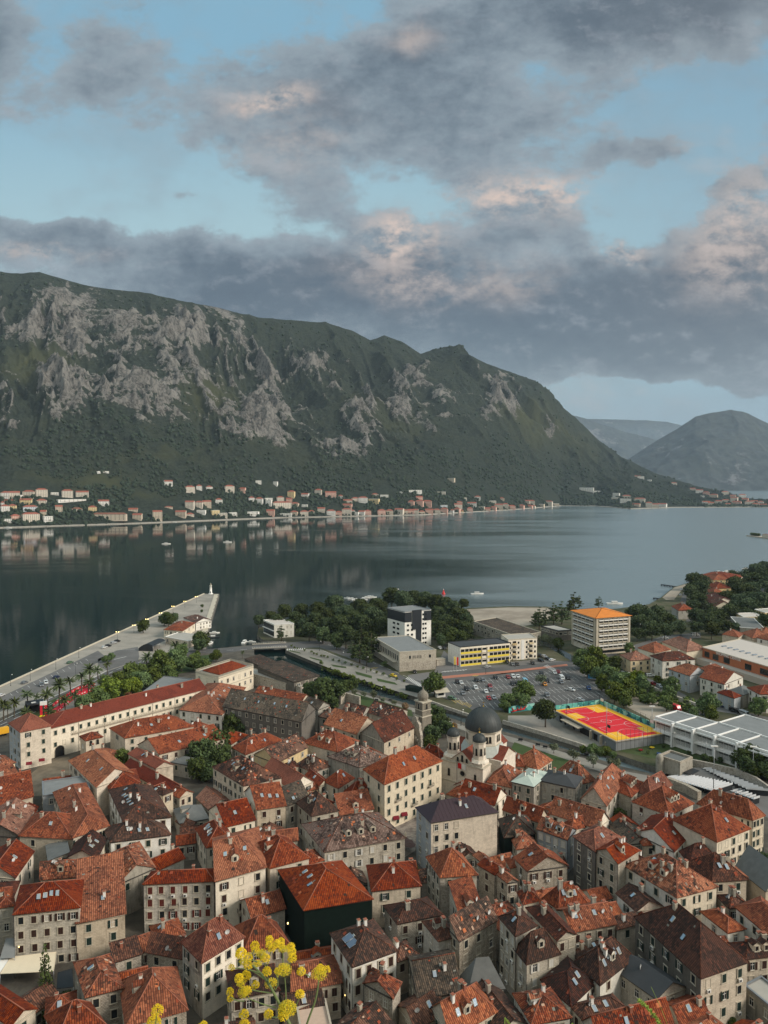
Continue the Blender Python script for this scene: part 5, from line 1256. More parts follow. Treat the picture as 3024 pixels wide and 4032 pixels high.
def low_hall():
 r, P, org, loc, ro = B_('U2', (785, 517), (950, 613), (1190, 598), 10.8, 'f', 'e', 's', None, None, 'two-storey pale stone hall with a flat grey roof beside the canal road', mats_extra=m_surr, name='hall', cat='hall')
 a, b, c = P(1, 0), P(0, 0), P(0, 1); g = m_glass
 for i in range(14): face_boxes(r, org, a, b, [(.04+i*.067, .04+i*.067+.03, -5.2, -2.2, .05, g)], 'window')
 for x, w in ((.26, .05), (.36, .02), (.41, .02), (.47, .02), (.52, .02), (.57, .02), (.80, .06)): face_boxes(r, org, b, c, [(x, x+w, -3.9, -2.2, .05, g)], 'window')
 for i in range(8): face_boxes(r, org, b, c, [(.22+i*.075, .28+i*.075, -8.6, -7.2, .05, g)], 'window')
 face_boxes(r, org, b, c, [(0, 1, -10.8, -5.8, .10, WA['r'])], 'stone_base')
 face_boxes(r, org, a, b, [(0.1, .9, -6.4, -6.2, 2.0, m_surr)], 'canopy')
low_hall()
yel = plain('school_yellow', (.72, .55, .06), .7, 0, .08)
def yellow_school():
 r, P, org, loc, ro = B_('U2', (1268, 548), (1348, 580), (1672, 550), 11.2, 'f', 'K', 'e', None, None, 'three-storey yellow and white school with a black roof', mats_extra=m_dmetal, wm2='w', name='school', cat='school')
 b, c = P(0, 0), P(0, 1)
 for j in range(3):
  z = -1.0-3.5*j
  face_boxes(r, org, b, c, [(.01, .42, z-3.0, z-1.9, .05, yel), (.54, .99, z-3.0, z-1.9, .05, yel)], 'yellow_panel')
  for i in range(12):
   if i in (5, 6): continue
   face_boxes(r, org, b, c, [(.012+i*.082, .012+i*.082+.07, z-1.8, z-.2, .06, m_glass)], 'window')
  face_boxes(r, org, b, c, [(.42, .43, z-3.2, z, .35, m_surr), (.53, .54, z-3.2, z, .35, m_surr), (.44, .52, z-1.6, z-.4, .06, m_glass)], 'stair_window')
  face_boxes(r, org, b, c, [(0, 1, z-3.25, z-3.05, .3, m_surr)], 'ledge')
yellow_school()
def apartments():
 r, P, org, loc, ro = B_('U3', (-42, 488), (2, 520), (186, 508), 12.2, 'f', 'c', 'e', None, None, 'cream four-storey block of flats with dark balconies behind the car park', mats_extra=m_surr, name='apartment_building', cat='flats')
 b, c = P(0, 0), P(0, 1)
 for j in range(4):
  z = -.6-3.0*j
  for i in range(7):
   if i in (1, 5): face_boxes(r, org, b, c, [(i/7+.01, i/7+.13, z-2.4, z-.2, .04, m_dark), (i/7, i/7+.14, z-2.4, z-1.5, 1.0, m_surr if j % 2 else WA['y'])], 'balcony')
   elif i == 3: face_boxes(r, org, b, c, [(i/7+.02, i/7+.12, z-2.8, z+.2, .15, m_white)], 'white_panel')
   else: face_boxes(r, org, b, c, [(i/7+.04, i/7+.10, z-1.9, z-.6, .05, m_glass)], 'window')
apartments()
B_('U2', (1436, 412), (1720, 512), (1800, 470), 8.5, 'f', 'G', 'g', (12, 2), (3, 2), 'long derelict two-storey block with a dirty roof by the bare ground', sh='n', mats_extra=m_surr, styles='dark', ws=(1.6, 1.5))
B_('U3', (212, 432), (322, 462), (412, 456), 6.5, 'f', 'c', 'k', (6, 1), (3, 1), 'low dark grey building with a pale flat roof left of the orange-roofed tower', sh='n', mats_extra=m_dmetal, styles='dark', ws=(2.2, 1.6))
def orange_tower():
 r, P, org, loc, ro = B_('U3', (412, 330), (562, 378), (778, 362), 22.5, 'h', 'Y', 'a', None, None, 'six-storey concrete office tower with a bright orange roof and white sun blinds', rh=3.0, ov=1.2, name='office_tower', cat='office tower', wm2='a')
 a, b, c = P(1, 0), P(0, 0), P(0, 1)
 for (p, q, n) in ((a, b, 5), (b, c, 6)):
  for j in range(6):
   z = -1.0-3.15*j; s = .07; e = .93; w = (e-s)/n
   for i in range(n):
    x = s+w*i
    face_boxes(r, org, p, q, [(x+.01, x+w-.01, z-2.3, z-.1, .04, m_glass)], 'window')
    face_boxes(r, org, p, q, [(x+.006, x+w-.006, z-1.1, z-.5, 1.0, m_white)], 'sun_blind')
   face_boxes(r, org, p, q, [(s, e, z-2.6, z-2.35, .4, m_surr)], 'ledge')
  face_boxes(r, org, p, q, [(s+w*i-.006, s+w*i+.006, -20, -.2, .5, m_surr) for i in range(n+1)]+[(0, .05, -22, .0, .55, m_surr), (.95, 1, -22, .0, .55, m_surr)], 'pillar')
 f = Fr(P(0, 0), P(0, 1)); m = MB(); f.box(m, -2.5, f.L+2, -2.5, 6, 0, 3.4, WA['c'], RO['c']); f.box(m, -2.3, f.L+1.8, -2.6, -2.4, 1.0, 2.6, m_glass); m.build('podium', r, org)
orange_tower()
for a in [
 ((717, 614), (782, 648), (915, 640), 7.5, 'h', 'k', 'y', (1, 2), (3, 2), 'yellow-walled house with an old orange roof near the river trees'),
 ((910, 618), (985, 650), (1192, 640), 9.8, 'h', 'b', 'w', (2, 3), (3, 3), 'white villa with a dark brown hipped roof and arched openings'),
 ((850, 567), (935, 602), (1040, 578), 7.5, 'h', 'r', 'e', None, (3, 1), 'red-roofed house behind the dark brown villa roof'),
 ((985, 530), (1140, 592), (1258, 572), 8, 'h', 'k', 'e', None, None, 'broad faded pink roof of an old hall left of the brick centre'),
 ((1028, 702), (1160, 745), (1262, 722), 9, 'x1', 'o', 'b', (3, 3), (1, 2), 'grey three-storey house with a small bright orange roof'),
 ((1245, 702), (1290, 732), (1398, 708), 7, 'h', 'r', 'e', None, None, 'cream house with a red roof beside the red round sign'),
 ((1248, 752), (1378, 800), (1500, 752), 9, 'g1', 'r', 'w', (3, 3), (2, 2), 'white three-storey house with a dark red roof and long balconies'),
 ((1338, 852), (1442, 888), (1478, 872), 6.5, 'h', 'r', 'b', (2, 2), None, 'small grey house with a flat red roof and a dish'),
 ((1530, 822), (1605, 862), (1820, 865), 9, 'h', 'r', 'w', (2, 3), (3, 3), 'white house with a red roof at the right edge by the river road'),
 ((1450, 835), (1500, 868), (1580, 845), 6.5, 'h', 'L', 'g', None, None, 'low grey-roofed house between the dark red roof and the right edge'),
 ((1405, 478), (1470, 500), (1500, 480), 7, 'h', 'r', 'c', None, None, 'first red-roofed terrace house behind the flat-roofed centre'),
 ((1490, 472), (1560, 505), (1600, 480), 7, 'h', 'r', 'c', None, None, 'second red-roofed terrace house behind the flat-roofed centre'),
 ((1560, 462), (1620, 490), (1690, 475), 7, 'h', 'r', 'c', None, None, 'third red-roofed terrace house, nearest the right edge'),
 ((1620, 500), (1700, 530), (1790, 510), 8, 'h', 'r', 'w', (2, 2), (2, 2), 'white house with a red roof at the right edge behind the centre'),
 ((1255, 110), (1310, 135), (1395, 130), 8, 'h', 'r', 'y', None, (3, 2), 'tall yellow house with a red roof among the pines, top right'),
 ((1262, 168), (1325, 190), (1402, 182), 8, 'h', 'r', 'y', None, (2, 2), 'second yellow house just below the tall one in the pines'),
 ((1265, 200), (1290, 222), (1350, 215), 6, 'h', 'r', 'e', None, None, 'little red roof under the yellow houses'),
 ((1230, 248), (1295, 285), (1345, 262), 7, 'g1', 'b', 'e', None, (1, 2), 'terraced house with brown roof above the beach road'),
 ((1280, 272), (1320, 306), (1415, 300), 7, 'g1', 'b', 'e', None, (2, 2), 'lower terraced house with brown roof above the beach road'),
 ((1395, 105), (1430, 135), (1510, 110), 7, 'h', 'r', 'e', None, None, 'red roof half hidden by pines near the boats, top right'),
 ((1470, 350), (1500, 372), (1620, 368), 6.5, 'f', 'w', 'y', None, (4, 1), 'cream villa with a white flat terrace among the pines'),
 ((1590, 325), (1640, 345), (1760, 335), 8, 'f', 'c', 'y', None, (3, 2), 'beige flat-roofed villa at the right edge'),
 ((1420, 372), (1480, 440), (1640, 450), 6, 'f', 'L', 'g', None, None, 'grey metal-roofed shed below the cream villa'),
 ((1590, 178), (1625, 205), (1760, 195), 8, 'h', 'K', 'g', None, (3, 2), 'grey house with a dark roof at the right edge among pines'),
 ((1045, 302), (1088, 330), (1168, 322), 7, 'h', 'r', 'g', None, (2, 1), 'red-roofed grey restaurant by the small beach'),
]:
 fl_ = a[4] == 'f'
 H('U3', a[0], a[1], a[2], a[3], a[4], a[5], a[6], a[7], a[8], a[9], ch=0 if fl_ else 1, sh='g' if a[6] in 'wy' else 'n', group='houses of the new quarter', name='villa' if fl_ else 'house', mats_extra=m_white, styles=None if not fl_ else 'pane', sk=0)
def shopping():
 brick = wall_mat('brick_orange', (.40, .155, .085), (.24, .09, .055), None, .3, .2, .6, .2)
 WA['B'] = brick
 r, P, org, loc, ro = B_('U3', (1240, 567), (1830, 742), (1960, 650), 9.0, 'f', 'w', 'B', None, None, 'long orange brick shopping centre with a pale flat roof on the right', mats_extra=m_surr, wm2='B', name='shopping_centre', cat='shopping centre')
 a, b = P(1, 0), P(0, 0)
 for x0, x1 in ((.03, .09), (.13, .20), (.26, .33), (.50, .57), (.66, .75), (.82, .9)): face_boxes(r, org, a, b, [(x0, x1, -4.8, -1.6, .06, m_glass)], 'window')
 face_boxes(r, org, a, b, [(-.06, 1, -9, -5.6, 5.0, plain('beige_base_wall', (.40, .36, .31), .9))], 'base_wall')
 d = (b-a); n = Vector((d.y, -d.x, 0)).normalized(); L = d.length
 t = bpy.data.curves.new('lettering', 'FONT'); t.body = 'SHOPPING CENTER'; t.size = 2.1; t.extrude = .06
 o = bpy.data.objects.new('lettering', t); C.objects.link(o); me = o.to_mesh().copy(); bpy.data.objects.remove(o)
 o = bpy.data.objects.new('lettering', me); C.objects.link(o); me.materials.append(m_white)
 p = a+d*.17+n*.18+Vector((0, 0, -1.35)); o.parent = r; o.location = loc(p); o.rotation_euler = (R(90), 0, math.atan2(d.y, d.x))
 # red round sign
 s = MB(); c = a-n*-6+d.normalized()*-4+Vector((0, 0, -6.2));
 ring = [c+d.normalized()*2.0*math.cos(u)+Vector((0, 0, 2.0*math.sin(u))) for u in [j*.3927 for j in range(16)]]; back = [v-n*.4 for v in ring]
 redm = plain('sign_red', (.38, .02, .03), .5); s.face(ring, redm); s.face(back[::-1], redm)
 for i in range(16): s.face([ring[i], ring[(i+1) % 16], back[(i+1) % 16], back[i]], redm)
 s.tube(c-n*.2-Vector((0, 0, 5)), c-n*.2, .15, .15, m_metal); s.tube(c+n*.02-Vector((0, 0, .9)), c+n*.02+Vector((0, 0, .9)), .12, .12, m_white, 4)
 tag(s.build('round_sign', None, (c.x, c.y, G0)), 'round dark red sign standing before the brick shopping centre', 'sign')
 k = MB()
 for i in range(12):
  q = P(.9-.07*i, .35, .2); k.box((q.x, q.y, q.z), 3.2, 1.2, .5, m_sky, .4)
 k.build('roof_light', r, org)
shopping()
def white_school():
 f_top = [((745, 252), (893, 308)), ((902, 302), (1064, 358)), ((1072, 352), (1243, 409)), ((1250, 403), (1424, 466)), ((1430, 460), (1690, 560))]
 z = G0+9.6; wht = plain('school_white', (.78, .77, .74), .7, 0, .08)
 o0 = at('T4', 745, 252, z); e0 = at('T4', 1424, 466, z); f = Fr(o0, e0); dep = 14.5
 org = f.p(40, 8, 0)
 root = empty('white_school', org, 0, 'long white two-storey school with louvred windows stepping back in bays', 'school')
 wl = MB(); rf = MB(); greyroof = RO['e']
 for k, (p, q) in enumerate(f_top):
  P_, Q_ = at('T4', *p, z), at('T4', *q, z); x0 = (P_-o0).dot(f.ux); x1 = (Q_-o0).dot(f.ux); y0 = (P_-o0).dot(f.uy)*.5+(Q_-o0).dot(f.uy)*.5
  f.box(wl, x0, x1, y0, y0+dep, -.2, 9.3, wht); f.box(rf, x0+.4, x1-.1, y0+.4, y0+dep-.4, 9.3, 9.42, greyroof)
  for (a, b, c, d) in ((x0, x1, y0-.3, y0+.3), (x0, x1, y0+dep-.3, y0+dep)): f.box(rf, a, b, c, d, 9.3, 9.95, wht)
  f.box(rf, x0-.02, x0+.36, y0+.3, y0+dep-.3, 9.3, 9.90, wht)
  for lv in (0, 1):
   zz = 5.1+lv*-4.1+0.0; n = 4; w = (x1-x0-1.0)/n
   for i in range(n):
    xa = x0+.8+w*i
    m = MB(); f.box(m, xa, xa+w-.25, y0-.08, y0+.05, zz+.3, zz+3.3, m_dark)
    for s in range(7): f.box(m, xa, xa+w-.25, y0-.2, y0-.1, zz+.4+s*.42, zz+.62+s*.42, wht if s < 4 else m_metal)
    m.build('louvred_window', root, org)
   m = MB(); f.box(m, x0, x1, y0-1.3, y0, zz+3.45, zz+3.7, wht); f.box(m, x0, x1, y0-1.35, y0-1.2, zz+3.2, zz+3.7, wht); m.build('sun_shelf', root, org)
  m = MB(); f.box(m, x1-.7, x1+.1, y0-1.9, y0, -.2, 9.7, wht); m.build('buttress', root, org)
 wl.build('wall', root, org); rf.build('roof', root, org)
 w2 = MB()
 for (x0, x1, y0, y1, h) in ((18, 48, 15, 34, 9.4), (48.5, 62, 17, 40, 9.0), (62, 76, 22, 44, 8.6)):
  f.box(w2, x0, x1, y0+dep*0, y1, -.2, h-.4, wht)
  f.box(w2, x0+.4, x1-.4, y0+.4, y1-.4, h-.4, h-.25, greyroof)
  for (a, b, c, d) in ((x0, x1, y0, y0+.35), (x0, x1, y1-.35, y1), (x0, x0+.35, y0+.35, y1-.35), (x1-.35, x1, y0+.35, y1-.35)): f.box(w2, a, b, c, d, h-.4, h+.2, wht)
 w2.build('rear_wing', root, org)
white_school()
# ------------------------------------------------------------------ sports court on its deck
def court():
 zd = G0+4.2
 cs_ = [at('U3', *p, zd) for p in ((303, 966), (690, 1160), (948, 1105), (574, 924))]
 f = Fr(cs_[0], cs_[1]); Wd = max((cs_[3]-cs_[0]).dot(f.uy), (cs_[2]-cs_[1]).dot(f.uy)); L = f.L; org = f.p(L/2, Wd/2, 0)
 root = empty('sports_court', org, 0, 'raised sports court painted bright red and yellow over a grey base building', 'sports court')
 red = plain('court_red', (.62, .018, .026), .7, 0, .06); yl = plain('court_yellow', (.80, .42, .025), .7, 0, .06); gr = plain('court_base_grey', (.20, .21, .215), .9, 0, .12, .5)
 m = MB(); f.box(m, 0, L, 0, Wd, -.2, 3.7, gr); f.box(m, -.5, L+.5, -.5, Wd+.5, 3.7, 4.15, m_stone); m.build('base_building', root, org)
 s = MB(); f.box(s, 0, L, 0, Wd, 4.15, 4.2, yl, yl); s.build('yellow_surface', root, org)
 s = MB()
 def quad(x0, x1, y0, y1, z, mm): s.face([f.p(x0, y0, z), f.p(x1, y0, z), f.p(x1, y1, z), f.p(x0, y1, z)], mm)
 quad(L*.03, L*.985, Wd*.045, Wd*.88, 4.22, red)
 s.build('red_surface', root, org); s = MB()
 kw = Wd*.26
 for (x0, x1, y0, y1) in ((L*.16, L*.33, Wd*.04, Wd*.26), (L*.04, L*.24, Wd*.64, Wd*.88), (L*.80, L*.99, Wd*.03, Wd*.30), (L*.78, L*.93, Wd*.74, Wd*.88)): quad(x0, x1, y0, y1, 4.24, yl)
 s.build('yellow_key', root, org); s = MB()
 def ln(x0, y0, x1, y1): strip(s, f.p(x0, y0), f.p(x1, y1), .14, g_line, z=G0+4.262)
 for (x0, x1, y0, y1) in ((L*.07, L*.91, Wd*.13, Wd*.83), (L*.36, L*.64, Wd*.13, Wd*.83)):
  ln(x0, y0, x1, y0); ln(x1, y0, x1, y1); ln(x1, y1, x0, y1); ln(x0, y1, x0, y0)
 ln(L*.5, Wd*.13, L*.5, Wd*.83)
 for (cx, cy, r_, a0, a1) in ((L*.5, Wd*.48, 2.2, 0, 6.284), (L*.07, Wd*.48, 6, -1.57, 1.57), (L*.91, Wd*.48, 6, 1.57, 4.71), (L*.32, Wd*.13, 4, 0, 3.14), (L*.68, Wd*.83, 4, 3.14, 6.28)):
  for i in range(20): t0 = a0+(a1-a0)*i/20; t1 = a0+(a1-a0)*(i+1)/20; ln(cx+r_*math.cos(t0), cy+r_*math.sin(t0), cx+r_*math.cos(t1), cy+r_*math.sin(t1))
 s.build('court_line', root, org)
 # ground floor fronts below the deck
 for x0, x1 in ((.08, .12), (.17, .2), (.32, .35), (.44, .62), (.66, .72)):
  m = MB(); f.box(m, L*x0, L*x1, -.12, .05, .0, 2.7, m_dark); m.build('doorway', root, org)
 m = MB(); f.box(m, L*.2, L*.5, -3.2, -.5, 2.7, 3.0, m_stone); m.build('canopy', root, org)
 for x in (.64, .8): m = MB(); f.box(m, L*x, L*x+.5, -1.6, -.5, -.1, 3.7, m_stone); m.build('buttress', root, org)
 # railing
 m = MB(); n = 40
 for i in range(n+1): p = f.p(L*i/n, -.3, 4.1); m.box(tuple(p), .05, .05, 1.0, yl)
 for z in (4.6, 5.1): m.tube(f.p(0, -.3, z), f.p(L, -.3, z), .03, .03, yl, 4)
 m.build('railing', root, org)
 # mural wall
 mm, k = newmat('mural_paint'); uv = k.n('ShaderNodeTexCoord').outputs['UV']
 v = k.n('ShaderNodeTexVoronoi', i_Vector=k.vm('ADD', uv, k.vm('SCALE', k.noise(uv, .5, 3, .6, 0, True), None, 2.5)), i_Scale=.42); sp_ = k.n('ShaderNodeSeparateColor', i_0=v.outputs['Color'])
 c = k.mix(k.m('GREATER_THAN', sp_.outputs[0], .45), (.10, .40, .36), (.03, .20, .20)); c = k.mix(k.m('GREATER_THAN', sp_.outputs[1], .72), c, (.28, .55, .48)); c = k.mix(k.m('GREATER_THAN', sp_.outputs[2], .86), c, (.02, .09, .12))
 big = k.noise(uv, .09, 2, .5); c = k.mix(k.ss(big, .64, .66), c, (.42, .03, .03)); finish(k, c, .8)
 def mural(name, p, q, h, label, zb=0.0):
  g = Fr(p, q); mb = MB(); g.box(mb, 0, g.L, -.15, .15, zb-.2, zb+h, mm); rt = empty(name, g.p(g.L/2, 0, 0), 0, label, 'mural wall', 'mural walls'); mb.build('painted_panel', rt, g.p(g.L/2, 0, 0))
  mb = MB(); n_ = int(g.L/3)
  for i in range(n_+1): mb.tube(g.p(g.L*i/n_, .2, zb), g.p(g.L*i/n_, .2, zb+h+2.2), .06, .06, m_dmetal, 5)
  for zz in (.8, 1.6, 2.2): mb.tube(g.p(0, .2, zb+h+zz), g.p(g.L, .2, zb+h+zz), .025, .025, m_dmetal, 4)
  mb.build('net_post', rt, g.p(g.L/2, 0, 0))
 mural('mural_wall', f.p(L+.6, Wd+.8), f.p(-.8, Wd+.8), 3.0, 'long teal mural wall along the far side of the sports court', 3.2)
 mural('mural_wall', f.p(-.9, Wd+.6), f.p(-.9, Wd*.02), 2.8, 'teal mural wall with red figures at the left end of the sports court', 3.2)
 mural('mural_wall', at('U3', 5, 985), at('U3', 168, 962), 3.0, 'separate piece of teal mural with a red coral shape left of the pine')
 cr = MB(); ga = Fr(at('U3', 5, 985), at('U3', 168, 962)); redp = plain('mural_red', (.45, .03, .03), .8)
 for (x0, z0, x1, z1, w) in ((.1, .5, .3, .9, .35), (.3, .9, .6, 1.1, .4), (.2, .7, .12, 2.2, .3), (.35, 1, .33, 2.1, .25), (.45, 1, .47, 2.3, .25), (.55, 1.1, .6, 2.0, .25), (.6, 1.1, .68, 2.4, .2)):
  cr.tube(ga.p(ga.L*x0, -.2, z0), ga.p(ga.L*x1, -.2, z1), w, w, redp, 6)
 c3 = [o for o in C.objects if o.get('label', '').startswith('separate piece of teal')][0]; cr.build('red_coral', c3, c3.location)
 # hoops
 for (x, y, d_, lb) in ((L*.18, Wd*.02, 1, 'basketball hoop with a black board at the far left of the court'), (L*.84, Wd*.02, 1, 'basketball hoop with a black board nearest the camera'),
      (L*.10, Wd*.97, -1, 'basketball hoop before the far mural corner'), (L*.88, Wd*.97, -1, 'white-board hoop by the right end of the mural')):
  p = f.p(x, y, 4.2); h = empty('basketball_hoop', p, 0, lb, 'basketball hoop', 'hoops of the sports court')
  mb = MB(); mb.tube(p, p+Vector((0, 0, 3.6)), .1, .1, m_dmetal); mb.tube(p+Vector((0, 0, 3.4)), p+f.uy*d_*1.2+Vector((0, 0, 3.4)), .07, .07, m_dmetal); mb.build('post', h, p)
  mb = MB(); c = p+f.uy*d_*1.2; g = Fr(c-f.ux*.95, c+f.ux*.95); g.box(mb, 0, 1.9, -.04, .04, 7.0, 8.2, m_dmetal if d_ > 0 else m_white); mb.build('backboard', h, p)
  mb = MB(); c2 = c+f.uy*d_*.4+Vector((0, 0, 3.0)); rr = [c2+Vector((.25*math.cos(j*.785), .25*math.sin(j*.785), 0)) for j in range(8)]
  for u, v_ in zip(rr, rr[1:]+rr[:1]): mb.tube(u, v_, .03, .03, plain('rim_orange', (.6, .12, .02)), 4)
  mb.build('rim', h, p)
 # tall net posts along the near right end
 rt = empty('ball_fence', f.p(L+.6, Wd/2, 0), 0, 'row of tall dark net posts at the near right end of the court', 'fence');
 for i in range(12):
  mb = MB(); q = f.p(L+.7, Wd*i/11*.98, 0); mb.tube(q, q+Vector((0, 0, 8.2)), .06, .05, m_dmetal, 5); mb.build('post', rt, f.p(L+.6, Wd/2, 0))
 return f, L, Wd
COURT = court()
TI['C'] = (1512, 2166, .9114)
# ------------------------------------------------------------------ ground cover, roads, markings
sheet('quay_paving', ['U1', (-650, 1128), (0, 842), (700, 520), (1330, 231), (1426, 233), (1345, 500), (1346, 590), (1250, 598), (900, 660), (500, 850), (200, 950), (0, 1040), (-650, 1330)], g_quay, 1)
sheet('coast_road', ['U1', (-650, 1350), (0, 1068), (230, 960), (500, 838), (700, 735), (900, 668), (1100, 612), (1300, 594), (1500, 581), (1700, 566), 'U2', (200, 548), (440, 532), (560, 560), (1000, 780), (1100, 800), (1130, 850), (960, 800), (600, 640), (430, 580), (200, 585), (0, 590), 'U1', (1500, 612), (1300, 620), (1100, 640), (900, 690), (760, 735), (560, 825), (300, 940), (0, 1110), (-650, 1420)], g_asph, 2)
sheet('quay_road', ['U1', (640, 655), (760, 600), (900, 575), (910, 640), (900, 665), (700, 730), (640, 700)], g_lot, 3)
sheet('quay_lane', ['U1', (-650, 1185), (0, 905), (500, 668), (640, 600), (690, 640), (560, 730), (300, 850), (0, 1000), (-650, 1280)], g_lot, 3)
sheet('square_paving', ['T1', (250, 720), (400, 600), (560, 580), (640, 700), (420, 900), (260, 900)], ground_mat('brown_paving', (.20, .165, .12), (.14, .115, .085), (.09, .075, .055), .3), 1)
sheet('checker_square', ['T3', (60, 1110), (230, 1080), (330, 1060), (280, 1348), 'T7', (120, 200), (150, 60)], ground_mat('square_flags', (.30, .26, .22), (.18, .15, .13), (.12, .1, .085), .9, 1.2), 1)
sheet('garden_lawn', ['U1', (-100, 1120), (130, 1000), (480, 860), (900, 700), (1250, 640), (1440, 620), (1330, 720), (1130, 760), (900, 860), (500, 960), (200, 1060)], g_grass, 1)
sheet('garden_paving', ['U1', (350, 960), (640, 800), (900, 690), (1010, 700), (820, 800), (700, 860), (520, 960), (380, 1050)], g_prom, 3)
sheet('canal_promenade', ['U2', (30, 640), (180, 712), (440, 792), (700, 880), (1040, 975), (1390, 1098), 'T3', (1000, 400), (1659, 592), 'T4', (450, 690), (740, 745), (900, 700), (1000, 780), (700, 790), (420, 740), 'T3', (1659, 660), (1000, 440), 'U2', (1380, 1125), (1040, 1000), (700, 910), (440, 820), (160, 735), (0, 680)], g_prom, 2)
sheet('canal_lawn', ['U2', (590, 890), (660, 880), (1030, 990), (1040, 1030), (880, 1010), (600, 930)], g_grass, 3)
sheet('canal_garden', ['T3', (1090, 460), (1659, 650), (1620, 760), (1200, 640), (1060, 520)], g_grass, 3)
sheet('theatre_ground', ['T4', (780, 700), (1130, 660), (1700, 820), (1800, 1150), (1300, 900), (850, 800)], g_lot, 2)
sheet('north_promenade', ['U2', (215, 600), (430, 690), (700, 792), (1000, 886), (1090, 912), (1110, 850), (1000, 800), (560, 640), (430, 590), (210, 588)], g_prom, 1)
for i, q in enumerate(([(215, 592), (300, 612), (310, 620), (225, 602)], [(360, 640), (440, 660), (450, 672), (370, 650)], [(500, 690), (600, 705), (605, 716), (520, 704)], [(660, 735), (770, 765), (770, 782), (670, 755)], [(800, 780), (920, 808), (940, 825), (810, 800)])):
 sheet('verge_lawn', ['U2']+q, g_grass, 3)
sheet('park_ground', ['U2', (80, 520), (30, 470), (300, 430), (1300, 360), (1420, 400), (1440, 540), (1180, 600), (800, 700), (560, 560), (440, 530), (200, 545)], ground_mat('park_floor', (.045, .05, .025), (.09, .08, .055), (.03, .035, .018), .1), 1)
sheet('building_site', ['U2', (1390, 330), (1659, 318), 'U3', (240, 312), (330, 345), (210, 405), (0, 455), 'U2', (1600, 440), (1430, 400), (1400, 350)], g_sand, 2)
sheet('school_yard', ['U2', (1000, 760), (1180, 735), (1240, 600), (1350, 700), (1659, 690), 'U3', (0, 660), (190, 640), (430, 660), (640, 830), (560, 960), 'U2', (1540, 990), (1390, 970), (1120, 860)], g_lot, 1)
sheet('car_park', ['C', (262, 590), (300, 572), (520, 530), (700, 505), (800, 520), (970, 640), (940, 665), (650, 675), (520, 690), (380, 690), (300, 640)], g_asph, 2)
sheet('cycle_lane', ['C', (250, 545), (560, 518), (790, 492), (795, 500), (560, 527), (250, 556)], g_cycle, 3)
sheet('school_road', ['C', (190, 560), (240, 530), (560, 500), (800, 478), (1000, 440), (1010, 452), (810, 498), (540, 532), (280, 565), (230, 580)], g_asph, 2)
sheet('inland_road', ['U3', (770, 560), (1000, 490), (1230, 470), (1230, 505), (1000, 525), (800, 590)], g_asph, 3)
sheet('river_road', ['U3', (640, 690), (760, 720), (1000, 800), (1230, 920), (1659, 1010), (1800, 1100), (1500, 1000), (1200, 950), (960, 850), (740, 760)], g_lot, 3)
sheet('gravel_yard', ['U3', (800, 870), (860, 880), (1080, 960), (1110, 1020), (1000, 1000), (940, 1040), (750, 940)], g_yard, 3)
sheet('court_yard', ['U3', (150, 1000), (290, 960), (340, 1040), (640, 1190), (500, 1200), (0, 1035), (0, 1000)], g_prom, 2)
sheet('school_lawn', ['T4', (390, 520), (520, 470), (740, 440), (1390, 670), (1360, 690), (1030, 640), (860, 610), (700, 590)], g_grass, 2)
sheet('beach', ['U3', (985, 248), (1062, 183), (1130, 163), (1135, 175), (1100, 210), (1060, 260), (1010, 262)], g_sand, 1)
sheet('beach_road', ['U3', (1130, 175), (1148, 175), (1135, 280), (1180, 400), (1140, 400), (1100, 270)], g_asph, 2)
sheet('river', ['U3', (190, 520), (230, 520), (400, 610), (560, 700), (700, 780), (860, 850), (1100, 930), (1300, 1000), (1280, 1015), (1080, 950), (840, 868), (660, 800), (520, 712), (370, 632)], plain('river_weed_water', (.016, .026, .020), .12, 0, .4, .2, .5), 2)
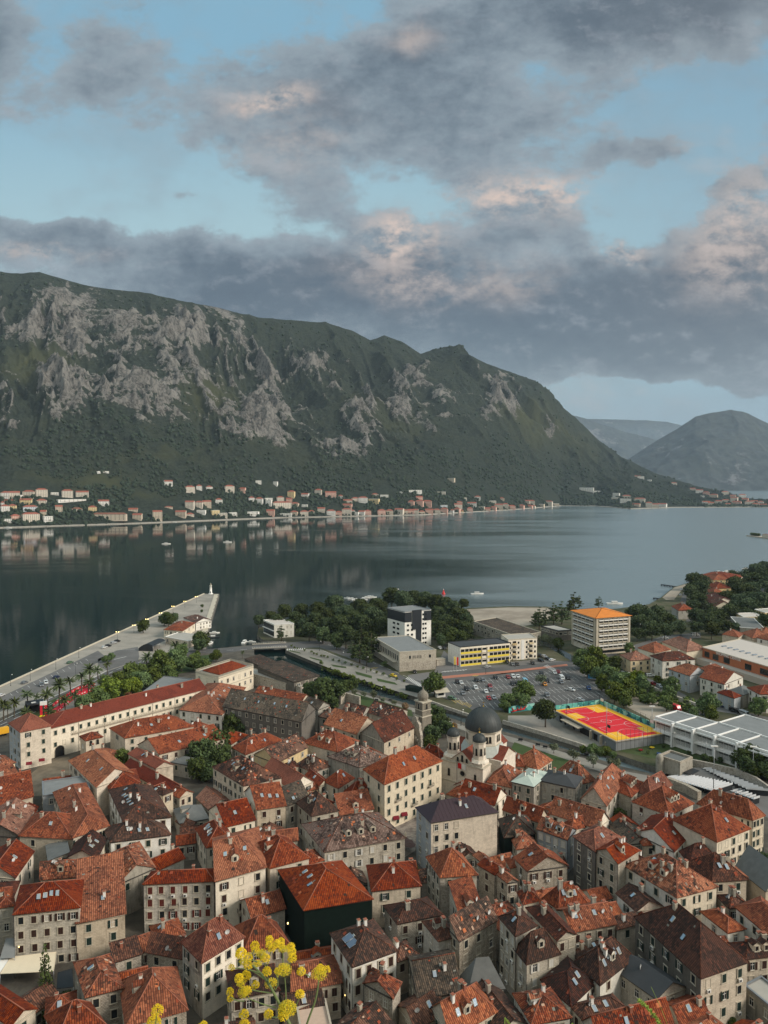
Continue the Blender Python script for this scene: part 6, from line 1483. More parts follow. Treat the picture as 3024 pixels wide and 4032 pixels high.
# road bridge over the canal mouth
def bridge():
 a, b = at('U2', -12, 575), at('U2', 214, 566); f = Fr(a, b); o = f.p(f.L/2, 0, 0); r = empty('road_bridge', o, 0, 'flat concrete road bridge over the canal mouth', 'bridge')
 m = MB(); f.box(m, 0, f.L, -5, 7, -.75, -.05, m_stone, g_asph); f.box(m, 0, f.L, -5.6, -5, -.75, .25, m_surr); f.box(m, 0, f.L, 7, 7.6, -.75, .25, m_surr); m.build('deck', r, o)
 for y in (-5.3, 7.3):
  m = MB()
  for i in range(int(f.L/1.5)+1): q = f.p(i*1.5, y, .25); m.box(tuple(q), .08, .08, .9, m_white)
  for z in (.6, 1.1): m.tube(f.p(0, y, z), f.p(f.L, y, z), .04, .04, m_white, 4)
  m.build('railing', r, o)
bridge()
def markings():
 M = MB()
 Rws = [((285, 585), (830, 518)), ((300, 616), (880, 548)), ((330, 652), (920, 584)), ((420, 678), (950, 620))]
 for k, (p, q) in enumerate(Rws):
  A, B = at('C', *p), at('C', *q); d = (B-A); L = d.length; d.normalize()
  v = at('C', 420+16, 600+17)-at('C', 420, 600); v.z = 0; v.normalize()
  strip(M, A, B, .12, g_line, 4) if k < 3 else None
  n = int(L/2.7)
  for i in range(n+1):
   c = A+d*(L*i/n)
   strip(M, c, c+v*4.8, .13, g_line, 4.3); strip(M, c, c-v*4.8, .13, g_line, 4.3)
 tag(M.build('bay_markings'), kind='structure')
 M = MB()
 for i in range(14):      # zebra crossings
  c = at('U2', 1010+8*i, 772+4.5*i); strip(M, c, c+Vector((-1.6, -4.2, 0)), .5, g_line, 4)
 for i in range(11):
  c = at('C', 690+6*i, 503+3.0*i); strip(M, c, c+Vector((3.2, 3.6, 0)), .5, g_line, 4)
 for i in range(9):
  c = at('U2', 215+14*i, 600-.6*i); strip(M, c, c+Vector((0, 5, 0)), .5, g_line, 4)
 for i in range(8): c = at('U2', 1225+20*i, 742-1.6*i); strip(M, c, c+Vector((2.4, 2.4, 0)), .5, g_line, 5)
 tag(M.build('zebra_crossing'), kind='structure')
 M = MB()
 for (x, y) in ((1300, 930), (1345, 945), (1390, 960)):
  for i in range(5): c = at('U2', x-16+8*i, y+5*i-9); strip(M, c, c+Vector((1.6, 3.2, 0)), .2, g_yline, 4.4)
  a, b = at('U2', x-22, y-12), at('U2', x+22, y+14); strip(M, a, b, .2, g_yline, 4.4)
 for (x, y) in ((1440, 768), (780, 718)):
  for i in range(4): c = at('U2', x-14+9*i, y); strip(M, c, c+Vector((1.5, 2.5, 0)), .3, g_yline, 4.4)
 tag(M.build('yellow_markings'), kind='structure')
 M = MB()
 def poly(t, pts, w, lv=4, dash=None):
  P = [at(t, *p) for p in pts]
  for a, b in zip(P[:-1], P[1:]):
   if not dash: strip(M, a, b, w, g_line, lv)
   else:
    n = int((b-a).length/dash)
    for i in range(0, n, 2): strip(M, a+(b-a)*i/n, a+(b-a)*(i+1)/n, w, g_line, lv)
 poly('U1', [(-300, 1220), (0, 1088), (300, 955), (560, 830), (760, 725), (900, 680), (1100, 626), (1300, 607), (1659, 590)], .3, dash=4)
 poly('U1', [(-300, 1238), (0, 1108), (300, 968), (540, 850)], .25); poly('U1', [(745, 658), (825, 640)], .5); poly('U1', [(650, 600), (880, 592)], .25)
 poly('U1', [(0, 1064), (230, 955), (500, 834), (700, 731)], .45)
 poly('U2', [(440, 545), (640, 620), (1000, 772)], .2, dash=4); poly('U2', [(450, 600), (700, 708), (960, 800)], .2)
 for i in range(14): poly('U1', [(560-38*i, 655+17.4*i), (575-38*i, 668+17.4*i)], .15)
 tag(M.build('road_markings'), kind='structure')
 # low white parapet on the sea side of the quay
 a, b = at('U1', -650, 1132), at('U1', 1330, 230); f = Fr(a, b); o = f.p(f.L/2, 0, 0)
 r = MB(); f.box(r, 0, f.L, -.9, -.1, -.3, .75, m_surr); r.build
 w = empty('sea_parapet', o, 0, 'long low whitish parapet along the sea edge of the quay', 'sea wall'); r.build('coping', w, o)
 a, b = at('U1', 1428, 234), at('U1', 1350, 500); f = Fr(a, b); o = f.p(f.L/2, 0, 0); r = MB(); f.box(r, 0, f.L, -4, -.2, -.1, .35, m_surr)
 for i in range(10): q = f.p(f.L*(i+.5)/10, -.5, .35); r.lathe(tuple(q), [(.25, 0), (.2, .3), (.3, .5)], m_dmetal, 8)
 w = empty('quay_kerb', o, 0, 'broad pale stone kerb with bollards on the inner edge of the pier', 'quay edge'); r.build('kerb', w, o)
markings()
# walls along the canal
def wallrun(name, label, cat, t, pts, h, th, m, top=None, z=0):
 P = [at(t, *p) for p in pts]; o = P[len(P)//2].copy(); r = empty(name, o, 0, label, cat)
 M = MB()
 for a, b in zip(P[:-1], P[1:]):
  f = Fr(a, b); f.box(M, -th*.3, f.L+th*.3, -th/2+rnd.uniform(-.01, .01), th/2, -.4, h+rnd.uniform(0, .01), m, top)
 M.build('masonry', r, o); return r
wallrun('canal_wall', 'rough grey stone wall on the north bank of the canal below the car park', 'wall', 'U2', [(1090, 915), (1250, 975), (1420, 1032)], 1.0, .7, WA['r'])
wallrun('canal_wall', 'old stone wall on the canal bank below the sports court', 'wall', 'T3', [(1000, 305), (1330, 400), (1659, 505)], 1.3, .8, WA['r'])
wallrun('canal_wall', 'grey concrete wall along the near edge of the sports court yard', 'wall', 'T4', [(330, 490), (500, 455), (700, 410)], 1.6, .5, WA['g'])
wallrun('garden_wall', 'tall rough wall beside the lawn behind the convent roofs', 'wall', 'U2', [(565, 950), (600, 935), (690, 960)], 4.5, .9, WA['r'])
wallrun('theatre_wall', 'long curved stone wall round the seats of the open-air theatre', 'wall', 'T4', [(1030, 650), (1180, 680), (1400, 730), (1560, 800), (1700, 900)], 2.4, .8, WA['r'])
wallrun('rampart', 'old rampart wall between the red roofs and the theatre seats', 'wall', 'T4', [(850, 820), (980, 870), (1090, 930)], 3.0, 1.6, WA['r'])
wallrun('river_wall', 'pale rubble wall along the river road before the white houses', 'wall', 'U3', [(900, 830), (1010, 880), (1230, 960)], 2.2, .8, WA['s'])
H('U2', (-80, 735), (300, 842), (345, 815), 5.6, 'f', 'c', 'r', (6, 1), None, 'old town rampart block with a restaurant terrace on top beside the canal', ch=0, cat='rampart', name='rampart', group=None, mats_extra=WA['r'], sh='n', styles='dark', ws=(.7, .7))
H('U2', (25, 715), (262, 806), (425, 762), 8.0, 's2', 'G', 'k', None, (3, 1), 'dark curved brown restaurant roof over the rampart by the canal', ch=0, group='restaurants on the rampart', name='restaurant', cat='restaurant', rh=.9, sh='n', styles='dark', ws=(2.2, 1.4))
H('U2', (-60, 665), (40, 700), (130, 668), 7.6, 's2', 'G', 'k', None, (2, 1), 'smaller brown restaurant roof further left by the canal mouth', ch=0, group='restaurants on the rampart', name='restaurant', cat='restaurant', rh=.8, sh='n', styles='dark', ws=(2.2, 1.4))
H('U1', (950, 882), (1100, 925), (1262, 790), 4.0, 'f', 'e', 'w', None, None, 'low pavilion with a grey-blue slate-like flat roof behind the long palace', ch=0, cat='pavilion', name='pavilion', group=None, mats_extra=m_metal)
H('U1', (1073, 462), (1192, 472), (1274, 420), 5.6, 'h', 'r', 'e', (4, 1), (3, 1), 'cream harbour building with a red hipped roof on the pier', ch=1, cat='harbour building', name='harbour_building', group=None, sh='g', rh=2.4)
H('U1', (1200, 385), (1280, 418), (1333, 395), 5.6, 'x1', 'g', 'w', None, (5, 2), 'white harbour annex with a dark tiled roof tapering along the pier', ch=1, cat='harbour building', name='harbour_annex', group=None, sh='n', rh=2.2, styles='dark', fl=2.5, ws=(.9, 1.2), orth=1)
H('U1', (1078, 512), (1232, 540), (1260, 505), 4.2, 'f', 'c', 'c', (5, 1), None, 'white-framed roof terrace of the pier restaurant', ch=0, cat='restaurant', name='restaurant', group=None, mats_extra=m_white, sh='n', styles='dark', ws=(1.6, 2))
H('U2', (62, 402), (132, 432), (262, 432), 9.0, 'f', 'w', 'w', None, (2, 2, .55, .95), 'small curved white and glass office with a flat roof beside the park', ch=0, cat='office', name='glass_office', group=None, mats_extra=m_white, sh='n', wm2='w', ws=(.5, 1.6), fl=4)
face_boxes(bpy.data.objects['glass_office'], bpy.data.objects['glass_office'].location, at('U2', 62, 402, 11.5), at('U2', 132, 432, 11.5), [(.02, .98, -8, -4.4, .1, m_glass), (.02, .98, -4.0, -.6, .1, m_glass), (0, 1, -4.3, -4.1, 1.0, m_white)], 'glass_front')
# bastion by the theatre
def bastion():
 f = Fr(at('T4', 940, 755), at('T4', 1028, 715)); o = f.p(4, 4, 0); r = empty('stone_bastion', o, 0, 'squat grey stone bastion with a flat parapet roof at the end of the canal', 'bastion')
 m = MB(); f.box(m, 0, 8.5, 0, 9, -.3, 5.2, WA['g'], RO['L'])
 for (a, b, c, d) in ((0, 8.5, 0, .6), (0, 8.5, 8.4, 9), (0, .6, .6, 8.4), (7.9, 8.5, .6, 8.4)): f.box(m, a, b, c, d, 5.2, 5.9, WA['r'])
 m.build('masonry', r, o); m = MB(); c = f.p(-1, 7.5, 5.0); m.lathe(tuple(c), [(1.4, -5), (1.4, .4), (1.2, 1.2), (.7, 1.8), (.02, 2.1)], WA['g'], 12); m.build('turret', r, o)
 m = MB(); f.box(m, 2, 8, -3, -.2, 1.6, 1.8, m_dmetal); m.build('black_canopy', r, o)
bastion()
# ------------------------------------------------------------------ seats of the open-air theatre
def stand(name, label, q, nrow):
 "q: four corners far-left, near-left, near-right, far-right of the bank; rows run from left to right edge"
 P = [at('T4', *p) for p in q]; o = (P[0]+P[2])/2; r = empty(name, o, 0, label, 'seat bank', 'theatre seat banks'); sm = plain('seat_metal', (.62, .63, .64), .6, .1, .12, 1)
 fr = MB()
 for i in range(nrow):
  t = i/(nrow-1); a = P[0].lerp(P[1], t); b = P[3].lerp(P[2], t); z = .3+(1-t)*0+t*1.6
  f = Fr(a, b); m = MB(); f.box(m, 0, f.L, 0, 1.0, z, z+.12, sm); f.box(m, 0, f.L, .7 if False else -.05, .05, z+.1, z+.75, sm)
  m.build('seat_row', r, o)
  f.box(fr, 0, f.L, .1, .3, -.1, z, m_dmetal)
 fr.build('frame', r, o)
stand('seat_bank', 'near-left bank of grey theatre seats behind the rampart', ((845, 760), (1200, 905), (1370, 850), (1010, 740)), 14)
stand('seat_bank', 'far-right bank of grey theatre seats under the trees', ((1135, 690), (1480, 890), (1660, 905), (1200, 690)), 13)
stand('seat_bank', 'small lowest bank of theatre seats nearest the stage towers', ((1370, 875), (1540, 975), (1590, 960), (1440, 860)), 6)
# ------------------------------------------------------------------ lamps, masts, poles
def lamp_post(loc, h, label, lit=False, group='street lamps', two=False):
 r = empty('street_lamp', loc, 0, label, 'street lamp', group); o = Vector(loc)
 m = MB(); m.tube(o, o+Vector((0, 0, h)), .09, .05, m_dmetal, 6); m.box((o.x, o.y, o.z), .35, .35, .3, m_dmetal); m.tube(o+Vector((0, 0, h*.97)), o+Vector((.8, 0, h)), .04, .04, m_dmetal, 5)
 if two: m.tube(o+Vector((0, 0, h*.97)), o+Vector((-.8, 0, h)), .04, .04, m_dmetal, 5)
 m.build('pole', r, o)
 for sx in ((.8, -.8) if two else (.8,)):
  m = MB(); c = o+Vector((sx, 0, h-.15)); m.lathe(tuple(c), [(.05, -.15), (.24, 0), (.26, .22), (.05, .35)], m_lamp if lit else m_white, 8); m.build('lantern', r, o)
for i, (x, y) in enumerate(((768, 527), (875, 482), (960, 440), (1048, 398), (1130, 352), (1208, 318), (1283, 286))): lamp_post(at('U1', x, y), 5.2, 'lit twin lamp on the pier, %s of the row from its landward end' % ['first', 'second', 'third', 'fourth', 'fifth', 'sixth', 'last'][i], True, 'lit lamps along the pier', True)
for i, (x, y) in enumerate(((70, 830), (198, 795), (365, 722), (515, 645))): lamp_post(at('U1', x, y), 6, 'unlit lamp by the sea parapet, %s from the left' % ['first', 'second', 'third', 'fourth'][i], False, 'unlit lamps on the quay')
for i, (t, x, y, h, lb) in enumerate((('U2', 575, 712, 9, 'tall lamp on the canal road opposite the restaurants'), ('U2', 735, 745, 9, 'lamp on the canal road beside the pines'), ('U2', 1216, 520, 11, 'curved tall lamp right of the tower block'), ('U2', 560, 520, 10, 'lamp at the edge of the park'), ('U2', 822, 915, 5, 'small lamp on the canal lawn'), ('U2', 1352, 1090, 6, 'three-armed lamp by the big dome'),
 ('U2', 1514, 750, 8, 'lamp in front of the yellow school'), ('U3', 45, 690, 8, 'lamp at the corner of the block of flats'), ('U3', 836, 500, 9, 'lamp on the road right of the office tower'), ('U3', 1213, 500, 9, 'lamp before the shopping centre roof'), ('U3', 1156, 130, 7, 'lamp on the far beach road'), ('U1', 495, 790, 9, 'tall lamp between the palms'), ('U1', 1415, 600, 11, 'tall thin mast beside the moored white boats'), ('U1', 318, 1000, 8, 'lamp by the red barriers'),
 ('T4', 875, 570, 9, 'double lamp on the school lawn'), ('U3', 1065, 930, 10, 'lamp on the river bank by the red van'), ('T3', 655, 305, 6, 'lamp on the promenade behind the bell tower'), ('U2', 428, 600, 6, 'lamp at the bend of the canal road'))): lamp_post(at(t, x, y), h, lb)
def mast(t, x, y, h, label, arm=1):
 o = at(t, x, y); r = empty('floodlight_mast', o, 0, label, 'mast', 'tall masts'); m = MB(); m.tube(o, o+Vector((0, 0, h)), .16, .08, m_metal, 8); m.build('pole', r, o)
 if arm: m = MB(); m.box((o.x, o.y, o.z+h), 2.4, .5, .35, m_white); m.build('floodlight', r, o)
mast('U3', 628, 1160, 16, 'floodlight mast at the near side of the court', 0); mast('U3', 645, 930, 9, 'floodlight mast behind the far mural', 0); mast('U3', 384, 1000, 8, 'slim post over the left edge of the court', 0)
mast('T4', 630, 530, 7, 'post on the school lawn beside the colourful toys', 0); mast('T4', 1213, 900, 17, 'very tall thin mast between the theatre seats'); mast('U3', 918, 1090, 10, 'mast between mural and white school'); mast('T4', 1150, 620, 8, 'mast on the lawn edge below the white school', 0); mast('T4', 1535, 770, 12, 'mast under the trees beside the theatre')
# ------------------------------------------------------------------ trees
def leaf_mat(name, a, b):
 m, k = newmat(name); tc = k.n('ShaderNodeTexCoord'); ob = tc.outputs['Object']; rn = k.n('ShaderNodeObjectInfo').outputs['Random']
 n1 = k.noise(ob, .9, 3, .6); n2 = k.noise(ob, 5.0, 2, .5)
 c = k.mix(k.ss(k.m('ADD', k.m('MULTIPLY', n1, .7), k.m('MULTIPLY', n2, .3)), .32, .66), a, b)
 hs = k.n('ShaderNodeHueSaturation', i_Hue=k.lin(rn, 0, 1, .470, .525), i_Saturation=k.lin(rn, 1, 0, .75, 1.1), i_Value=k.lin(rn, 0, 1, 1.35, 2.4), i_Color=c)
 finish(k, hs.outputs[0], .85, spec=.12); return m
LM = {'pine': leaf_mat('pine_needles', (.014, .023, .008), (.038, .052, .018)), 'dark': leaf_mat('dark_leaves', (.016, .027, .008), (.044, .062, .017)),
      'green': leaf_mat('green_leaves', (.026, .042, .010), (.066, .092, .020)), 'bright': leaf_mat('bright_leaves', (.042, .070, .010), (.105, .150, .022)),
      'olive': leaf_mat('olive_leaves', (.040, .050, .026), (.085, .098, .056)), 'palm': leaf_mat('palm_leaves', (.018, .028, .010), (.050, .062, .022)), 'redd': leaf_mat('reddish_leaves', (.085, .050, .028), (.14, .085, .04))}
m_bark = plain('bark', (.09, .07, .05), .95, 0, .3, 3)
def leaves_mesh(nm, mat, clumps, leaf, per, seed):
 "many leaf-sized faces scattered over clumps (centre, radius, flatten)"
 g = np.random.default_rng(seed); V = []; n = 0
 for (cx, cy, cz, r, fl) in clumps:
  k = max(8, int(per*r*r)); d = g.normal(size=(k, 3)); d /= np.linalg.norm(d, axis=1)[:, None]
  rad = r*(g.uniform(.55, 1.08, k))[:, None]; c = d*rad; c[:, 2] *= fl; c += np.array([cx, cy, cz])
  u = g.normal(size=(k, 3)); u /= np.linalg.norm(u, axis=1)[:, None]; nn = d*.9+u*.7; nn /= np.linalg.norm(nn, axis=1)[:, None]
  t = np.cross(nn, g.normal(size=(k, 3))); t /= np.linalg.norm(t, axis=1)[:, None]; w = np.cross(nn, t); s = leaf*g.uniform(.55, 1.25, k)[:, None]
  V.append(np.stack([c-t*s-w*s*.6, c+t*s-w*s*.6, c+t*s*.6+w*s, c-t*s*.8+w*s*.7], 1).reshape(-1, 3)); n += k
 V = np.concatenate(V).astype(np.float32); me = bpy.data.meshes.new(nm)
 me.vertices.add(len(V)); me.vertices.foreach_set('co', V.ravel()); me.loops.add(len(V)); me.loops.foreach_set('vertex_index', np.arange(len(V), dtype=np.int32))
 me.polygons.add(len(V)//4); me.polygons.foreach_set('loop_start', np.arange(0, len(V), 4, dtype=np.int32)); me.update(); me.materials.append(mat); return me
def crown_clumps(g, n, rx, rz, cz, cr, flat=.75, top=False):
 out = []
 for i in range(n):
  a = g.uniform(0, 6.28); q = g.uniform(0, 1)**.5; z = g.uniform(-1, 1)
  if top: z = abs(z)*.6
  w = math.sqrt(max(0, 1-z*z))*.85+.15
  out.append((rx*q*w*math.cos(a), rx*q*w*math.sin(a), cz+rz*z*.8, cr*g.uniform(.7, 1.3), flat))
 return out
TP = {}
def tree_proto(kind, v):
 key = (kind, v)
 if key in TP: return TP[key]
 g = random.Random(hash(kind) % 1 + v*31+len(kind)*7); tr = MB()
 if kind == 'pine': cl = crown_clumps(g, 30, 4.2, 3.6, 7.6, 2.1, .7); per, leaf, mt = 24, .40, LM['pine']
 elif kind == 'cedar':
  cl = [(g.uniform(-1, 1)*r*.6, g.uniform(-1, 1)*r*.6, z, r*.62, .35) for z, r in ((3.5, 4.2), (5.2, 3.8), (7, 3.2), (8.8, 2.5), (10.4, 1.8), (11.8, 1.0))]+[(r*math.cos(a), r*math.sin(a), z, 1.2, .4) for z, r in ((3.5, 3.6), (5.2, 3.2), (7, 2.7), (8.8, 2)) for a in (g.uniform(0, 2), g.uniform(2, 4), g.uniform(4, 6.3))]; per, leaf, mt = 24, .34, LM['pine']
 elif kind == 'cypress': cl = [(0, 0, z, r, 1.5) for z, r in ((1.5, .8), (3, 1.05), (4.5, 1.15), (6, 1.05), (7.5, .85), (9, .6), (10.2, .35))]; per, leaf, mt = 110, .17, LM['dark']
 elif kind == 'shrub': cl = crown_clumps(g, 9, .9, .8, 1.3, .62, .9); per, leaf, mt = 80, .16, LM['green']
 elif kind == 'olive': cl = crown_clumps(g, 12, 1.8, 1.4, 3.2, 1.0, .9); per, leaf, mt = 60, .20, LM['olive']
 else:
  mt = LM[{'dark': 'dark', 'green': 'green', 'bright': 'bright', 'redd': 'redd'}[kind]]; cl = crown_clumps(g, 34, 3.4, 3.4, 5.2, 1.7, .9); per, leaf = 36, .36
 me = leaves_mesh('crown', mt, cl, leaf, per, v*13+len(kind))
 hh = {'pine': 8.5, 'cedar': 11, 'cypress': 9, 'shrub': 1.1, 'olive': 2.6}.get(kind, 5.0); r0 = {'shrub': .06, 'olive': .16, 'cypress': .18}.get(kind, .32)
 tr.tube((0, 0, -.2), (0, 0, hh*.55), r0, r0*.75, m_bark, 7); tr.tube((0, 0, hh*.55), (g.uniform(-.3, .3), 0, hh), r0*.75, r0*.3, m_bark, 6)
 if kind not in ('cypress', 'shrub'):
  for (cx, cy, cz, r, f) in cl[::3]: tr.tube((0, 0, hh*.5), (cx, cy, cz), r0*.4, r0*.12, m_bark, 5)
 o = tr.build('trunk', uv=False); tm = o.data; bpy.data.objects.remove(o)
 ex = {'pine': (5.4, 7.6), 'cedar': (4.4, 7.0), 'cypress': (1.25, 5.6), 'shrub': (1.4, 1.3), 'olive': (2.5, 3.2)}.get(kind, (4.4, 5.2))
 TP[key] = (me, tm, ex); return TP[key]
KN = {'pine': ('pine_tree', 'umbrella pine', 'pine tree'), 'cedar': ('cedar_tree', 'layered cedar', 'cedar tree'), 'cypress': ('cypress_tree', 'slim cypress', 'cypress'), 'shrub': ('young_tree', 'small round young tree', 'young tree'),
      'olive': ('olive_tree', 'grey-green olive tree', 'olive tree'), 'dark': ('leafy_tree', 'dark leafy tree', 'tree'), 'green': ('leafy_tree', 'green leafy tree', 'tree'), 'bright': ('leafy_tree', 'bright green leafy tree', 'tree'), 'redd': ('leafy_tree', 'reddish round tree', 'tree'), 'palm': ('palm_tree', 'date palm', 'palm tree')}
def ordw(i, n):
 if n == 1: return ''
 if i == 0: return 'leftmost'
 if i == n-1: return 'rightmost'
 return {1: 'second', 2: 'third', 3: 'fourth', 4: 'fifth', 5: 'sixth', 6: 'seventh', 7: 'eighth', 8: 'ninth', 9: 'tenth'}.get(i, '%dth' % (i+1))+' from the left'
def at_crown(t, x, y, r, fac):
 "place a tree whose crown centre shows at x,y with half width r tile pixels"
 u, v = px(t, x, y); rp = r*TI[t][2]; hc = 4.0
 for _ in range(8):
  s = (G0+hc-HC)/ray(u, v).z; D = ray(u, v).y*s; rm = rp*D/F; hc = .5*hc+.5*fac*rm
 p = ray(u, v)*s; return Vector((p.x, p.y, G0)), rm
def palm_fn(v):
 if ('palm', v) in TP: return TP[('palm', v)]
 g = random.Random(v); t = MB(); bx = g.uniform(-.4, .4); n = 6
 P = [Vector((bx*(i/n)**2, 0, 7.0*i/n-.2)) for i in range(n+1)]
 for a, b, i in zip(P[:-1], P[1:], range(n)): t.tube(a, b, .30-.015*i, .285-.015*i, m_bark, 7)
 tm = t.build('trunk', uv=False); me1 = tm.data; bpy.data.objects.remove(tm); c = P[-1]; f = MB()
 for k in range(34):
  a = 6.283*k/34*2.6; el = g.uniform(-.35, 1.25); L = g.uniform(2.6, 3.5); pts = []; p = c.copy(); d = Vector((math.cos(a)*math.cos(el), math.sin(a)*math.cos(el), math.sin(el)))
  for j in range(6): pts.append(p.copy()); p = p+d*L/5; d = (d+Vector((0, 0, -.24))).normalized()
  side = d.cross(Vector((0, 0, 1))).normalized()
  for j in range(5):
   w0 = .42*math.sin(3.14*(j+.35)/5.7); w1 = .42*math.sin(3.14*(j+1.35)/5.9)
   for sg in (-1, 1):
    f.face([pts[j], pts[j]+side*sg*w0-Vector((0, 0, w0*.6)), pts[j+1]+side*sg*w1-Vector((0, 0, w1*.6)), pts[j+1]], LM['palm'])
 fo = f.build('crown', uv=False); me2 = fo.data; bpy.data.objects.remove(fo); TP[('palm', v)] = (me2, me1, (3.0, 7.2)); return TP[('palm', v)]
TREES = []
def grove(place_, group, items, kind0):
 items = [(i[0], i[1], i[2], i[3], i[4] if len(i) > 4 else kind0) for i in items]
 cnt = {}
 for it in sorted(items, key=lambda q: px(q[0], q[1], q[2])[0]): cnt.setdefault(it[4], []).append(it)
 for kd, lst in cnt.items():
  for i, (t, x, y, r, _) in enumerate(lst):
   v = (i*5+len(items)) % 5 if kd in ('pine', 'dark', 'green') else i % 3
   me, tm, (rx, hc) = palm_fn(v) if kd == 'palm' else tree_proto(kd, v)
   p, rm = at_crown(t, x, y, r*1.12, hc/rx); s = rm/rx
   nm, words_, cat = KN[kd]; w = ordw(i, len(lst))
   lb = ('%s %s%s' % (words_, place_, ', '+w if w else ''))
   o = empty(nm, p, rnd.uniform(0, 6.28), lb, cat, group); o.scale = (s, s, s*rnd.uniform(.92, 1.08))
   add_obj('trunk', tm, o, (0, 0, 0)); add_obj('crown', me, o, (0, 0, 0)); TREES.append(o)
U = lambda t, L: [(t,)+q for q in L]
grove('in the waterfront park', 'pines of the park', U('U2', [(30, 395, 38), (110, 375, 42), (200, 348, 50), (310, 338, 50), (150, 408, 45), (270, 388, 45), (420, 338, 55), (530, 295, 62), (470, 365, 55), (600, 355, 60), (690, 310, 55), (640, 395, 60), (740, 335, 60), (800, 300, 50), (900, 245, 58), (970, 262, 58), (1040, 252, 50), (1120, 258, 50), (1190, 285, 55), (1245, 300, 50), (1300, 325, 50), (1330, 365, 55), (1385, 402, 45),
   (400, 405, 55), (480, 430, 55), (560, 430, 60), (700, 405, 65), (780, 375, 60), (830, 320, 50), (820, 440, 55), (360, 465, 50), (600, 495, 60), (1200, 355, 52), (1255, 405, 52), (1312, 432, 52), (1380, 452, 48), (1222, 452, 48), (1180, 478, 32), (1090, 290, 45), (1000, 290, 50), (540, 350, 45), (330, 420, 45), (230, 440, 38, 'dark'), (450, 488, 50, 'dark'), (540, 535, 45, 'dark'), (1290, 500, 52, 'dark'), (1362, 518, 42, 'dark'), (1228, 535, 32, 'dark'), (1370, 288, 34)]), 'pine')
grove('beside the pale stone hall', 'cedars beside the hall', U('U2', [(700, 500, 62), (765, 545, 62), (690, 585, 55), (735, 625, 45), (645, 590, 38), (180, 475, 36)]), 'cedar')
grove('in the old town near the rampart', 'trees inside the rampart', U('U2', [(460, 860, 72), (375, 858, 58), (545, 855, 62), (590, 825, 48), (500, 935, 55), (645, 818, 38), (1190, 1000, 62), (1215, 1070, 58), (1160, 1140, 55), (1255, 1105, 48), (1150, 1195, 48), (440, 820, 40), (1180, 1060, 40)]), 'dark')
grove('beside the car park kiosk', None, U('U2', [(1180, 812, 66)]), 'green')
grove('along the canal road', 'young trees along the canal road', U('U2', [(245, 568, 9), (265, 580, 9), (285, 583, 9), (330, 597, 9), (376, 606, 10), (392, 615, 10), (410, 621, 10), (441, 630, 10), (458, 634, 10), (482, 640, 10), (519, 656, 11), (555, 665, 10), (595, 678, 11), (638, 688, 11), (677, 703, 11), (713, 712, 11), (764, 724, 11), (801, 740, 11), (845, 752, 12), (887, 768, 12), (934, 783, 12), (979, 795, 12), (857, 684, 24), (438, 678, 16)]), 'shrub')
grove('on the canal lawn', 'round trees on the canal lawn', U('U2', [(655, 868, 20), (717, 880, 19), (780, 885, 27), (845, 920, 18), (914, 936, 20), (987, 960, 22, 'redd'), (855, 965, 18, 'redd'), (1310, 1095, 20, 'redd')]), 'olive')
grove('around the office tower and building site', 'cedars by the office tower', U('U3', [(200, 375, 45), (292, 345, 52), (420, 275, 48), (345, 335, 48), (240, 360, 34), (175, 375, 32), (580, 270, 26), (455, 262, 26)]), 'cedar')
grove('between the office tower and the beach', 'pines between office tower and beach', U('U3', [(830, 335, 55), (900, 350, 50), (960, 340, 50), (1005, 380, 48), (850, 400, 50), (920, 440, 55), (1000, 450, 45), (825, 470, 38), (1105, 450, 28), (880, 465, 40), (785, 410, 35), (940, 395, 45), (790, 340, 40)]), 'pine')
grove('on the slope above the beach', 'pines on the slope above the beach', U('U3', [(1190, 130, 48), (1228, 180, 52), (1165, 205, 45), (1210, 262, 52), (1452, 155, 52), (1400, 235, 48), (1500, 195, 58), (1560, 125, 60), (1625, 95, 52), (1600, 255, 58), (1532, 285, 52), (1450, 295, 42), (1645, 170, 48), (1200, 345, 48), (1262, 380, 58), (1340, 362, 52), (1382, 420, 46), (1300, 442, 48), (1205, 430, 42), (1482, 252, 48), (1700, 130, 55), (1690, 220, 50), (1648, 395, 45), (1440, 432, 36), (1420, 330, 45), (1560, 190, 50), (1240, 140, 40), (1180, 300, 40), (1330, 420, 44), (1590, 60, 45), (1650, 50, 45), (1545, 235, 45), (1380, 300, 35)]), 'pine')
grove('along the small river', 'trees along the small river', U('U3', [(470, 630, 58), (560, 632, 62), (510, 680, 58), (620, 655, 42), (640, 740, 58), (600, 785, 48), (700, 790, 58), (680, 850, 58), (760, 815, 58), (850, 790, 48), (742, 890, 48), (780, 572, 38), (1052, 800, 55), (1035, 850, 40), (920, 890, 34), (1012, 922, 40), (1280, 920, 60), (1290, 975, 45), (1600, 930, 58), (1182, 980, 34), (685, 655, 42, 'dark'), (735, 760, 44), (575, 725, 44), (822, 755, 50, 'bright'), (720, 840, 40, 'bright'), (230, 510, 34, 'olive'), (320, 535, 34, 'dark'), (270, 520, 32, 'olive'), (1010, 700, 28), (1105, 640, 22), (960, 770, 28)]), 'green')
grove('in the car park and beside the court', 'trees of the car park', U('U3', [(100, 845, 64), (85, 900, 50), (8, 895, 50), (-20, 930, 35), (212, 762, 36, 'olive')]), 'green')
grove('at the left corner of the sports court', None, U('U3', [(240, 955, 78)]), 'pine')
grove('on the near bank of the canal', 'olive trees on the canal promenade', U('T4', [(70, 552, 46), (232, 602, 50), (400, 632, 58), (-90, 500, 38)]), 'olive')
grove('on the canal bank below the court', 'bushes on the canal bank', U('T4', [(225, 512, 46), (285, 532, 40), (330, 528, 44), (150, 520, 30), (490, 470, 22), (565, 455, 26), (390, 560, 30), (680, 540, 16)]), 'green')
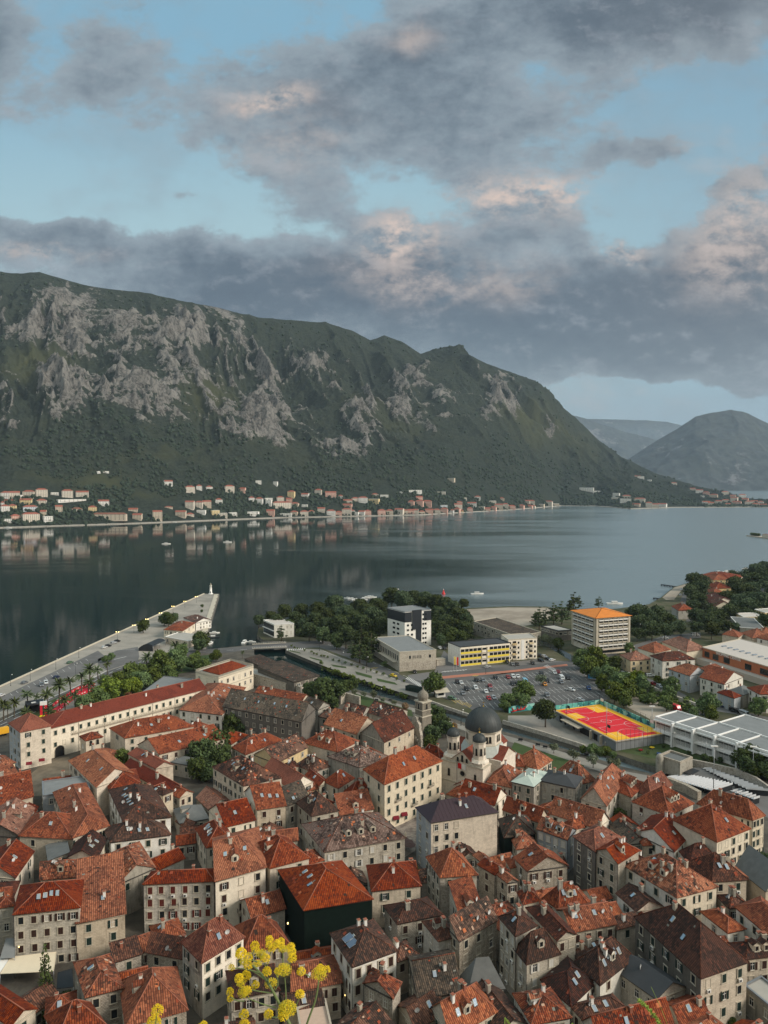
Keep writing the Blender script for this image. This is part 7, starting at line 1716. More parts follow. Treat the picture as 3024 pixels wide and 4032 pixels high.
grove('beside the white school', 'trees beside the white school', U('T4', [(1480, 560, 100), (1600, 600, 95), (1500, 650, 75), (1405, 590, 50), (1660, 680, 80), (1560, 690, 60), (1150, 590, 40), (1195, 610, 34), (1270, 600, 22), (1015, 545, 18), (805, 490, 14), (1560, 540, 60), (1700, 580, 80)]), 'dark')
grove('in the waterfront garden', 'palms of the waterfront garden', U('U1', [(385, 830, 50), (310, 880, 48), (460, 785, 42), (530, 758, 42), (587, 712, 48), (640, 715, 36), (700, 685, 28), (575, 802, 44), (955, 642, 40), (1140, 562, 40), (1200, 556, 28), (425, 915, 40), (490, 890, 34), (180, 882, 44), (90, 930, 40), (22, 950, 42), (330, 1000, 48), (172, 1000, 40), (1583, 612, 15), (50, 965, 30), (240, 900, 24)]), 'palm')
grove('in the waterfront garden', 'leafy trees of the waterfront garden', U('U1', [(840, 745, 68), (900, 790, 62), (780, 790, 60), (715, 850, 72, 'bright'), (640, 900, 66), (560, 940, 56), (960, 790, 50), (820, 835, 52, 'bright'), (880, 820, 50, 'bright'), (1060, 692, 72), (1040, 642, 46), (1130, 655, 66), (1180, 612, 46), (1262, 662, 48), (1330, 685, 42), (1100, 742, 50), (1412, 626, 36), (1290, 618, 16), (745, 820, 52, 'bright'), (1000, 760, 48), (600, 925, 50), (930, 740, 45), (1185, 680, 45), (690, 800, 42), (845, 890, 26, 'redd'), (915, 880, 22), (1000, 700, 40), (450, 1000, 16), (725, 640, 24), (690, 650, 22), (530, 950, 40)]), 'green')
grove('on the pier', 'trees on the pier', U('U1', [(935, 436, 38), (1100, 388, 44), (1072, 392, 34), (1135, 385, 30), (1310, 520, 56), (1300, 556, 42), (1320, 305, 10), (1318, 340, 9)]), 'dark')
grove('beside the soot-grey block', 'big dark trees in the old town', U('T2', [(345, 300, 95), (410, 340, 70), (200, 440, 105), (100, 540, 110), (60, 660, 95), (240, 560, 90), (150, 690, 75), (290, 420, 80), (300, 255, 55), (20, 600, 70)]), 'dark')
grove('in a courtyard of the left roofs', None, U('T1', [(1010, 600, 78)]), 'green')
grove('between roofs in the middle of the town', None, U('T2', [(920, 698, 48)]), 'bright')
grove('in shaded yards of the old town', 'small trees in shaded yards', U('T6', [(1150, 850, 32), (1440, 205, 22)])+U('T7', [(140, 168, 42), (262, 255, 48), (300, 320, 35)])+U('T4', [(450, 1060, 62), (400, 1080, 40)])+U('T5', [(400, 1470, 85), (300, 1480, 60), (540, 1300, 55)])+U('T8', [(1630, 180, 50), (1360, 1500, 40)]), 'dark')
grove('beside the cream awning', None, U('T5', [(370, 1170, 62)]), 'cypress')
# ------------------------------------------------------------------ woodland on the far slope
def woodland():
 g = np.random.default_rng(5); m = leaf_mat('woodland_leaves', (.008, .013, .008), (.019, .027, .013))
 ico = []; t = (1+5**.5)/2
 for a, b in ((-1, t), (1, t), (-1, -t), (1, -t)): ico += [(a, b, 0), (0, a, b), (b, 0, a)]
 P = np.array(ico, float); P /= np.linalg.norm(P[0]); Fc = []
 for i in range(12):
  for j in range(i+1, 12):
   for k in range(j+1, 12):
    e = [np.linalg.norm(P[i]-P[j]), np.linalg.norm(P[j]-P[k]), np.linalg.norm(P[i]-P[k])]
    if max(e) < 1.1: Fc.append((i, j, k) if np.dot(np.cross(P[j]-P[i], P[k]-P[i]), P[i]) > 0 else (i, k, j))
 Fc = np.array(Fc); V = []; FF = []; n = 0
 for q in range(19000):
  x = g.uniform(-80, 1690); tt = g.uniform(.004, 1)**1.0*(.34 if q % 3 else .98)
  if q > 15000: tt = g.uniform(.006, .13)
  p = hill_at(x, tt)
  dens = fbm(np.array([p.x/90]), np.array([p.y/90]), 3, 91)[0]
  if dens < .42: continue
  i = int((x+260)/1960*999); j = int(tt*419)
  if COVER[i, j, 0] > .42 or COVER[i, j, 1] > .55: continue
  s = (1.6+4.6*g.uniform(0, 1)**2.2)*(.8+.5*(p.y/3500)); v = P*g.uniform(.7, 1.25, (12, 1))*np.array([s, s, s*g.uniform(.8, 1.3)]); v += np.array([p.x, p.y, p.z+s*.45])
  V.append(v); FF.append(Fc+n); n += 12
 V = np.concatenate(V).astype(np.float32); FF = np.concatenate(FF).astype(np.int32)
 me = bpy.data.meshes.new('woodland'); me.vertices.add(len(V)); me.vertices.foreach_set('co', V.ravel()); me.loops.add(FF.size); me.loops.foreach_set('vertex_index', FF.ravel()); me.polygons.add(len(FF)); me.polygons.foreach_set('loop_start', np.arange(0, FF.size, 3, dtype=np.int32)); me.update(); me.materials.append(m)
 o = bpy.data.objects.new('woodland', me); C.objects.link(o); tag(o, kind='stuff')
_me = bpy.data.objects['hill'].data; _b = np.zeros(len(_me.vertices)*4, np.float32); _me.color_attributes['cover'].data.foreach_get('color', _b); COVER = _b.reshape(1000, 460, 4)
woodland()
def undergrowth(name, t, poly, n, zr, rr, mat):
 g = random.Random(n); P = poly_xy([t]+poly); xs = [p.x for p in P]; ys = [p.y for p in P]; cl = []
 def ins(x, y):
  c = False
  for a, b in zip(P, P[1:]+P[:1]):
   if (a.y > y) != (b.y > y) and x < (b.x-a.x)*(y-a.y)/(b.y-a.y)+a.x: c = not c
  return c
 while len(cl) < n:
  x, y = g.uniform(min(xs), max(xs)), g.uniform(min(ys), max(ys))
  if ins(x, y): cl.append((x, y, G0+g.uniform(*zr), g.uniform(*rr), .8))
 me = leaves_mesh(name, mat, cl, .55, 12, n); o = bpy.data.objects.new(name, me); C.objects.link(o); tag(o, kind='stuff')
undergrowth('park_undergrowth', 'U2', [(40, 470), (300, 440), (900, 380), (1380, 380), (1430, 520), (1200, 560), (1160, 500), (880, 500), (800, 520), (780, 640), (560, 540), (270, 500)], 420, (.5, 5.5), (2.0, 4.2), LM['pine'])
undergrowth('slope_undergrowth', 'U3', [(1160, 190), (1240, 120), (1500, 110), (1720, 60), (1800, 420), (1500, 440), (1420, 370), (1230, 470), (1150, 420)], 380, (.5, 6), (2.5, 5), LM['pine'])
undergrowth('river_bank_growth', 'U3', [(420, 640), (520, 620), (700, 720), (900, 830), (1280, 960), (1260, 1000), (840, 920), (620, 800)], 150, (.2, 2.5), (1.2, 2.6), LM['green'])
undergrowth('office_undergrowth', 'U3', [(790, 400), (960, 370), (1120, 440), (1090, 480), (800, 500)], 110, (.5, 4), (2, 3.5), LM['pine'])
undergrowth('garden_shrubs', 'U1', [(560, 960), (760, 820), (1000, 700), (1130, 660), (1260, 660), (1130, 740), (980, 800), (840, 880), (600, 985)], 130, (.3, 2.5), (1.2, 2.4), LM['green'])
undergrowth('canal_bank_ivy', 'U2', [(440, 690), (700, 790), (1010, 890), (1010, 900), (690, 800), (430, 700)], 90, (-1.6, .3), (.6, 1.2), LM['green'])
# ------------------------------------------------------------------ far shore village
m_win_far = plain('far_window', (.05, .05, .05), .5)
def far_quay():
 M = MB(); P = []
 for x in range(-260, 1700, 10): p = hill_at(x, .004); P.append(p)
 for a, b in zip(P[:-1], P[1:]):
  d = (b-a); d.z = 0
  if d.length < .1: continue
  d.normalize(); n = Vector((d.y, -d.x, 0)); o = 7
  M.face([(a.x+n.x*o, a.y+n.y*o, -.5), (b.x+n.x*o, b.y+n.y*o, -.5), (b.x+n.x*o, b.y+n.y*o, 1.9), (a.x+n.x*o, a.y+n.y*o, 1.9)], WA['g'])
  M.face([(a.x+n.x*o, a.y+n.y*o, 1.9), (b.x+n.x*o, b.y+n.y*o, 1.9), (b.x-n.x*6, b.y-n.y*6, 3.4), (a.x-n.x*6, a.y-n.y*6, 3.4)], g_prom)
 tag(M.build('far_quay'), kind='structure')
far_quay()
fp = lambda n, c: plain('shore_wall_'+n, c, .9, 0, .12, .3)
FW = {'w': fp('white', (.70, .68, .63)), 'c': fp('cream', (.60, .54, .45)), 'y': fp('yellow', (.66, .52, .28)), 's': fp('stone', (.52, .44, .34)), 'p': fp('pink', (.62, .38, .30)), 'b': fp('blue', (.50, .55, .58))}
FR_ = {'r': plain('shore_roof_red', (.27, .085, .055), .9, 0, .25, .3), 'o': RO['o'], 'f': fp('flat_roof', (.66, .62, .56)), 'b': plain('shore_roof_brown', (.20, .085, .055), .9, 0, .2, .3)}
WN = {'w': 'white', 'c': 'cream', 'y': 'yellow', 's': 'stone', 'p': 'pink', 'b': 'grey-blue'}; RN = {'r': 'red roof', 'o': 'orange roof', 'f': 'flat roof', 'b': 'brown roof'}
_fw = {}
FAR = []
def far_house(t, x, y, w, h, wc, rc):
 "x,y base centre, w,h size in tile pixels"
 X_, Y_ = px(t, x, y); xp, yp = X_/1.8228, Y_/1.8228
 p = hill_pick(xp, yp) if yp > 0 else None
 sc = p.y/1598/1.8228*TI[t][2]*.97; FAR.append((xp, p, w*sc, h*sc, wc, rc))
for t, L in (('F1', '25 190 55 50 w r;82 188 70 50 c r;180 185 75 50 c r;262 180 75 60 c r;350 165 50 18 w f;432 182 70 55 c r;530 185 80 45 c r;668 240 70 42 w r;50 215 75 20 s r;160 225 75 36 y r;262 230 65 38 c r;20 275 55 50 w r;70 265 50 40 y r;185 270 95 40 b r;265 268 50 24 c r;375 275 45 45 s r;492 275 68 28 c b;595 272 55 38 y r;85 328 60 38 p r;188 342 110 65 c r;275 305 40 40 s r;300 342 60 40 w f;708 330 235 48 s b;862 272 60 24 s r;890 327 62 42 s r;1020 330 62 68 s r;1095 105 55 38 w r;1235 150 65 48 c r;1297 135 38 36 w r;1362 132 45 30 w r;1495 150 65 52 c r;1582 152 42 35 p r;1235 258 60 56 c r;1295 250 55 45 c r;1345 248 58 48 s r;1425 222 48 36 w r;1175 310 72 45 s r;1235 302 52 22 c r;1310 292 60 26 w f;1400 300 55 34 y f;1450 312 60 30 c f;1515 302 55 24 w f;1095 250 55 14 s r;1640 210 40 36 w r;1640 302 70 28 w f;120 190 40 22 w f;480 208 240 16 w f;30 345 60 25 w f;10 240 20 35 w r;665 22 80 12 w f'),
             ('F2', '32 222 50 44 w r;90 212 55 28 w f;168 205 50 34 c r;228 212 40 30 p r;242 182 50 48 y r;332 182 50 28 w r;372 172 26 20 w f;420 165 50 40 c r;500 182 75 42 p r;565 188 30 24 w r;140 105 30 28 w f;180 252 130 48 c r;95 240 40 40 w f;265 240 55 26 s r;330 248 40 20 w f;105 300 55 42 p r;205 308 85 20 w f;260 298 50 30 s r;325 302 55 38 c r;372 288 45 24 c r;438 278 50 34 c r;502 302 60 40 w r;552 300 45 30 p r;605 298 65 48 c r;635 285 50 24 w r;665 298 40 20 w f;705 298 45 30 w r;742 296 46 34 p r;612 220 60 28 c r;610 250 65 30 p r;660 208 50 28 c r;712 218 62 44 w r;785 222 75 32 y f;790 185 46 32 c r;850 186 56 20 w f;832 298 56 42 p r;885 292 50 34 s r;950 290 62 40 c r;990 288 32 30 s r;1025 288 45 30 p r;1058 290 34 34 c r;1095 286 45 22 s r;1145 292 55 36 p r;1195 294 50 38 c r;1245 296 48 42 p r;1290 294 38 30 w r;1330 296 42 38 p r;1358 290 26 24 y r;1048 155 105 22 w f;1080 200 46 30 p r;1028 238 42 40 p r;1082 240 55 42 p r;1132 242 62 44 p r;1225 165 58 22 c f;1335 255 56 34 c r;1340 225 50 20 s r;1412 282 40 36 p r;1425 242 60 30 w r;1462 196 42 28 w r;1525 278 45 28 p r;1565 275 46 34 p r;1600 262 60 40 s r;1560 225 50 22 c f;1620 200 34 20 s r;1240 252 50 20 b f;955 152 34 8 w f;1370 198 40 14 c f;1490 262 40 20 s f;1645 250 40 34 c r;1290 78 50 24 s f;5 302 50 28 w f;25 90 40 20 w f'),
             ('F3', '22 262 60 34 p r;85 258 50 32 p r;145 222 60 30 c r;140 252 44 26 p r;215 238 45 20 s f;260 232 60 36 c r;115 212 60 20 s r;160 262 40 22 c r;305 240 50 20 s f;505 140 95 26 w f;568 152 50 18 w f;695 172 45 24 w f;690 190 50 14 c f;760 184 55 24 c r;755 208 70 24 w f;845 208 70 30 c r;825 235 50 22 s r;905 246 40 42 c r;945 246 50 30 c r;990 238 60 26 w r;850 58 40 16 w f;905 76 26 12 w f;828 50 36 12 s r;1060 96 40 16 c r;1182 134 34 18 c r;1225 148 45 20 w r;1268 158 40 20 p r;1270 226 50 28 w r;1300 228 40 24 c r;1318 178 50 24 s r;1350 218 48 24 c r;1395 212 46 26 c r;1410 230 50 18 s r;1450 200 46 26 c r;1465 218 60 20 p r;1500 180 46 26 w r;1545 222 50 22 c r;1390 160 46 24 c r;1590 232 46 22 s r;1635 236 46 20 c r;1520 202 40 22 p r;1245 176 24 10 w f;1440 178 36 18 s r;1580 212 40 16 c r;1620 215 34 16 w r')):
 for q in L.split(';'):
  a = q.split(); far_house(t, *map(float, a[:4]), a[4], a[5])
FAR.sort(key=lambda q: q[0])
def build_far():
 rows = {}
 def near(xp):
  return ('left', 'left-centre', 'centre', 'right-centre', 'right')[min(4, max(0, int(xp/1659*5)))]
 seen = {}
 for xp, p, w, h, wc, rc in FAR:
  low = p.z < 14; key = (wc, rc, low, w > 16); seen.setdefault(key, []).append((xp, p, w, h))
 for (wc, rc, low, big), lst in seen.items():
  for i, (xp, p, w, h) in enumerate(lst):
   size = 'big' if big else 'small'; od = ordw(i, len(lst)) or 'the only such'
   lb = '%s %s house, %s, %s the far shore, %s' % (size, WN[wc], RN[rc], 'down on' if low else 'up above', od)
   zg = p.z-1.5; d = max(7, min(w*.7, 14)); o = Vector((p.x, p.y+d/2, zg)); az = math.atan2(p.x, p.y); rz = -az+rnd.uniform(-.35, .35)
   w_ = w/(math.cos(rz+az)+.35*abs(math.sin(rz+az))); rh = 0 if rc == 'f' else min(4.0, h*.45); hw = max(2.4, h+.8-rh*.85)
   r = empty('shore_house', o, rz, lb, 'house', 'houses on the far shore')
   m = MB(); m.box((0, 0, -2), w_, d, hw+2, FW[wc]); m.box((0, -d/2-.6, hw*.45), w_*.8, 1.2, .25, m_surr) if h > 6 and rc != 'b' else None
   o2 = m.build('wall'); o2.parent = r
   m = MB(); e = .5
   if rc == 'f': m.box((0, 0, hw), w_+.4, d+.4, .4, FR_['f'])
   else:
    a = [Vector((-w_/2-e, -d/2-e, hw)), Vector((w_/2+e, -d/2-e, hw)), Vector((w_/2+e, d/2+e, hw)), Vector((-w_/2-e, d/2+e, hw))]; k = min(w_/2-.1, d/2) if rnd.random() < .6 else -e
    n0, n1 = Vector((-w_/2+k, 0, hw+rh)), Vector((w_/2-k, 0, hw+rh))
    for f in ([a[0], a[1], n1, n0], [a[2], a[3], n0, n1], [a[1], a[2], n1], [a[3], a[0], n0]): m.face(f, FR_[rc] if len(f) == 4 or k > 0 else FW[wc])
    m.face(a[::-1], m_gut)
   o2 = m.build('roof'); o2.parent = r
   nf = max(1, int(hw/3.0)); nc = max(2, min(8, int(w_/3.6)))
   for j in range(nf):
    for c in range(nc): add_obj('window', _farwin(), r, (-w_/2+w_*(c+.5)/nc, -d/2-.04, 1.0+j*hw/nf*.95+.5))
def _farwin():
 if 'fw' not in _fw:
  m = MB(); m.box((0, 0, -.2), 1.5, .12, 1.7, m_win_far); o = m.build('window', uv=False); _fw['fw'] = o.data; bpy.data.objects.remove(o)
 return _fw['fw']
build_far()
# ------------------------------------------------------------------ vehicles
PAINT = {'white': (.72, .72, .70), 'black': (.012, .012, .014), 'grey': (.20, .21, .22), 'silver': (.45, .46, .47), 'red': (.30, .012, .016), 'blue': (.02, .08, .25), 'pale blue': (.22, .48, .62), 'green': (.12, .20, .12), 'yellow': (.75, .52, .02), 'orange': (.72, .28, .02), 'bright red': (.55, .012, .015), 'dark blue': (.015, .03, .08)}
m_tyre = plain('tyre', (.012, .012, .012), .85)
def prof_body(mb, prof, w, mat, inset=0.0, taper=.0):
 "side profile (x,z) swept across the width with rounded shoulders"
 ys = [-w/2, -w/2+.10, w/2-.10, w/2]; n = len(prof); V = []
 for y, k in zip(ys, (.93, 1.0, 1.0, .93)):
  for (x, z) in prof: V.append((x*(.985 if k < 1 else 1), y, z if z < .5 else .5+(z-.5)*k))
 F_ = []
 for j in range(3):
  for i in range(n): F_.append((j*n+i, (j+1)*n+i, (j+1)*n+(i+1) % n, j*n+(i+1) % n))
 F_.append(tuple(range(n))); F_.append(tuple(range(4*n-1, 3*n-1, -1))); mb.mesh(V, F_, mat)
_car = {}
def car_meshes(kind, col):
 key = (kind, col)
 if key in _car: return _car[key]
 pm = MAT.get('paint_'+col) or plain('paint_'+col.replace(' ', '_'), PAINT[col], .25, .3, .03, 1, .6); MAT['paint_'+col] = pm
 if kind == 'van': L, Wd = 5.6, 2.0; lo = [(-2.8, .35), (2.8, .35), (2.8, 1.0), (2.3, 1.25), (1.6, 2.25), (1.2, 2.4), (-2.75, 2.4), (-2.8, 2.0)]; gl = [(1.2, 1.35), (2.25, 1.35), (1.62, 2.2), (1.2, 2.2)]; side = [(-2.3, 1.5, 1.0, 2.1)]
 elif kind == 'minibus': L, Wd = 5.2, 1.95; lo = [(-2.6, .35), (2.6, .35), (2.6, .95), (2.1, 1.15), (1.5, 1.9), (1.1, 2.0), (-2.5, 2.0), (-2.6, 1.2)]; side = [(-2.3, 1.3, 1.25, 1.8)]
 elif kind == 'suv': L, Wd = 4.5, 1.88; lo = [(-2.25, .35), (2.25, .35), (2.25, .85), (1.2, 1.02), (.6, 1.6), (.2, 1.68), (-1.7, 1.66), (-2.2, 1.05)]; side = [(-1.8, 1.08, .75, 1.55)]
 else: L, Wd = 4.2, 1.78; lo = [(-2.1, .3), (2.1, .3), (2.1, .75), (1.1, .92), (.45, 1.42), (.1, 1.48), (-1.1, 1.46), (-1.75, .98), (-2.1, .92)]; side = [(-1.45, .96, .75, 1.38)]
 b = MB(); prof_body(b, lo, Wd, pm); x0, z0, x1, z1 = side[0]; hL = L/2
 g = MB()
 for s in (-1, 1): g.prism([(x0, s*(Wd/2-.05) if s < 0 else s*(Wd/2-.07)), (x1, s*(Wd/2-.05) if s < 0 else s*(Wd/2-.07)), (x1-.1, s*(Wd/2+.012)), (x0+.1, s*(Wd/2+.012))] if s > 0 else [(x0+.1, s*(Wd/2+.012)), (x1-.1, s*(Wd/2+.012)), (x1, s*(Wd/2-.05)), (x0, s*(Wd/2-.05))], z0+.02, z1-.08, m_glass, None, True)
 # windscreen and rear screen, slightly proud
 k = {'van': ((2.3, 1.25), (1.6, 2.25)), 'minibus': ((2.1, 1.15), (1.5, 1.9)), 'suv': ((1.2, 1.02), (.6, 1.6))}.get(kind, ((1.1, .92), (.45, 1.42))); r = {'van': ((-2.8, 2.0), (-2.76, 2.35)), 'minibus': ((-2.6, 1.2), (-2.5, 1.95)), 'suv': ((-2.2, 1.05), (-1.7, 1.64))}.get(kind, ((-1.75, .98), (-1.1, 1.44)))
 for (p, q), sg in ((k, 1), (r, -1)):
  n = Vector((q[1]-p[1], 0, p[0]-q[0])).normalized()*.02*(1 if sg > 0 else -1)
  if n.z < 0: n = -n
  hw = Wd/2-.16; g.face([(p[0]+n.x, -hw, p[1]+n.z), (p[0]+n.x, hw, p[1]+n.z), (q[0]+n.x, hw*.92, q[1]*.97+n.z+.02), (q[0]+n.x, -hw*.92, q[1]*.97+n.z+.02)], m_glass)
 wh = MB(); Vv = []; n = 12
 for y in (-.11, .11):
  for i in range(n): Vv.append((.32*math.cos(6.283*i/n), y, .32*math.sin(6.283*i/n)))
 wh.mesh(Vv, [(i, (i+1) % n, n+(i+1) % n, n+i) for i in range(n)]+[tuple(range(n-1, -1, -1)), tuple(range(n, 2*n))], m_tyre)
 for y in (-.115, .115): wh.mesh([(.18*math.cos(6.283*i/n), y, .18*math.sin(6.283*i/n)) for i in range(n)], [tuple(range(n)) if y < 0 else tuple(range(n-1, -1, -1))], m_metal)
 hl = MB(); hl.box((0, 0, 0), .08, .36, .14, m_white); tl = MB(); tl.box((0, 0, 0), .08, .3, .16, m_red)
 def md(mb, nm): o = mb.build(nm, uv=False); me = o.data; bpy.data.objects.remove(o); return me
 _car[key] = (md(b, 'body'), md(g, 'glass'), md(wh, 'wheel'), md(hl, 'headlight'), md(tl, 'tail_light'), L, Wd); return _car[key]
def car(t, x, y, col, kind, hd, label, group='parked cars', z=None):
 "hd: heading as a picture direction (dx,dy)"
 p = at(t, x, y); q = at(t, x+hd[0], y+hd[1]); rz = math.atan2(q.y-p.y, q.x-p.x); p.z = G0+.07 if z is None else z
 bm_, gm, wm, hm, tm, L, Wd = car_meshes(kind, col); o = empty('parked_car' if kind in ('car', 'suv') else ('van' if kind == 'van' else 'minibus'), p, rz, label, 'car' if kind in ('car', 'suv') else 'van', group)
 add_obj('body', bm_, o, (0, 0, 0)); add_obj('glass', gm, o, (0, 0, 0))
 for sx in (-.62, .62):
  for sy in (-1, 1): add_obj('wheel', wm, o, (sx*L/2, sy*(Wd/2-.1), .32))
 for sy in (-1, 1): add_obj('headlight', hm, o, (L/2-.01, sy*(Wd/2-.32), .66)); add_obj('tail_light', tm, o, (-L/2+.01, sy*(Wd/2-.3), .8))
 return o
SD = (14, 15)
lot = [(318, 571, 'black', 'suv', 'front row, far left'), (333, 574, 'white', 'car', 'front row beside the far left black car'), (400, 563, 'black', 'suv', 'front row, paired with a dark one'), (428, 563, 'grey', 'suv', 'front row, right of the black pair'), (482, 552, 'black', 'suv', 'front row by itself in the centre'),
 (536, 549, 'red', 'car', 'front row, first of the group of three'), (558, 547, 'white', 'suv', 'front row, middle of the group of three'), (578, 546, 'white', 'car', 'front row, right of the group of three'), (357, 601, 'black', 'suv', 'second row, left'), (396, 596, 'white', 'suv', 'second row, next to the left black one'), (458, 588, 'red', 'car', 'second row centre'), (461, 604, 'grey', 'car', 'second row centre behind the red one'),
 (556, 578, 'black', 'suv', 'middle row'), (575, 577, 'black', 'car', 'middle row beside the black one'), (610, 568, 'pale blue', 'minibus', 'middle row, sky blue'), (622, 588, 'silver', 'car', 'just behind the sky blue one'), (680, 534, 'black', 'suv', 'under the lone tree top'), (694, 580, 'orange', 'car', 'by the lone tree'), (705, 565, 'black', 'suv', 'behind the orange one'),
 (737, 530, 'white', 'car', 'top row beside the red one'), (752, 526, 'red', 'car', 'top row, far right'), (341, 620, 'grey', 'car', 'third row, far left'), (440, 612, 'white', 'car', 'third row centre left'), (768, 553, 'white', 'minibus', 'tall white van by the top right'), (795, 553, 'black', 'suv', 'right of the tall white van'), (766, 572, 'grey', 'suv', 'below the tall white van'),
 (808, 604, 'white', 'car', 'alone in the right-hand row'), (884, 597, 'blue', 'car', 'last on the right'), (705, 628, 'grey', 'suv', 'near the court net'), (848, 648, 'white', 'car', 'behind the mural'), (452, 641, 'bright red', 'car', 'nearest the domed church'), (474, 638, 'silver', 'car', 'next to the bright red one'), (294, 642, 'green', 'suv', 'near the yellow markings')]
for x, y, c, k, w in lot: car('C', x, y+4, c, k, SD if x not in (848, 808, 294) else (20, 4), '%s %s in the car park, %s' % (c, 'van' if k == 'minibus' else 'car', w), 'cars in the car park')
for t, x, y, c, k, hd, lb in [
 ('U1', 160, 815, 'grey', 'car', (20, -8), 'dark grey car on the quay, leftmost by the parapet'), ('U1', 5, 900, 'white', 'car', (20, -8), 'white car at the left edge of the quay'), ('U1', 270, 832, 'grey', 'suv', (10, 20), 'dark car on the quay lane under the palms'), ('U1', 300, 816, 'white', 'suv', (10, 20), 'white car on the quay lane beside the dark one'), ('U1', 368, 780, 'dark blue', 'car', (20, -8), 'dark blue car just behind the palms on the quay'),
 ('U1', 457, 684, 'green', 'car', (20, -6), 'green car by the sea parapet'), ('U1', 682, 584, 'white', 'car', (20, -5), 'white car on the quay before the two at the gate'), ('U1', 705, 576, 'black', 'suv', (20, -5), 'black car behind the white one on the quay'), ('U1', 743, 555, 'silver', 'suv', (20, -5), 'silver car by the pier gate'), ('U1', 765, 545, 'black', 'suv', (20, -5), 'black car by the pier gate'), ('U1', 920, 475, 'white', 'car', (20, -3), 'white car under the round pier tree'),
 ('U2', 910, 770, 'yellow', 'car', (20, 5), 'yellow taxi on the canal road'), ('U2', 1050, 745, 'black', 'car', (10, 12), 'black car in front of the pale hall'), ('U2', 1524, 712, 'silver', 'car', (20, -3), 'silver car in front of the yellow school'), ('U2', 1655, 680, 'black', 'car', (12, 12), 'black car by the yellow school corner'),
 ('U3', 30, 680, 'grey', 'suv', (12, 12), 'grey car parked before the flats, left'), ('U3', 58, 678, 'black', 'car', (12, 12), 'black car parked before the flats, second'), ('U3', 157, 672, 'black', 'suv', (12, 12), 'black car parked before the flats, right'), ('U3', 210, 656, 'black', 'suv', (15, 5), 'black car beside the hedge by the river'), ('U3', 281, 652, 'white', 'car', (18, -4), 'white car driving past the hedge'), ('U3', 253, 645, 'black', 'car', (15, 5), 'black car just behind the driving white one'), ('U3', 233, 632, 'silver', 'suv', (15, 5), 'silver car in the shade by the river'), ('U3', 205, 625, 'black', 'suv', (15, 5), 'black car in the shade by the river'),
 ('U3', 735, 735, 'grey', 'car', (15, 8), 'grey car on the river road below the yellow-walled house'), ('U3', 785, 750, 'white', 'suv', (15, 8), 'white car on the river road'), ('U3', 908, 752, 'white', 'suv', (20, 0), 'white car before the dark-roofed villa'), ('U3', 880, 745, 'black', 'car', (15, 8), 'black car before the dark-roofed villa'), ('U3', 928, 805, 'red', 'car', (18, 8), 'dark red car on the river road'), ('U3', 970, 822, 'silver', 'suv', (18, 8), 'silver car on the river road right of the dark red one'),
 ('U3', 1358, 945, 'dark blue', 'suv', (18, 5), 'dark blue car before the small grey house'), ('U3', 1448, 980, 'black', 'minibus', (18, 5), 'black van on the river road'), ('U3', 1510, 998, 'silver', 'minibus', (18, 7), 'silver van on the river road'), ('U3', 1002, 510, 'white', 'car', (20, 0), 'white car on the inland road'), ('U3', 1195, 492, 'white', 'minibus', (20, 0), 'white van on the inland road behind the trees'), ('U3', 1105, 200, 'white', 'car', (3, 15), 'white car on the beach road'), ('U3', 1100, 235, 'silver', 'car', (3, 15), 'silver car on the beach road'),
 ('U2', 1215, 588, 'white', 'car', (12, 8), 'white car in the yard behind the hall'), ('U2', 1245, 592, 'black', 'suv', (12, 8), 'black car in the yard behind the hall'), ('U2', 436, 540, 'black', 'car', (20, 0), 'black car on the road by the park')]: car(t, x, y, c, k, hd, lb, None)
o = car('U3', 1068, 965, 'bright red', 'van', (18, 7), 'bright red van on the gravel yard above the white school', None); o.scale = (1.1, 1.1, 1.1)
# yellow truck trailer at the left edge
def trailer():
 f = Fr(at('U1', -10, 1165), at('U1', 60, 1150)); o = f.p(3, 1, 0); r = empty('lorry_trailer', o, 0, 'yellow lorry trailer cut by the left edge below the road', 'trailer'); y = plain('trailer_yellow', (.70, .36, .02), .6)
 m = MB(); f.box(m, -4, f.L, 0, 2.4, .9, 3.3, y); m.build('box', r, o); m = MB(); f.box(m, -4, f.L, .2, 2.2, .6, .9, m_dmetal); m.build('chassis', r, o)
 for x in (1, 2.4, f.L-1.2):
  for yy in (.3, 2.1): m = MB(); m.tube(f.p(x, yy-.15, .45), f.p(x, yy+.15, .45), .45, .45, m_tyre, 12); m.build('wheel', r, o)
trailer()
# ------------------------------------------------------------------ boats, buoy, lighthouse
def boat(p, L, rz, label, cabin=True, group='moored boats', col=None):
 r = empty('motor_boat', p, rz, label, 'boat', group); hm = col or m_white; w = L*.3; m = MB(); st = [(-.5, .85), (-.2, 1), (.2, .9), (.42, .45), (.55, .02)]
 V = [];
 for (x, k) in st: V += [(x*L, -w/2*k, .30*w), (x*L, -w/2*k*.7, -.25), (x*L, w/2*k*.7, -.25), (x*L, w/2*k, .30*w)]
 fs = []
 for i in range(4):
  for j in range(3): fs.append((4*i+j, 4*i+4+j, 4*i+5+j, 4*i+1+j))
  fs.append((4*i, 4*i+3, 4*i+7, 4*i+4))
 fs.append((0, 1, 2, 3)); m.mesh(V, fs, hm); o = m.build('hull', uv=False); o.parent = r
 if cabin:
  m = MB(); m.box((-.02*L, 0, .3*w), L*.38, w*.62, w*.35, m_white); o = m.build('cabin', uv=False); o.parent = r
  m = MB(); m.box((-.02*L, 0, .42*w), L*.385, w*.64, w*.13, m_glass); o = m.build('window_band', uv=False); o.parent = r
 return r
def sea(t, x, y): return at(t, x, y, 0.0)
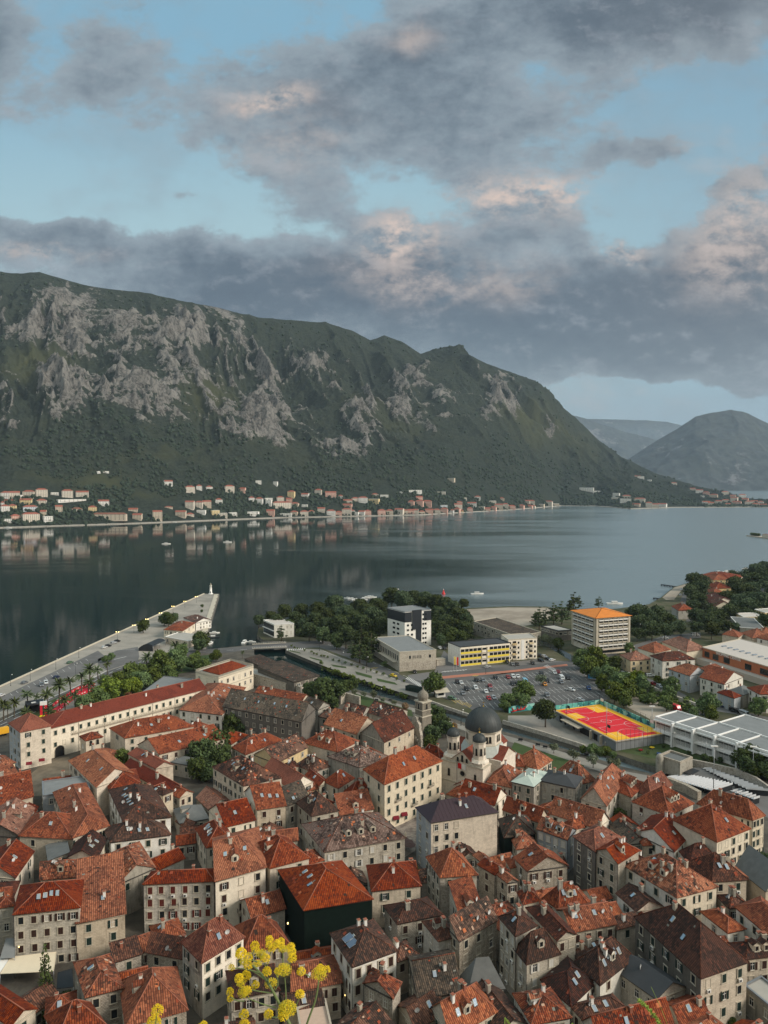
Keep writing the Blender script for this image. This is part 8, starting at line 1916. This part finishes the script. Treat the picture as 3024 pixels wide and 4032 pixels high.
for t, x, y, L, rz, lb in [('U1', 1597, 548, 9, 1.5, 'white cabin cruiser moored by the basin wall, bow to camera'), ('U1', 1400, 487, 7, .3, 'small white boat at the pier basin, furthest of three'), ('U1', 1393, 515, 8, .2, 'dark-hulled boat between two white ones at the pier'), ('U1', 1375, 556, 8, 1.4, 'white boat at the pier basin nearest the restaurant'), ('U1', 1640, 545, 6, .1, 'small white boat beside the cabin cruiser'),
  ('U2', 1457, 232, 12, .2, 'long white motor launch alone on the open water'), ('U2', 930, 200, 5, .3, 'tiny white boat over the pine tops'), ('U3', 680, 290, 14, .1, 'white motor yacht behind the office tower'), ('U3', 1343, 88, 10, .2, 'moored boat top right, first of four'), ('U3', 1395, 84, 10, .2, 'moored boat top right, second of four'), ('U3', 1443, 84, 9, .2, 'moored boat top right, third of four'), ('U3', 1512, 66, 9, .2, 'moored boat top right, last of four'),
  ('F1', 52, 380, 16, .1, 'white boat off the far shore at the left edge'), ('F1', 1085, 485, 14, .2, 'white boat alone in the dark bay'), ('F1', 1485, 474, 14, .25, 'faint boat in the dark bay further right'), ('F1', 998, 345, 10, .1, 'little boat moored before the tall stone house'), ('F1', 1142, 342, 10, .1, 'little boat moored right of the tall stone house'), ('F1', 813, 352, 10, .1, 'little boat moored before the long warehouse'), ('F2', 235, 328, 13, .1, 'boat before the centre of the far village'), ('F3', 392, 230, 26, .1, 'white ferry near the far shore headland')]: boat(sea(t, x, y), L, rz, lb, True, None, m_dmetal if 'dark-hulled' in lb else None)
for i, (x, y) in enumerate(((615, 262), (640, 265), (665, 270), (690, 274), (712, 268), (735, 256), (755, 252), (772, 254))): boat(sea('U2', x, y), 8, rnd.uniform(-.4, .6), 'white yacht in the little marina behind the pines, '+ordw(i, 8), True, 'yachts in the little marina')
def buoy():
 p = sea('U2', 1238, 232); r = empty('channel_buoy', p, 0, 'red channel buoy floating left of the white launch', 'buoy'); m = MB(); rd = plain('buoy_red', (.55, .03, .03), .5)
 m.lathe((0, 0, 0), [(1.6, -.5), (1.8, .6), (1.2, 1.4), (.9, 2.4), (.5, 3.6), (.3, 4.4), (.02, 4.6)], rd, 12); o = m.build('float', uv=False); o.parent = r; m = MB(); m.lathe((0, 0, 4.4), [(.25, 0), (.25, .6), (.02, .8)], m_white, 8); o = m.build('lantern', uv=False); o.parent = r
buoy()
def lighthouse():
 p = at('U1', 1377, 230); r = empty('lighthouse', p, 0, 'small white lighthouse standing on the tip of the pier', 'lighthouse'); m = MB(); m.lathe((0, 0, 0), [(2.2, 0), (2.2, .5), (1.3, .6), (1.05, 5.5), (.85, 7.6), (1.25, 7.8), (1.25, 8.0)], m_white, 12); o = m.build('tower', uv=False); o.parent = r
 m = MB(); m.lathe((0, 0, 8.0), [(.6, 0), (.6, 1.2), (.75, 1.25), (.4, 1.8), (.06, 2.0), (.04, 3.0)], m_surr, 10); o = m.build('lantern_room', uv=False); o.parent = r; m = MB(); m.box((0, -1.1, .6), .8, .3, 2, m_dark); o = m.build('door', uv=False); o.parent = r
lighthouse()
# ------------------------------------------------------------------ quay canopy, stage, barriers, kiosk, awnings
def canopy():
 f = Fr(at('U1', 905, 602), at('U1', 1000, 606)); o = f.p(6, 6, 0); r = empty('vaulted_canopy', o, 0, 'black vaulted canopy beside the pier restaurant', 'canopy'); m = MB(); n = 10
 D_ = 17; P = [(f.L*i/n, 4.6*math.sin(math.pi*(.12+.6*i/n))) for i in range(n+1)]
 for (x0, z0), (x1, z1) in zip(P[:-1], P[1:]): m.face([f.p(x0, 0, z0), f.p(x1, 0, z1), f.p(x1, D_, z1), f.p(x0, D_, z0)], m_dmetal); m.face([f.p(x0, 0, z0-.15), f.p(x0, D_, z0-.15), f.p(x1, D_, z1-.15), f.p(x1, 0, z1-.15)], m_dmetal)
 m.face([f.p(x, 0, z) for x, z in P]+[f.p(f.L, 0, 0), f.p(0, 0, 0)], m_dmetal); m.build('membrane', r, o); m = MB()
 for y in (0, D_/2, D_): m.tube(f.p(f.L, y, 0), f.p(f.L, y, P[-1][1]), .12, .12, m_metal)
 m.build('post', r, o)
canopy()
def stage():
 f = Fr(at('U1', 180, 1030), at('U1', 305, 1010)); o = f.p(4, 3, 0); r = empty('event_stage', o, 0, 'black event stage with a flat roof among the palms', 'stage'); m = MB(); f.box(m, 0, f.L*.95, 0, 7, 4.6, 5.2, m_dmetal); m.build('roof', r, o); m = MB(); f.box(m, .3, f.L*.9, 5.5, 6.8, 0, 4.6, m_dark); m.build('back_wall', r, o)
 for x in (0, .93):
  for y in (0, 6.7): m = MB(); f.box(m, f.L*x, f.L*x+.35, y, y+.35, 0, 4.6, m_dmetal); m.build('post', r, o)
 m = MB(); f.box(m, 2, 4, 2, 3.5, 5.2, 5.35, m_white); f.box(m, 7, 9.5, 2, 3.5, 5.2, 5.35, m_white); m.build('roof_panel', r, o)
stage()
redb = plain('barrier_red', (.52, .015, .03), .6, 0, .1)
def barriers():
 sheet('red_carpet', ['U1', (345, 985), (500, 868), (560, 842), (620, 840), (612, 862), (520, 895), (430, 955), (330, 1042), (280, 1050)], redb, 4)
 k = 0
 for pts in ([(345, 968), (400, 925), (450, 892), (500, 860), (560, 838), (625, 832)], [(330, 1042), (385, 998), (435, 955), (490, 915), (540, 888), (620, 858)]):
  for i, (p, q) in enumerate(zip(pts[:-1], pts[1:])):
   a, b = at('U1', *p), at('U1', *q); f = Fr(a, b); o = f.p(f.L/2, 0, 0); r = empty('event_barrier', o, 0, 'red banner barrier, %s of the %s line among the palms' % (['first', 'second', 'third', 'fourth', 'fifth'][i], ['far', 'near'][k]), 'barrier', 'red event barriers')
   m = MB(); f.box(m, 0, f.L*.97, -.05, .05, .1, 1.5, redb); m.build('banner', r, o); m = MB()
   for j in range(3): f.box(m, f.L*(.1+.38*j), f.L*(.1+.38*j)+1.1, -.08, -.055, .7, 1.05, m_white)
   m.build('white_print', r, o)
  k += 1
 f = Fr(at('U1', 262, 1045), at('U1', 292, 1042)); o = f.p(1, 1, 0); r = empty('start_gate', o, 0, 'red and white start gate between the stage and the barriers', 'gate'); m = MB(); f.box(m, 0, 1, 0, 1, 0, 6, redb); f.box(m, f.L, f.L+1, 0, 1, 0, 6, redb); m.build('pillar', r, o); m = MB(); f.box(m, 0, f.L+1, 0, 1, 6, 7.6, m_white); m.build('crossbeam', r, o)
 f = Fr(at('U1', 255, 1052), at('U1', 290, 1050)); o = f.p(1, 0, 0); m = MB(); f.box(m, 0, f.L, 0, 1.5, 0, 1.4, plain('inflatable_yellow', (.7, .55, .02), .5)); f.box(m, .3, f.L-.3, .3, 1.2, 1.4, 1.7, plain('inflatable_yellow', (.7, .55, .02), .5)); tag(m.build('inflatable', None, o), 'small yellow inflatable just above the corner house roof', 'inflatable')
barriers()
def kiosk():
 f = Fr(at('U2', 1195, 912), at('U2', 1262, 905)); o = f.p(2, 2, 0); r = empty('parking_kiosk', o, 0, 'cream canopy kiosk at the car park corner', 'kiosk'); m = MB(); gable(m, f, -.8, f.L+.8, -1, 6, 2.9, 1.1, 'x', m_surr, m_surr, .2); m.build('canopy_roof', r, o); m = MB(); f.box(m, .5, f.L-.5, 1, 5, 0, 2.9, m_white); m.build('wall', r, o); m = MB(); f.box(m, 1.2, f.L-1.4, .9, 1.02, 1, 2.2, m_glass); m.build('window', r, o)
 f = Fr(at('U2', 990, 860), at('U2', 1085, 880)); o = f.p(4, 0, 0); r = empty('screened_enclosure', o, 0, 'dark green screened bin enclosure by the canal road', 'enclosure'); m = MB(); f.box(m, 0, f.L, 0, 3.5, 0, 2.4, m_green, WA['n']); m.build('screen', r, o); m = MB()
 for i in range(6): f.box(m, f.L*i/5-.05, f.L*i/5+.05, -.1, 0, 0, 2.7, m_dmetal)
 m.build('post', r, o)
 f = Fr(at('C', 882, 555), at('C', 922, 557)); o = f.p(2, 0, 0); bl = plain('cabin_blue', (.04, .22, .42), .6)
 for i in range(4): r = empty('toilet_cabin', f.p(f.L*i/4, 0, 0), 0, 'blue portable toilet cabin at the lot edge, '+ordw(i, 4), 'toilet cabin', 'blue toilet cabins'); oo = f.p(f.L*i/4, 0, 0); m = MB(); f.box(m, f.L*i/4, f.L*i/4+f.L/4-.08, 0, 2.2, 0, 2.3, bl); m.build('body', r, oo); m = MB(); f.box(m, f.L*i/4-.03, f.L*i/4+f.L/4-.05, -.05, 2.25, 2.3, 2.5, m_white); m.build('roof', r, oo)
 f = Fr(at('U2', 1195, 700), at('U2', 1250, 695)); o = f.p(2, 2, 0); r = empty('transformer_hut', o, 0, 'little stone hut with a flat roof between the hall and the yellow school', 'hut'); m = MB(); f.box(m, 0, f.L, 0, 4, 0, 3.4, WA['s']); m.build('wall', r, o); m = MB(); f.box(m, -.3, f.L+.3, -.3, 4.3, 3.4, 3.65, m_stone); m.build('roof', r, o)
 for i, (x, y) in enumerate(((1305, 735), (1322, 738))):
  p = at('U2', x, y); r = empty('flagpole', p, 0, ['flagpole with a faded yellow flag before the yellow school', 'flagpole with a red flag before the yellow school'][i], 'flagpole', 'flagpoles'); m = MB(); m.tube(p, p+Vector((0, 0, 8.5)), .08, .05, m_white, 6); m.build('pole', r, p); m = MB(); cc = [(.65, .5, .1), (.5, .03, .02)][i]
  m.face([p+Vector((.1, 0, 8.3)), p+Vector((.1, 0, 3.8)), p+Vector((1.2, .2, 3.6)), p+Vector((1.2, .2, 8.1))], plain('flag_cloth_%s' % ['yellow', 'red'][i], cc, .8)); m.build('flag', r, p)
kiosk()
def quad_awning(t, pts, zs, mat, name, label, cat, post=True):
 P = [at(t, x, y, G0+z) for (x, y), z in zip(pts, zs)]; o = sum(P, Vector())/4; o.z = G0; r = empty(name, o, 0, label, cat); m = MB(); n = 5
 for i in range(n):
  a0, a1 = P[0].lerp(P[1], i/n), P[0].lerp(P[1], (i+1)/n); b0, b1 = P[3].lerp(P[2], i/n), P[3].lerp(P[2], (i+1)/n)
  m.face([a0, a1, b1, b0], mat); u = Vector((0, 0, -.08)); m.face([a0+u, b0+u, b1+u, a1+u], mat)
 for a, b in zip(P, P[1:]+P[:1]): m.tube(a, b, .06, .06, mat, 4)
 m.build('fabric', r, o)
 if post:
  for p in P[:2]: q = MB(); q.tube((p.x, p.y, G0), p, .06, .06, m_metal, 6); q.build('post', r, o)
cream = plain('awning_cream', (.66, .57, .42), .9, 0, .08, .6)
quad_awning('T5', ((0, 1110), (438, 1085), (462, 930), (90, 968)), (3.2, 3.2, 4.0, 4.0), cream, 'terrace_awning', 'big cream fabric awning in front of the lamp-lit stone house', 'awning')
quad_awning('T5', ((-120, 1120), (0, 1100), (88, 968), (-60, 985)), (3.2, 3.2, 4.0, 4.0), m_white, 'terrace_awning', 'white fabric awning left of the big cream one', 'awning')
quad_awning('T5', ((0, 985), (120, 975), (130, 815), (50, 820)), (4.4, 4.4, 5.6, 5.6), RO['e'], 'glass_canopy', 'grey slatted canopy above the cream awning at the left edge', 'canopy')
quad_awning('T1', ((400, 790), (480, 785), (550, 745), (440, 755)), (2.8, 2.8, 3.3, 3.3), cream, 'cafe_awning', 'cream cafe awning on the brown paved square', 'awning')
quad_awning('T5', ((465, 1230), (600, 1215), (590, 1065), (470, 1100)), (3.2, 3.2, 3.8, 3.8), m_dmetal, 'dark_canopy', 'black canopy in the shaded yard right of the cypress', 'canopy')
def parasol(t, x, y, label, col, folded=False):
 p = at(t, x, y); r = empty('parasol', p, 0, label, 'parasol', None); m = MB(); m.tube((0, 0, 0), (0, 0, 3.0), .05, .05, m_metal, 6); o = m.build('pole', uv=False); o.parent = r; m = MB()
 m.lathe((0, 0, 0), [(.22, 1.0), (.3, 1.6), (.18, 2.6), (.03, 3.1)] if folded else [(1.8, 2.4), (1.0, 2.75), (.03, 3.1)], col, 8, False); o = m.build('fabric', uv=False); o.parent = r
parasol('T3', 200, 1275, 'tall folded cream parasol on the small paved square', cream, True)
for i, (x, y) in enumerate(((180, 1300), (215, 1320), (235, 1345))): parasol('T3', x, y+20, 'open brown parasol on the small square, %s from the palace' % ['first', 'second', 'third'][i], plain('parasol_brown', (.12, .07, .06), .9))
# wall lamps that are lit
for i, (t, x, y, z) in enumerate((('T5', 155, 885, 5), ('T5', 285, 865, 5), ('T5', 403, 855, 5), ('T5', 524, 830, 5), ('T6', 142, 995, 10), ('T6', 1218, 1118, 5), ('T6', 1265, 1212, 5), ('T6', 1265, 1282, 3.5), ('T6', 795, 695, 3), ('T5', 375, 1335, 2.5))):
 p = at(t, x, y, G0+z); m = MB(); m.lathe((0, 0, 0), [(.05, -.25), (.13, -.1), (.13, .1), (.05, .25)], m_lamp, 8); m.box((0, .1, .22), .1, .3, .06, m_dmetal)
 o = m.build('wall_lamp', uv=False); o.location = p
 tag(o, 'glowing lamp %s' % ['low on the left end of the stone house wall above the awning', 'second along the stone house wall above the awning', 'third along the stone house wall above the awning', 'near the dark canopy on the stone house wall', 'under the eave of the tall cream house', 'high in the alley by the solar panel house', 'middle one in the alley by the solar panel house', 'lowest in the alley by the solar panel house', 'in the alley beside the netted building', 'on the ground by the cypress'][i], 'lamp')
# red door awnings
for i, (t, x, y, z, col) in enumerate((('T1', 238, 640, 3.0, 'awning_red'), ('T1', 342, 612, 3.0, 'awning_red'), ('T3', 120, 1085, 2.8, 'awning_red'), ('T3', 187, 1055, 2.8, 'awning_red'), ('T6', 480, 590, 3.0, 'awning_blue'))):
 p = at(t, x, y, G0+z); mm = plain(col, (.16, .012, .02) if col == 'awning_red' else (.01, .02, .06), .9); f = Fr(p, p+Vector((1, .35, 0)) if i != 4 else p+Vector((1, .3, 0))); m = MB(); n = 6
 for k in range(n):
  a0, a1 = math.pi/2*k/n, math.pi/2*(k+1)/n
  m.face([f.p(-1.0, -math.sin(a1)*.9, z-1.0*0+math.cos(a1)*.9), f.p(1.0, -math.sin(a1)*.9, z+math.cos(a1)*.9), f.p(1.0, -math.sin(a0)*.9, z+math.cos(a0)*.9), f.p(-1.0, -math.sin(a0)*.9, z+math.cos(a0)*.9)], mm)
 for s in (-1, 1): m.face([f.p(s, 0, z)]+[f.p(s, -math.sin(math.pi/2*k/n)*.9, z+math.cos(math.pi/2*k/n)*.9) for k in range(n+1)], mm)
 tag(m.build('door_awning', None, p), ['dark red dome awning over the left door of the corner house', 'dark red dome awning over the right door of the corner house', 'dark red dome awning, left of two on the grand palace', 'dark red dome awning, right of two on the grand palace', 'dark blue dome awning on the tall cream house'][i], 'awning')
# toys on the school lawn
for i, (x, y, c, n_) in enumerate(((620, 535, 'red', 'brown-red'), (712, 515, 'yellow', 'bright yellow'), (770, 565, 'blue', 'blue'), (885, 548, 'green', 'green'), (945, 598, 'bright red', 'bright red'))):
 p = at('T4', x, y); r = empty('play_table', p, rnd.uniform(0, 1.5), '%s play table on the school lawn' % n_, 'play table', 'play tables on the school lawn'); pm = MAT.get('paint_'+c) or plain('toy_'+c, PAINT[c], .6)
 m = MB(); m.box((0, 0, .55), 1.9, 1.0, .12, pm); m.box((0, 0, .6), .9, 1.8, .1, pm); o = m.build('top', uv=False); o.parent = r; m = MB(); m.box((0, 0, 0), .5, .5, .56, m_stone); o = m.build('pedestal', uv=False); o.parent = r
# bench seats on the promenade, solar panels, roof terrace furniture
for i, (t, x, y) in enumerate((('T3', 1138, 452), ('T3', 1340, 510), ('T3', 1280, 492), ('T4', 175, 575), ('U2', 800, 930), ('U2', 890, 932), ('U3', 80, 1162))):
 p = at(t, x, y); r = empty('park_bench', p, -.45, ['dark bench on the promenade right of the church', 'dark bench on the promenade before the olive trees', 'bench between the two dark promenade benches', 'bench under the olive tree by the canal', 'bench at the edge of the canal lawn', 'second bench at the edge of the canal lawn', 'bench on the promenade opposite the pine'][i], 'bench', 'promenade benches')
 m = MB(); m.box((0, 0, .42), 1.8, .5, .07, m_dmetal); o = m.build('seat', uv=False); o.parent = r; m = MB(); m.box((0, .25, .5), 1.8, .07, .5, m_dmetal); o = m.build('backrest', uv=False); o.parent = r
 for sx in (-.7, .7): m = MB(); m.box((sx, 0, 0), .1, .45, .42, m_dmetal); o = m.build('leg', uv=False); o.parent = r
def solar():
 m = MB(); a = [at('T6', 1235, 820, G0+13.6), at('T6', 1300, 900, G0+13.0), at('T6', 1368, 850, G0+13.6), at('T6', 1302, 770, G0+14.2)]
 o = a[0].copy(); r = empty('solar_panel', o, 0, 'pair of blue-grey solar panels tilted on the dark brown roof', 'solar panel'); pv = plain('solar_blue', (.10, .14, .20), .2, .3)
 for s0, s1 in ((0, .48), (.52, 1)):
  m = MB(); q = [a[0].lerp(a[1], s0), a[0].lerp(a[1], s1), a[3].lerp(a[2], s1), a[3].lerp(a[2], s0)]; m.face(q, pv)
  for u, v in zip(q, q[1:]+q[:1]): m.tube(u, v, .04, .04, m_metal, 4)
  m.build('panel', r, o)
solar()
def breakwaters():
 for i, (p, q, lb) in enumerate((((975, 165), (1065, 178), 'upper dark pier plank by the small beach'), ((925, 250), (1035, 268), 'lower dark pier plank by the small beach'))):
  a, b = at('U3', *p, 1.2), at('U3', *q, 1.2); f = Fr(a, b); o = f.p(f.L/2, 0, 0); m = MB(); f.box(m, 0, f.L, 0, 2.5, -1.6, -1.0, m_dmetal)
  for k in range(6): f.box(m, f.L*k/5-.2, f.L*k/5+.2, .5, 2, -3, -1.6, m_dmetal)
  tag(m.build('jetty', None, o), lb, 'jetty')
 # islet pier at the far right
 a = at('P', 1612, 1158, 0); f = Fr(a, at('P', 1720, 1172, 0)); o = f.p(20, 0, 0); r = empty('stone_mole', o, 0, 'stone mole with low trees reaching in from the right edge of the bay', 'mole'); m = MB(); f.box(m, 0, f.L+60, 0, 18, -3.2, -.8, m_stone); m.build('quay', r, o); m = MB(); f.box(m, f.L*.3, f.L*.62, 4, 12, -.8, 5.0, WA['c'], RO['r']); m.build('hut', r, o)
 me, tm, ex = tree_proto('dark', 1)
 for k in range(4): add_obj('tree_crown', me, r, tuple(f.p(5+7*k, 9, -1.5)-o), 0, (1, 1, .7))
breakwaters()
# ------------------------------------------------------------------ yellow fennel in front of the camera
def fennel():
 D0 = 2.3; g = random.Random(3); s_ = .4822*D0/F
 ylw = plain('floret_yellow', (.88, .58, .012), .7, 0, .25, 400); gr = plain('floret_green_yellow', (.55, .50, .03), .7, 0, .25, 400); stm = plain('fennel_stem', (.16, .20, .075), .6, 0, .2, 60)
 def P(x, y, dd=0, t='T6'): return at_d(t, x, y, D0+dd)
 base = P(850, 1700); gx = base.x; root_p = Vector((gx, base.y-.25, 108.0)); org = root_p
 r = empty('fennel_plant', org, 0, 'yellow flowering fennel plant close to the camera at the bottom', 'flowering plant')
 # one floret cluster
 ico = []; t_ = (1+5**.5)/2
 oc = [(1, 0, 0), (-1, 0, 0), (0, 1, 0), (0, -1, 0), (0, 0, 1), (0, 0, -1)]; of = [(0, 2, 4), (2, 1, 4), (1, 3, 4), (3, 0, 4), (2, 0, 5), (1, 2, 5), (3, 1, 5), (0, 3, 5)]
 heads = [(645, 830, 32, 0), (740, 845, 32, 0), (705, 866, 34, 0), (525, 880, 37, 0), (530, 917, 33, 0), (663, 904, 35, 0), (820, 892, 33, 0), (825, 928, 35, 0), (758, 912, 42, 1), (412, 942, 42, 0), (390, 965, 28, 0), (472, 975, 35, 0), (430, 1012, 36, 1), (470, 1040, 35, 0), (580, 950, 48, 1), (610, 985, 38, 0), (830, 980, 37, 0), (335, 1060, 28, 0), (545, 1030, 40, 1), (625, 1092, 37, 0), (760, 1085, 66, 1), (712, 1090, 30, 0), (905, 1090, 37, 0), (1050, 1115, 62, 1), (1110, 1075, 32, 0), (1060, 1060, 30, 0),
      (395, 1148, 36, 0), (452, 1128, 42, 0), (410, 1190, 38, 1), (530, 1202, 34, 0), (660, 1192, 56, 1), (322, 1255, 32, 0), (325, 1312, 30, 0), (440, 1262, 58, 1), (465, 1245, 34, 0), (893, 1280, 37, 0), (790, 1400, 76, 1), (437, 1443, 40, 0), (637, 1440, 40, 0), (757, 1455, 40, 0), (440, 1530, 48, 0), (110, 1520, 28, 0), (-270, 1410, 48, 0), (-300, 1515, 60, 0), (90, 1535, 30, 0), (640, 870, 28, 0), (735, 880, 28, 0)]
 def floret_ball(c, R_, lacy, mb):
  n = int((230 if not lacy else 300)*(R_/(35*s_))**1.6)
  for i in range(n):
   a = g.uniform(0, 6.283); z = g.uniform(-.5 if not lacy else -.35, 1); q = math.sqrt(1-z*z); rr = R_*(g.uniform(.70, 1.06) if not lacy else g.uniform(.45, 1.05))
   p = c+Vector((q*math.cos(a), q*math.sin(a), z*(1 if not lacy else .8)))*rr; e = R_*(.095 if not lacy else .065)*g.uniform(.7, 1.3)*(1 if R_ < 45*s_ else .7)
   mb.mesh([(p.x+v[0]*e, p.y+v[1]*e, p.z+v[2]*e) for v in oc], of, ylw if (not lacy or g.random() < .55) else gr)
  k = 26 if lacy else 14
  for i in range(k):
   a = 6.283*i/k*1.7; z = g.uniform(-.2, .9); q = math.sqrt(1-z*z); mb.tube(c-Vector((0, 0, R_*.7)), c+Vector((q*math.cos(a), q*math.sin(a), z))*R_*.85, e*.35, e*.25, gr, 3, False)
 for (x, y, rr, l) in heads:
  mb = MB(); c = P(x, y, g.uniform(-.12, .12)); floret_ball(c, rr*s_*1.02, l, mb); mb.build('umbel', r, org, uv=False)
 def stem(pts, w0, w1):
  mb = MB(); n = len(pts); Q = [P(x, y, d) for x, y, d in pts]
  if len(Q) > 2:      # smooth
   R2 = [Q[0]]
   for a, b, c in zip(Q[:-2], Q[1:-1], Q[2:]): R2 += [a.lerp(b, .75) if a is not Q[0] else a.lerp(b, .8), b.lerp(c, .25)]
   R2.append(Q[-1]); Q = R2
  for i in range(len(Q)-1): mb.tube(Q[i], Q[i+1], (w0+(w1-w0)*i/len(Q))*s_, (w0+(w1-w0)*(i+1)/len(Q))*s_, stm, 7, False)
  mb.build('stem', r, org, uv=False)
 mb = MB(); mb.tube(root_p, P(815, 1530), .006, .012*.8, stm, 8); mb.build('stem', r, org, uv=False)
 stem([(815, 1530, 0), (770, 1440, 0), (700, 1300, 0), (640, 1190, 0), (590, 1120, .02), (520, 1050, .03), (480, 1020, .03)], 14, 7)
 mb = MB(); mb.tube(root_p+Vector((.05, 0, 0)), P(945, 1530), .004, .006, stm, 8); mb.build('stem', r, org, uv=False)
 stem([(945, 1530, 0), (985, 1420, 0), (1020, 1330, 0), (1040, 1230, 0), (1048, 1140, 0)], 9, 6)
 for pts in ([(700, 1385, 0), (600, 1360, 0), (470, 1310, 0)], [(665, 1265, 0), (580, 1255, 0), (500, 1240, 0)], [(600, 1150, 0), (540, 1105, 0), (475, 1065, 0)], [(780, 1330, 0), (778, 1230, 0), (770, 1140, 0)], [(640, 1200, 0), (660, 1170, 0)], [(860, 1370, 0), (888, 1310, 0)], [(790, 1500, 0), (790, 1440, 0)], [(720, 1465, 0), (660, 1462, 0)], [(755, 1040, 0), (755, 930, 0)], [(480, 1030, 0), (420, 960, 0)], [(480, 1030, 0), (505, 950, 0), (528, 900, 0)], [(620, 1060, 0), (640, 990, 0), (655, 930, 0)], [(560, 1100, 0), (500, 1080, 0), (400, 1062, 0), (340, 1062, 0)], [(690, 1240, 0), (720, 1190, 0), (700, 1110, 0)],
    [(980, 1135, 0), (940, 1110, 0)], [(600, 1140, 0), (610, 1100, 0)], [(545, 1010, 0), (500, 995, 0), (470, 1000, 0)], [(440, 1330, 0), (380, 1330, 0), (330, 1300, 0)], [(640, 1190, 0), (620, 1080, 0), (600, 1000, 0)], [(800, 1050, 0), (830, 990, 0)], [(-290, 1600, 0), (-285, 1500, 0), (-272, 1420, 0)], [(790, 1560, 0), (600, 1560, 0), (440, 1540, 0)]): stem(pts, 5.5, 4)
fennel()
def grass_blades():
 gm = plain('grass_green', (.22, .30, .05), .7, 0, .2, 80); D = .9; g = random.Random(5)
 for i, (pts, w, lb, ht) in enumerate((([(780, 1530), (720, 1440), (660, 1370), (600, 1325)], 26, 'green grass head leaning in front of the lower right roofs', True), ([(60, 1520), (95, 1560), (150, 1640)], 14, 'small green grass tip at the bottom edge', True), ([(840, 1530), (790, 1400), (740, 1290), (705, 1215)], 7, 'thin grass blade beside the green grass head', False), ([(-490, 1470), (-440, 1540), (-400, 1600)], 16, 'yellow-green grass tip at the bottom right of the orange roof', True))):
  mb = MB(); Q = [at_d('T8', x, y, D) for x, y in pts]; s_ = .4822*D/F
  for a, b in zip(Q[:-1], Q[1:]): mb.tube(a, b, w*s_*.3, w*s_*.22, gm, 6)
  if ht:
   for a, b in zip(Q[:-1], Q[1:]):
    for k in range(60):
     p = a.lerp(b, g.random()); d = Vector((g.uniform(-1, 1), g.uniform(-1, 1), g.uniform(-.3, 1))).normalized(); mb.tube(p, p+d*w*s_*1.05, w*s_*.22, w*s_*.02, gm, 4, False)
  base = Vector((Q[0].x, Q[0].y-.05, 108.1)); mb.tube(base, Q[0], w*s_*.2, w*s_*.25, gm, 5)
  tag(mb.build('grass_stalk', None, base, uv=False), lb, 'grass')
grass_blades()
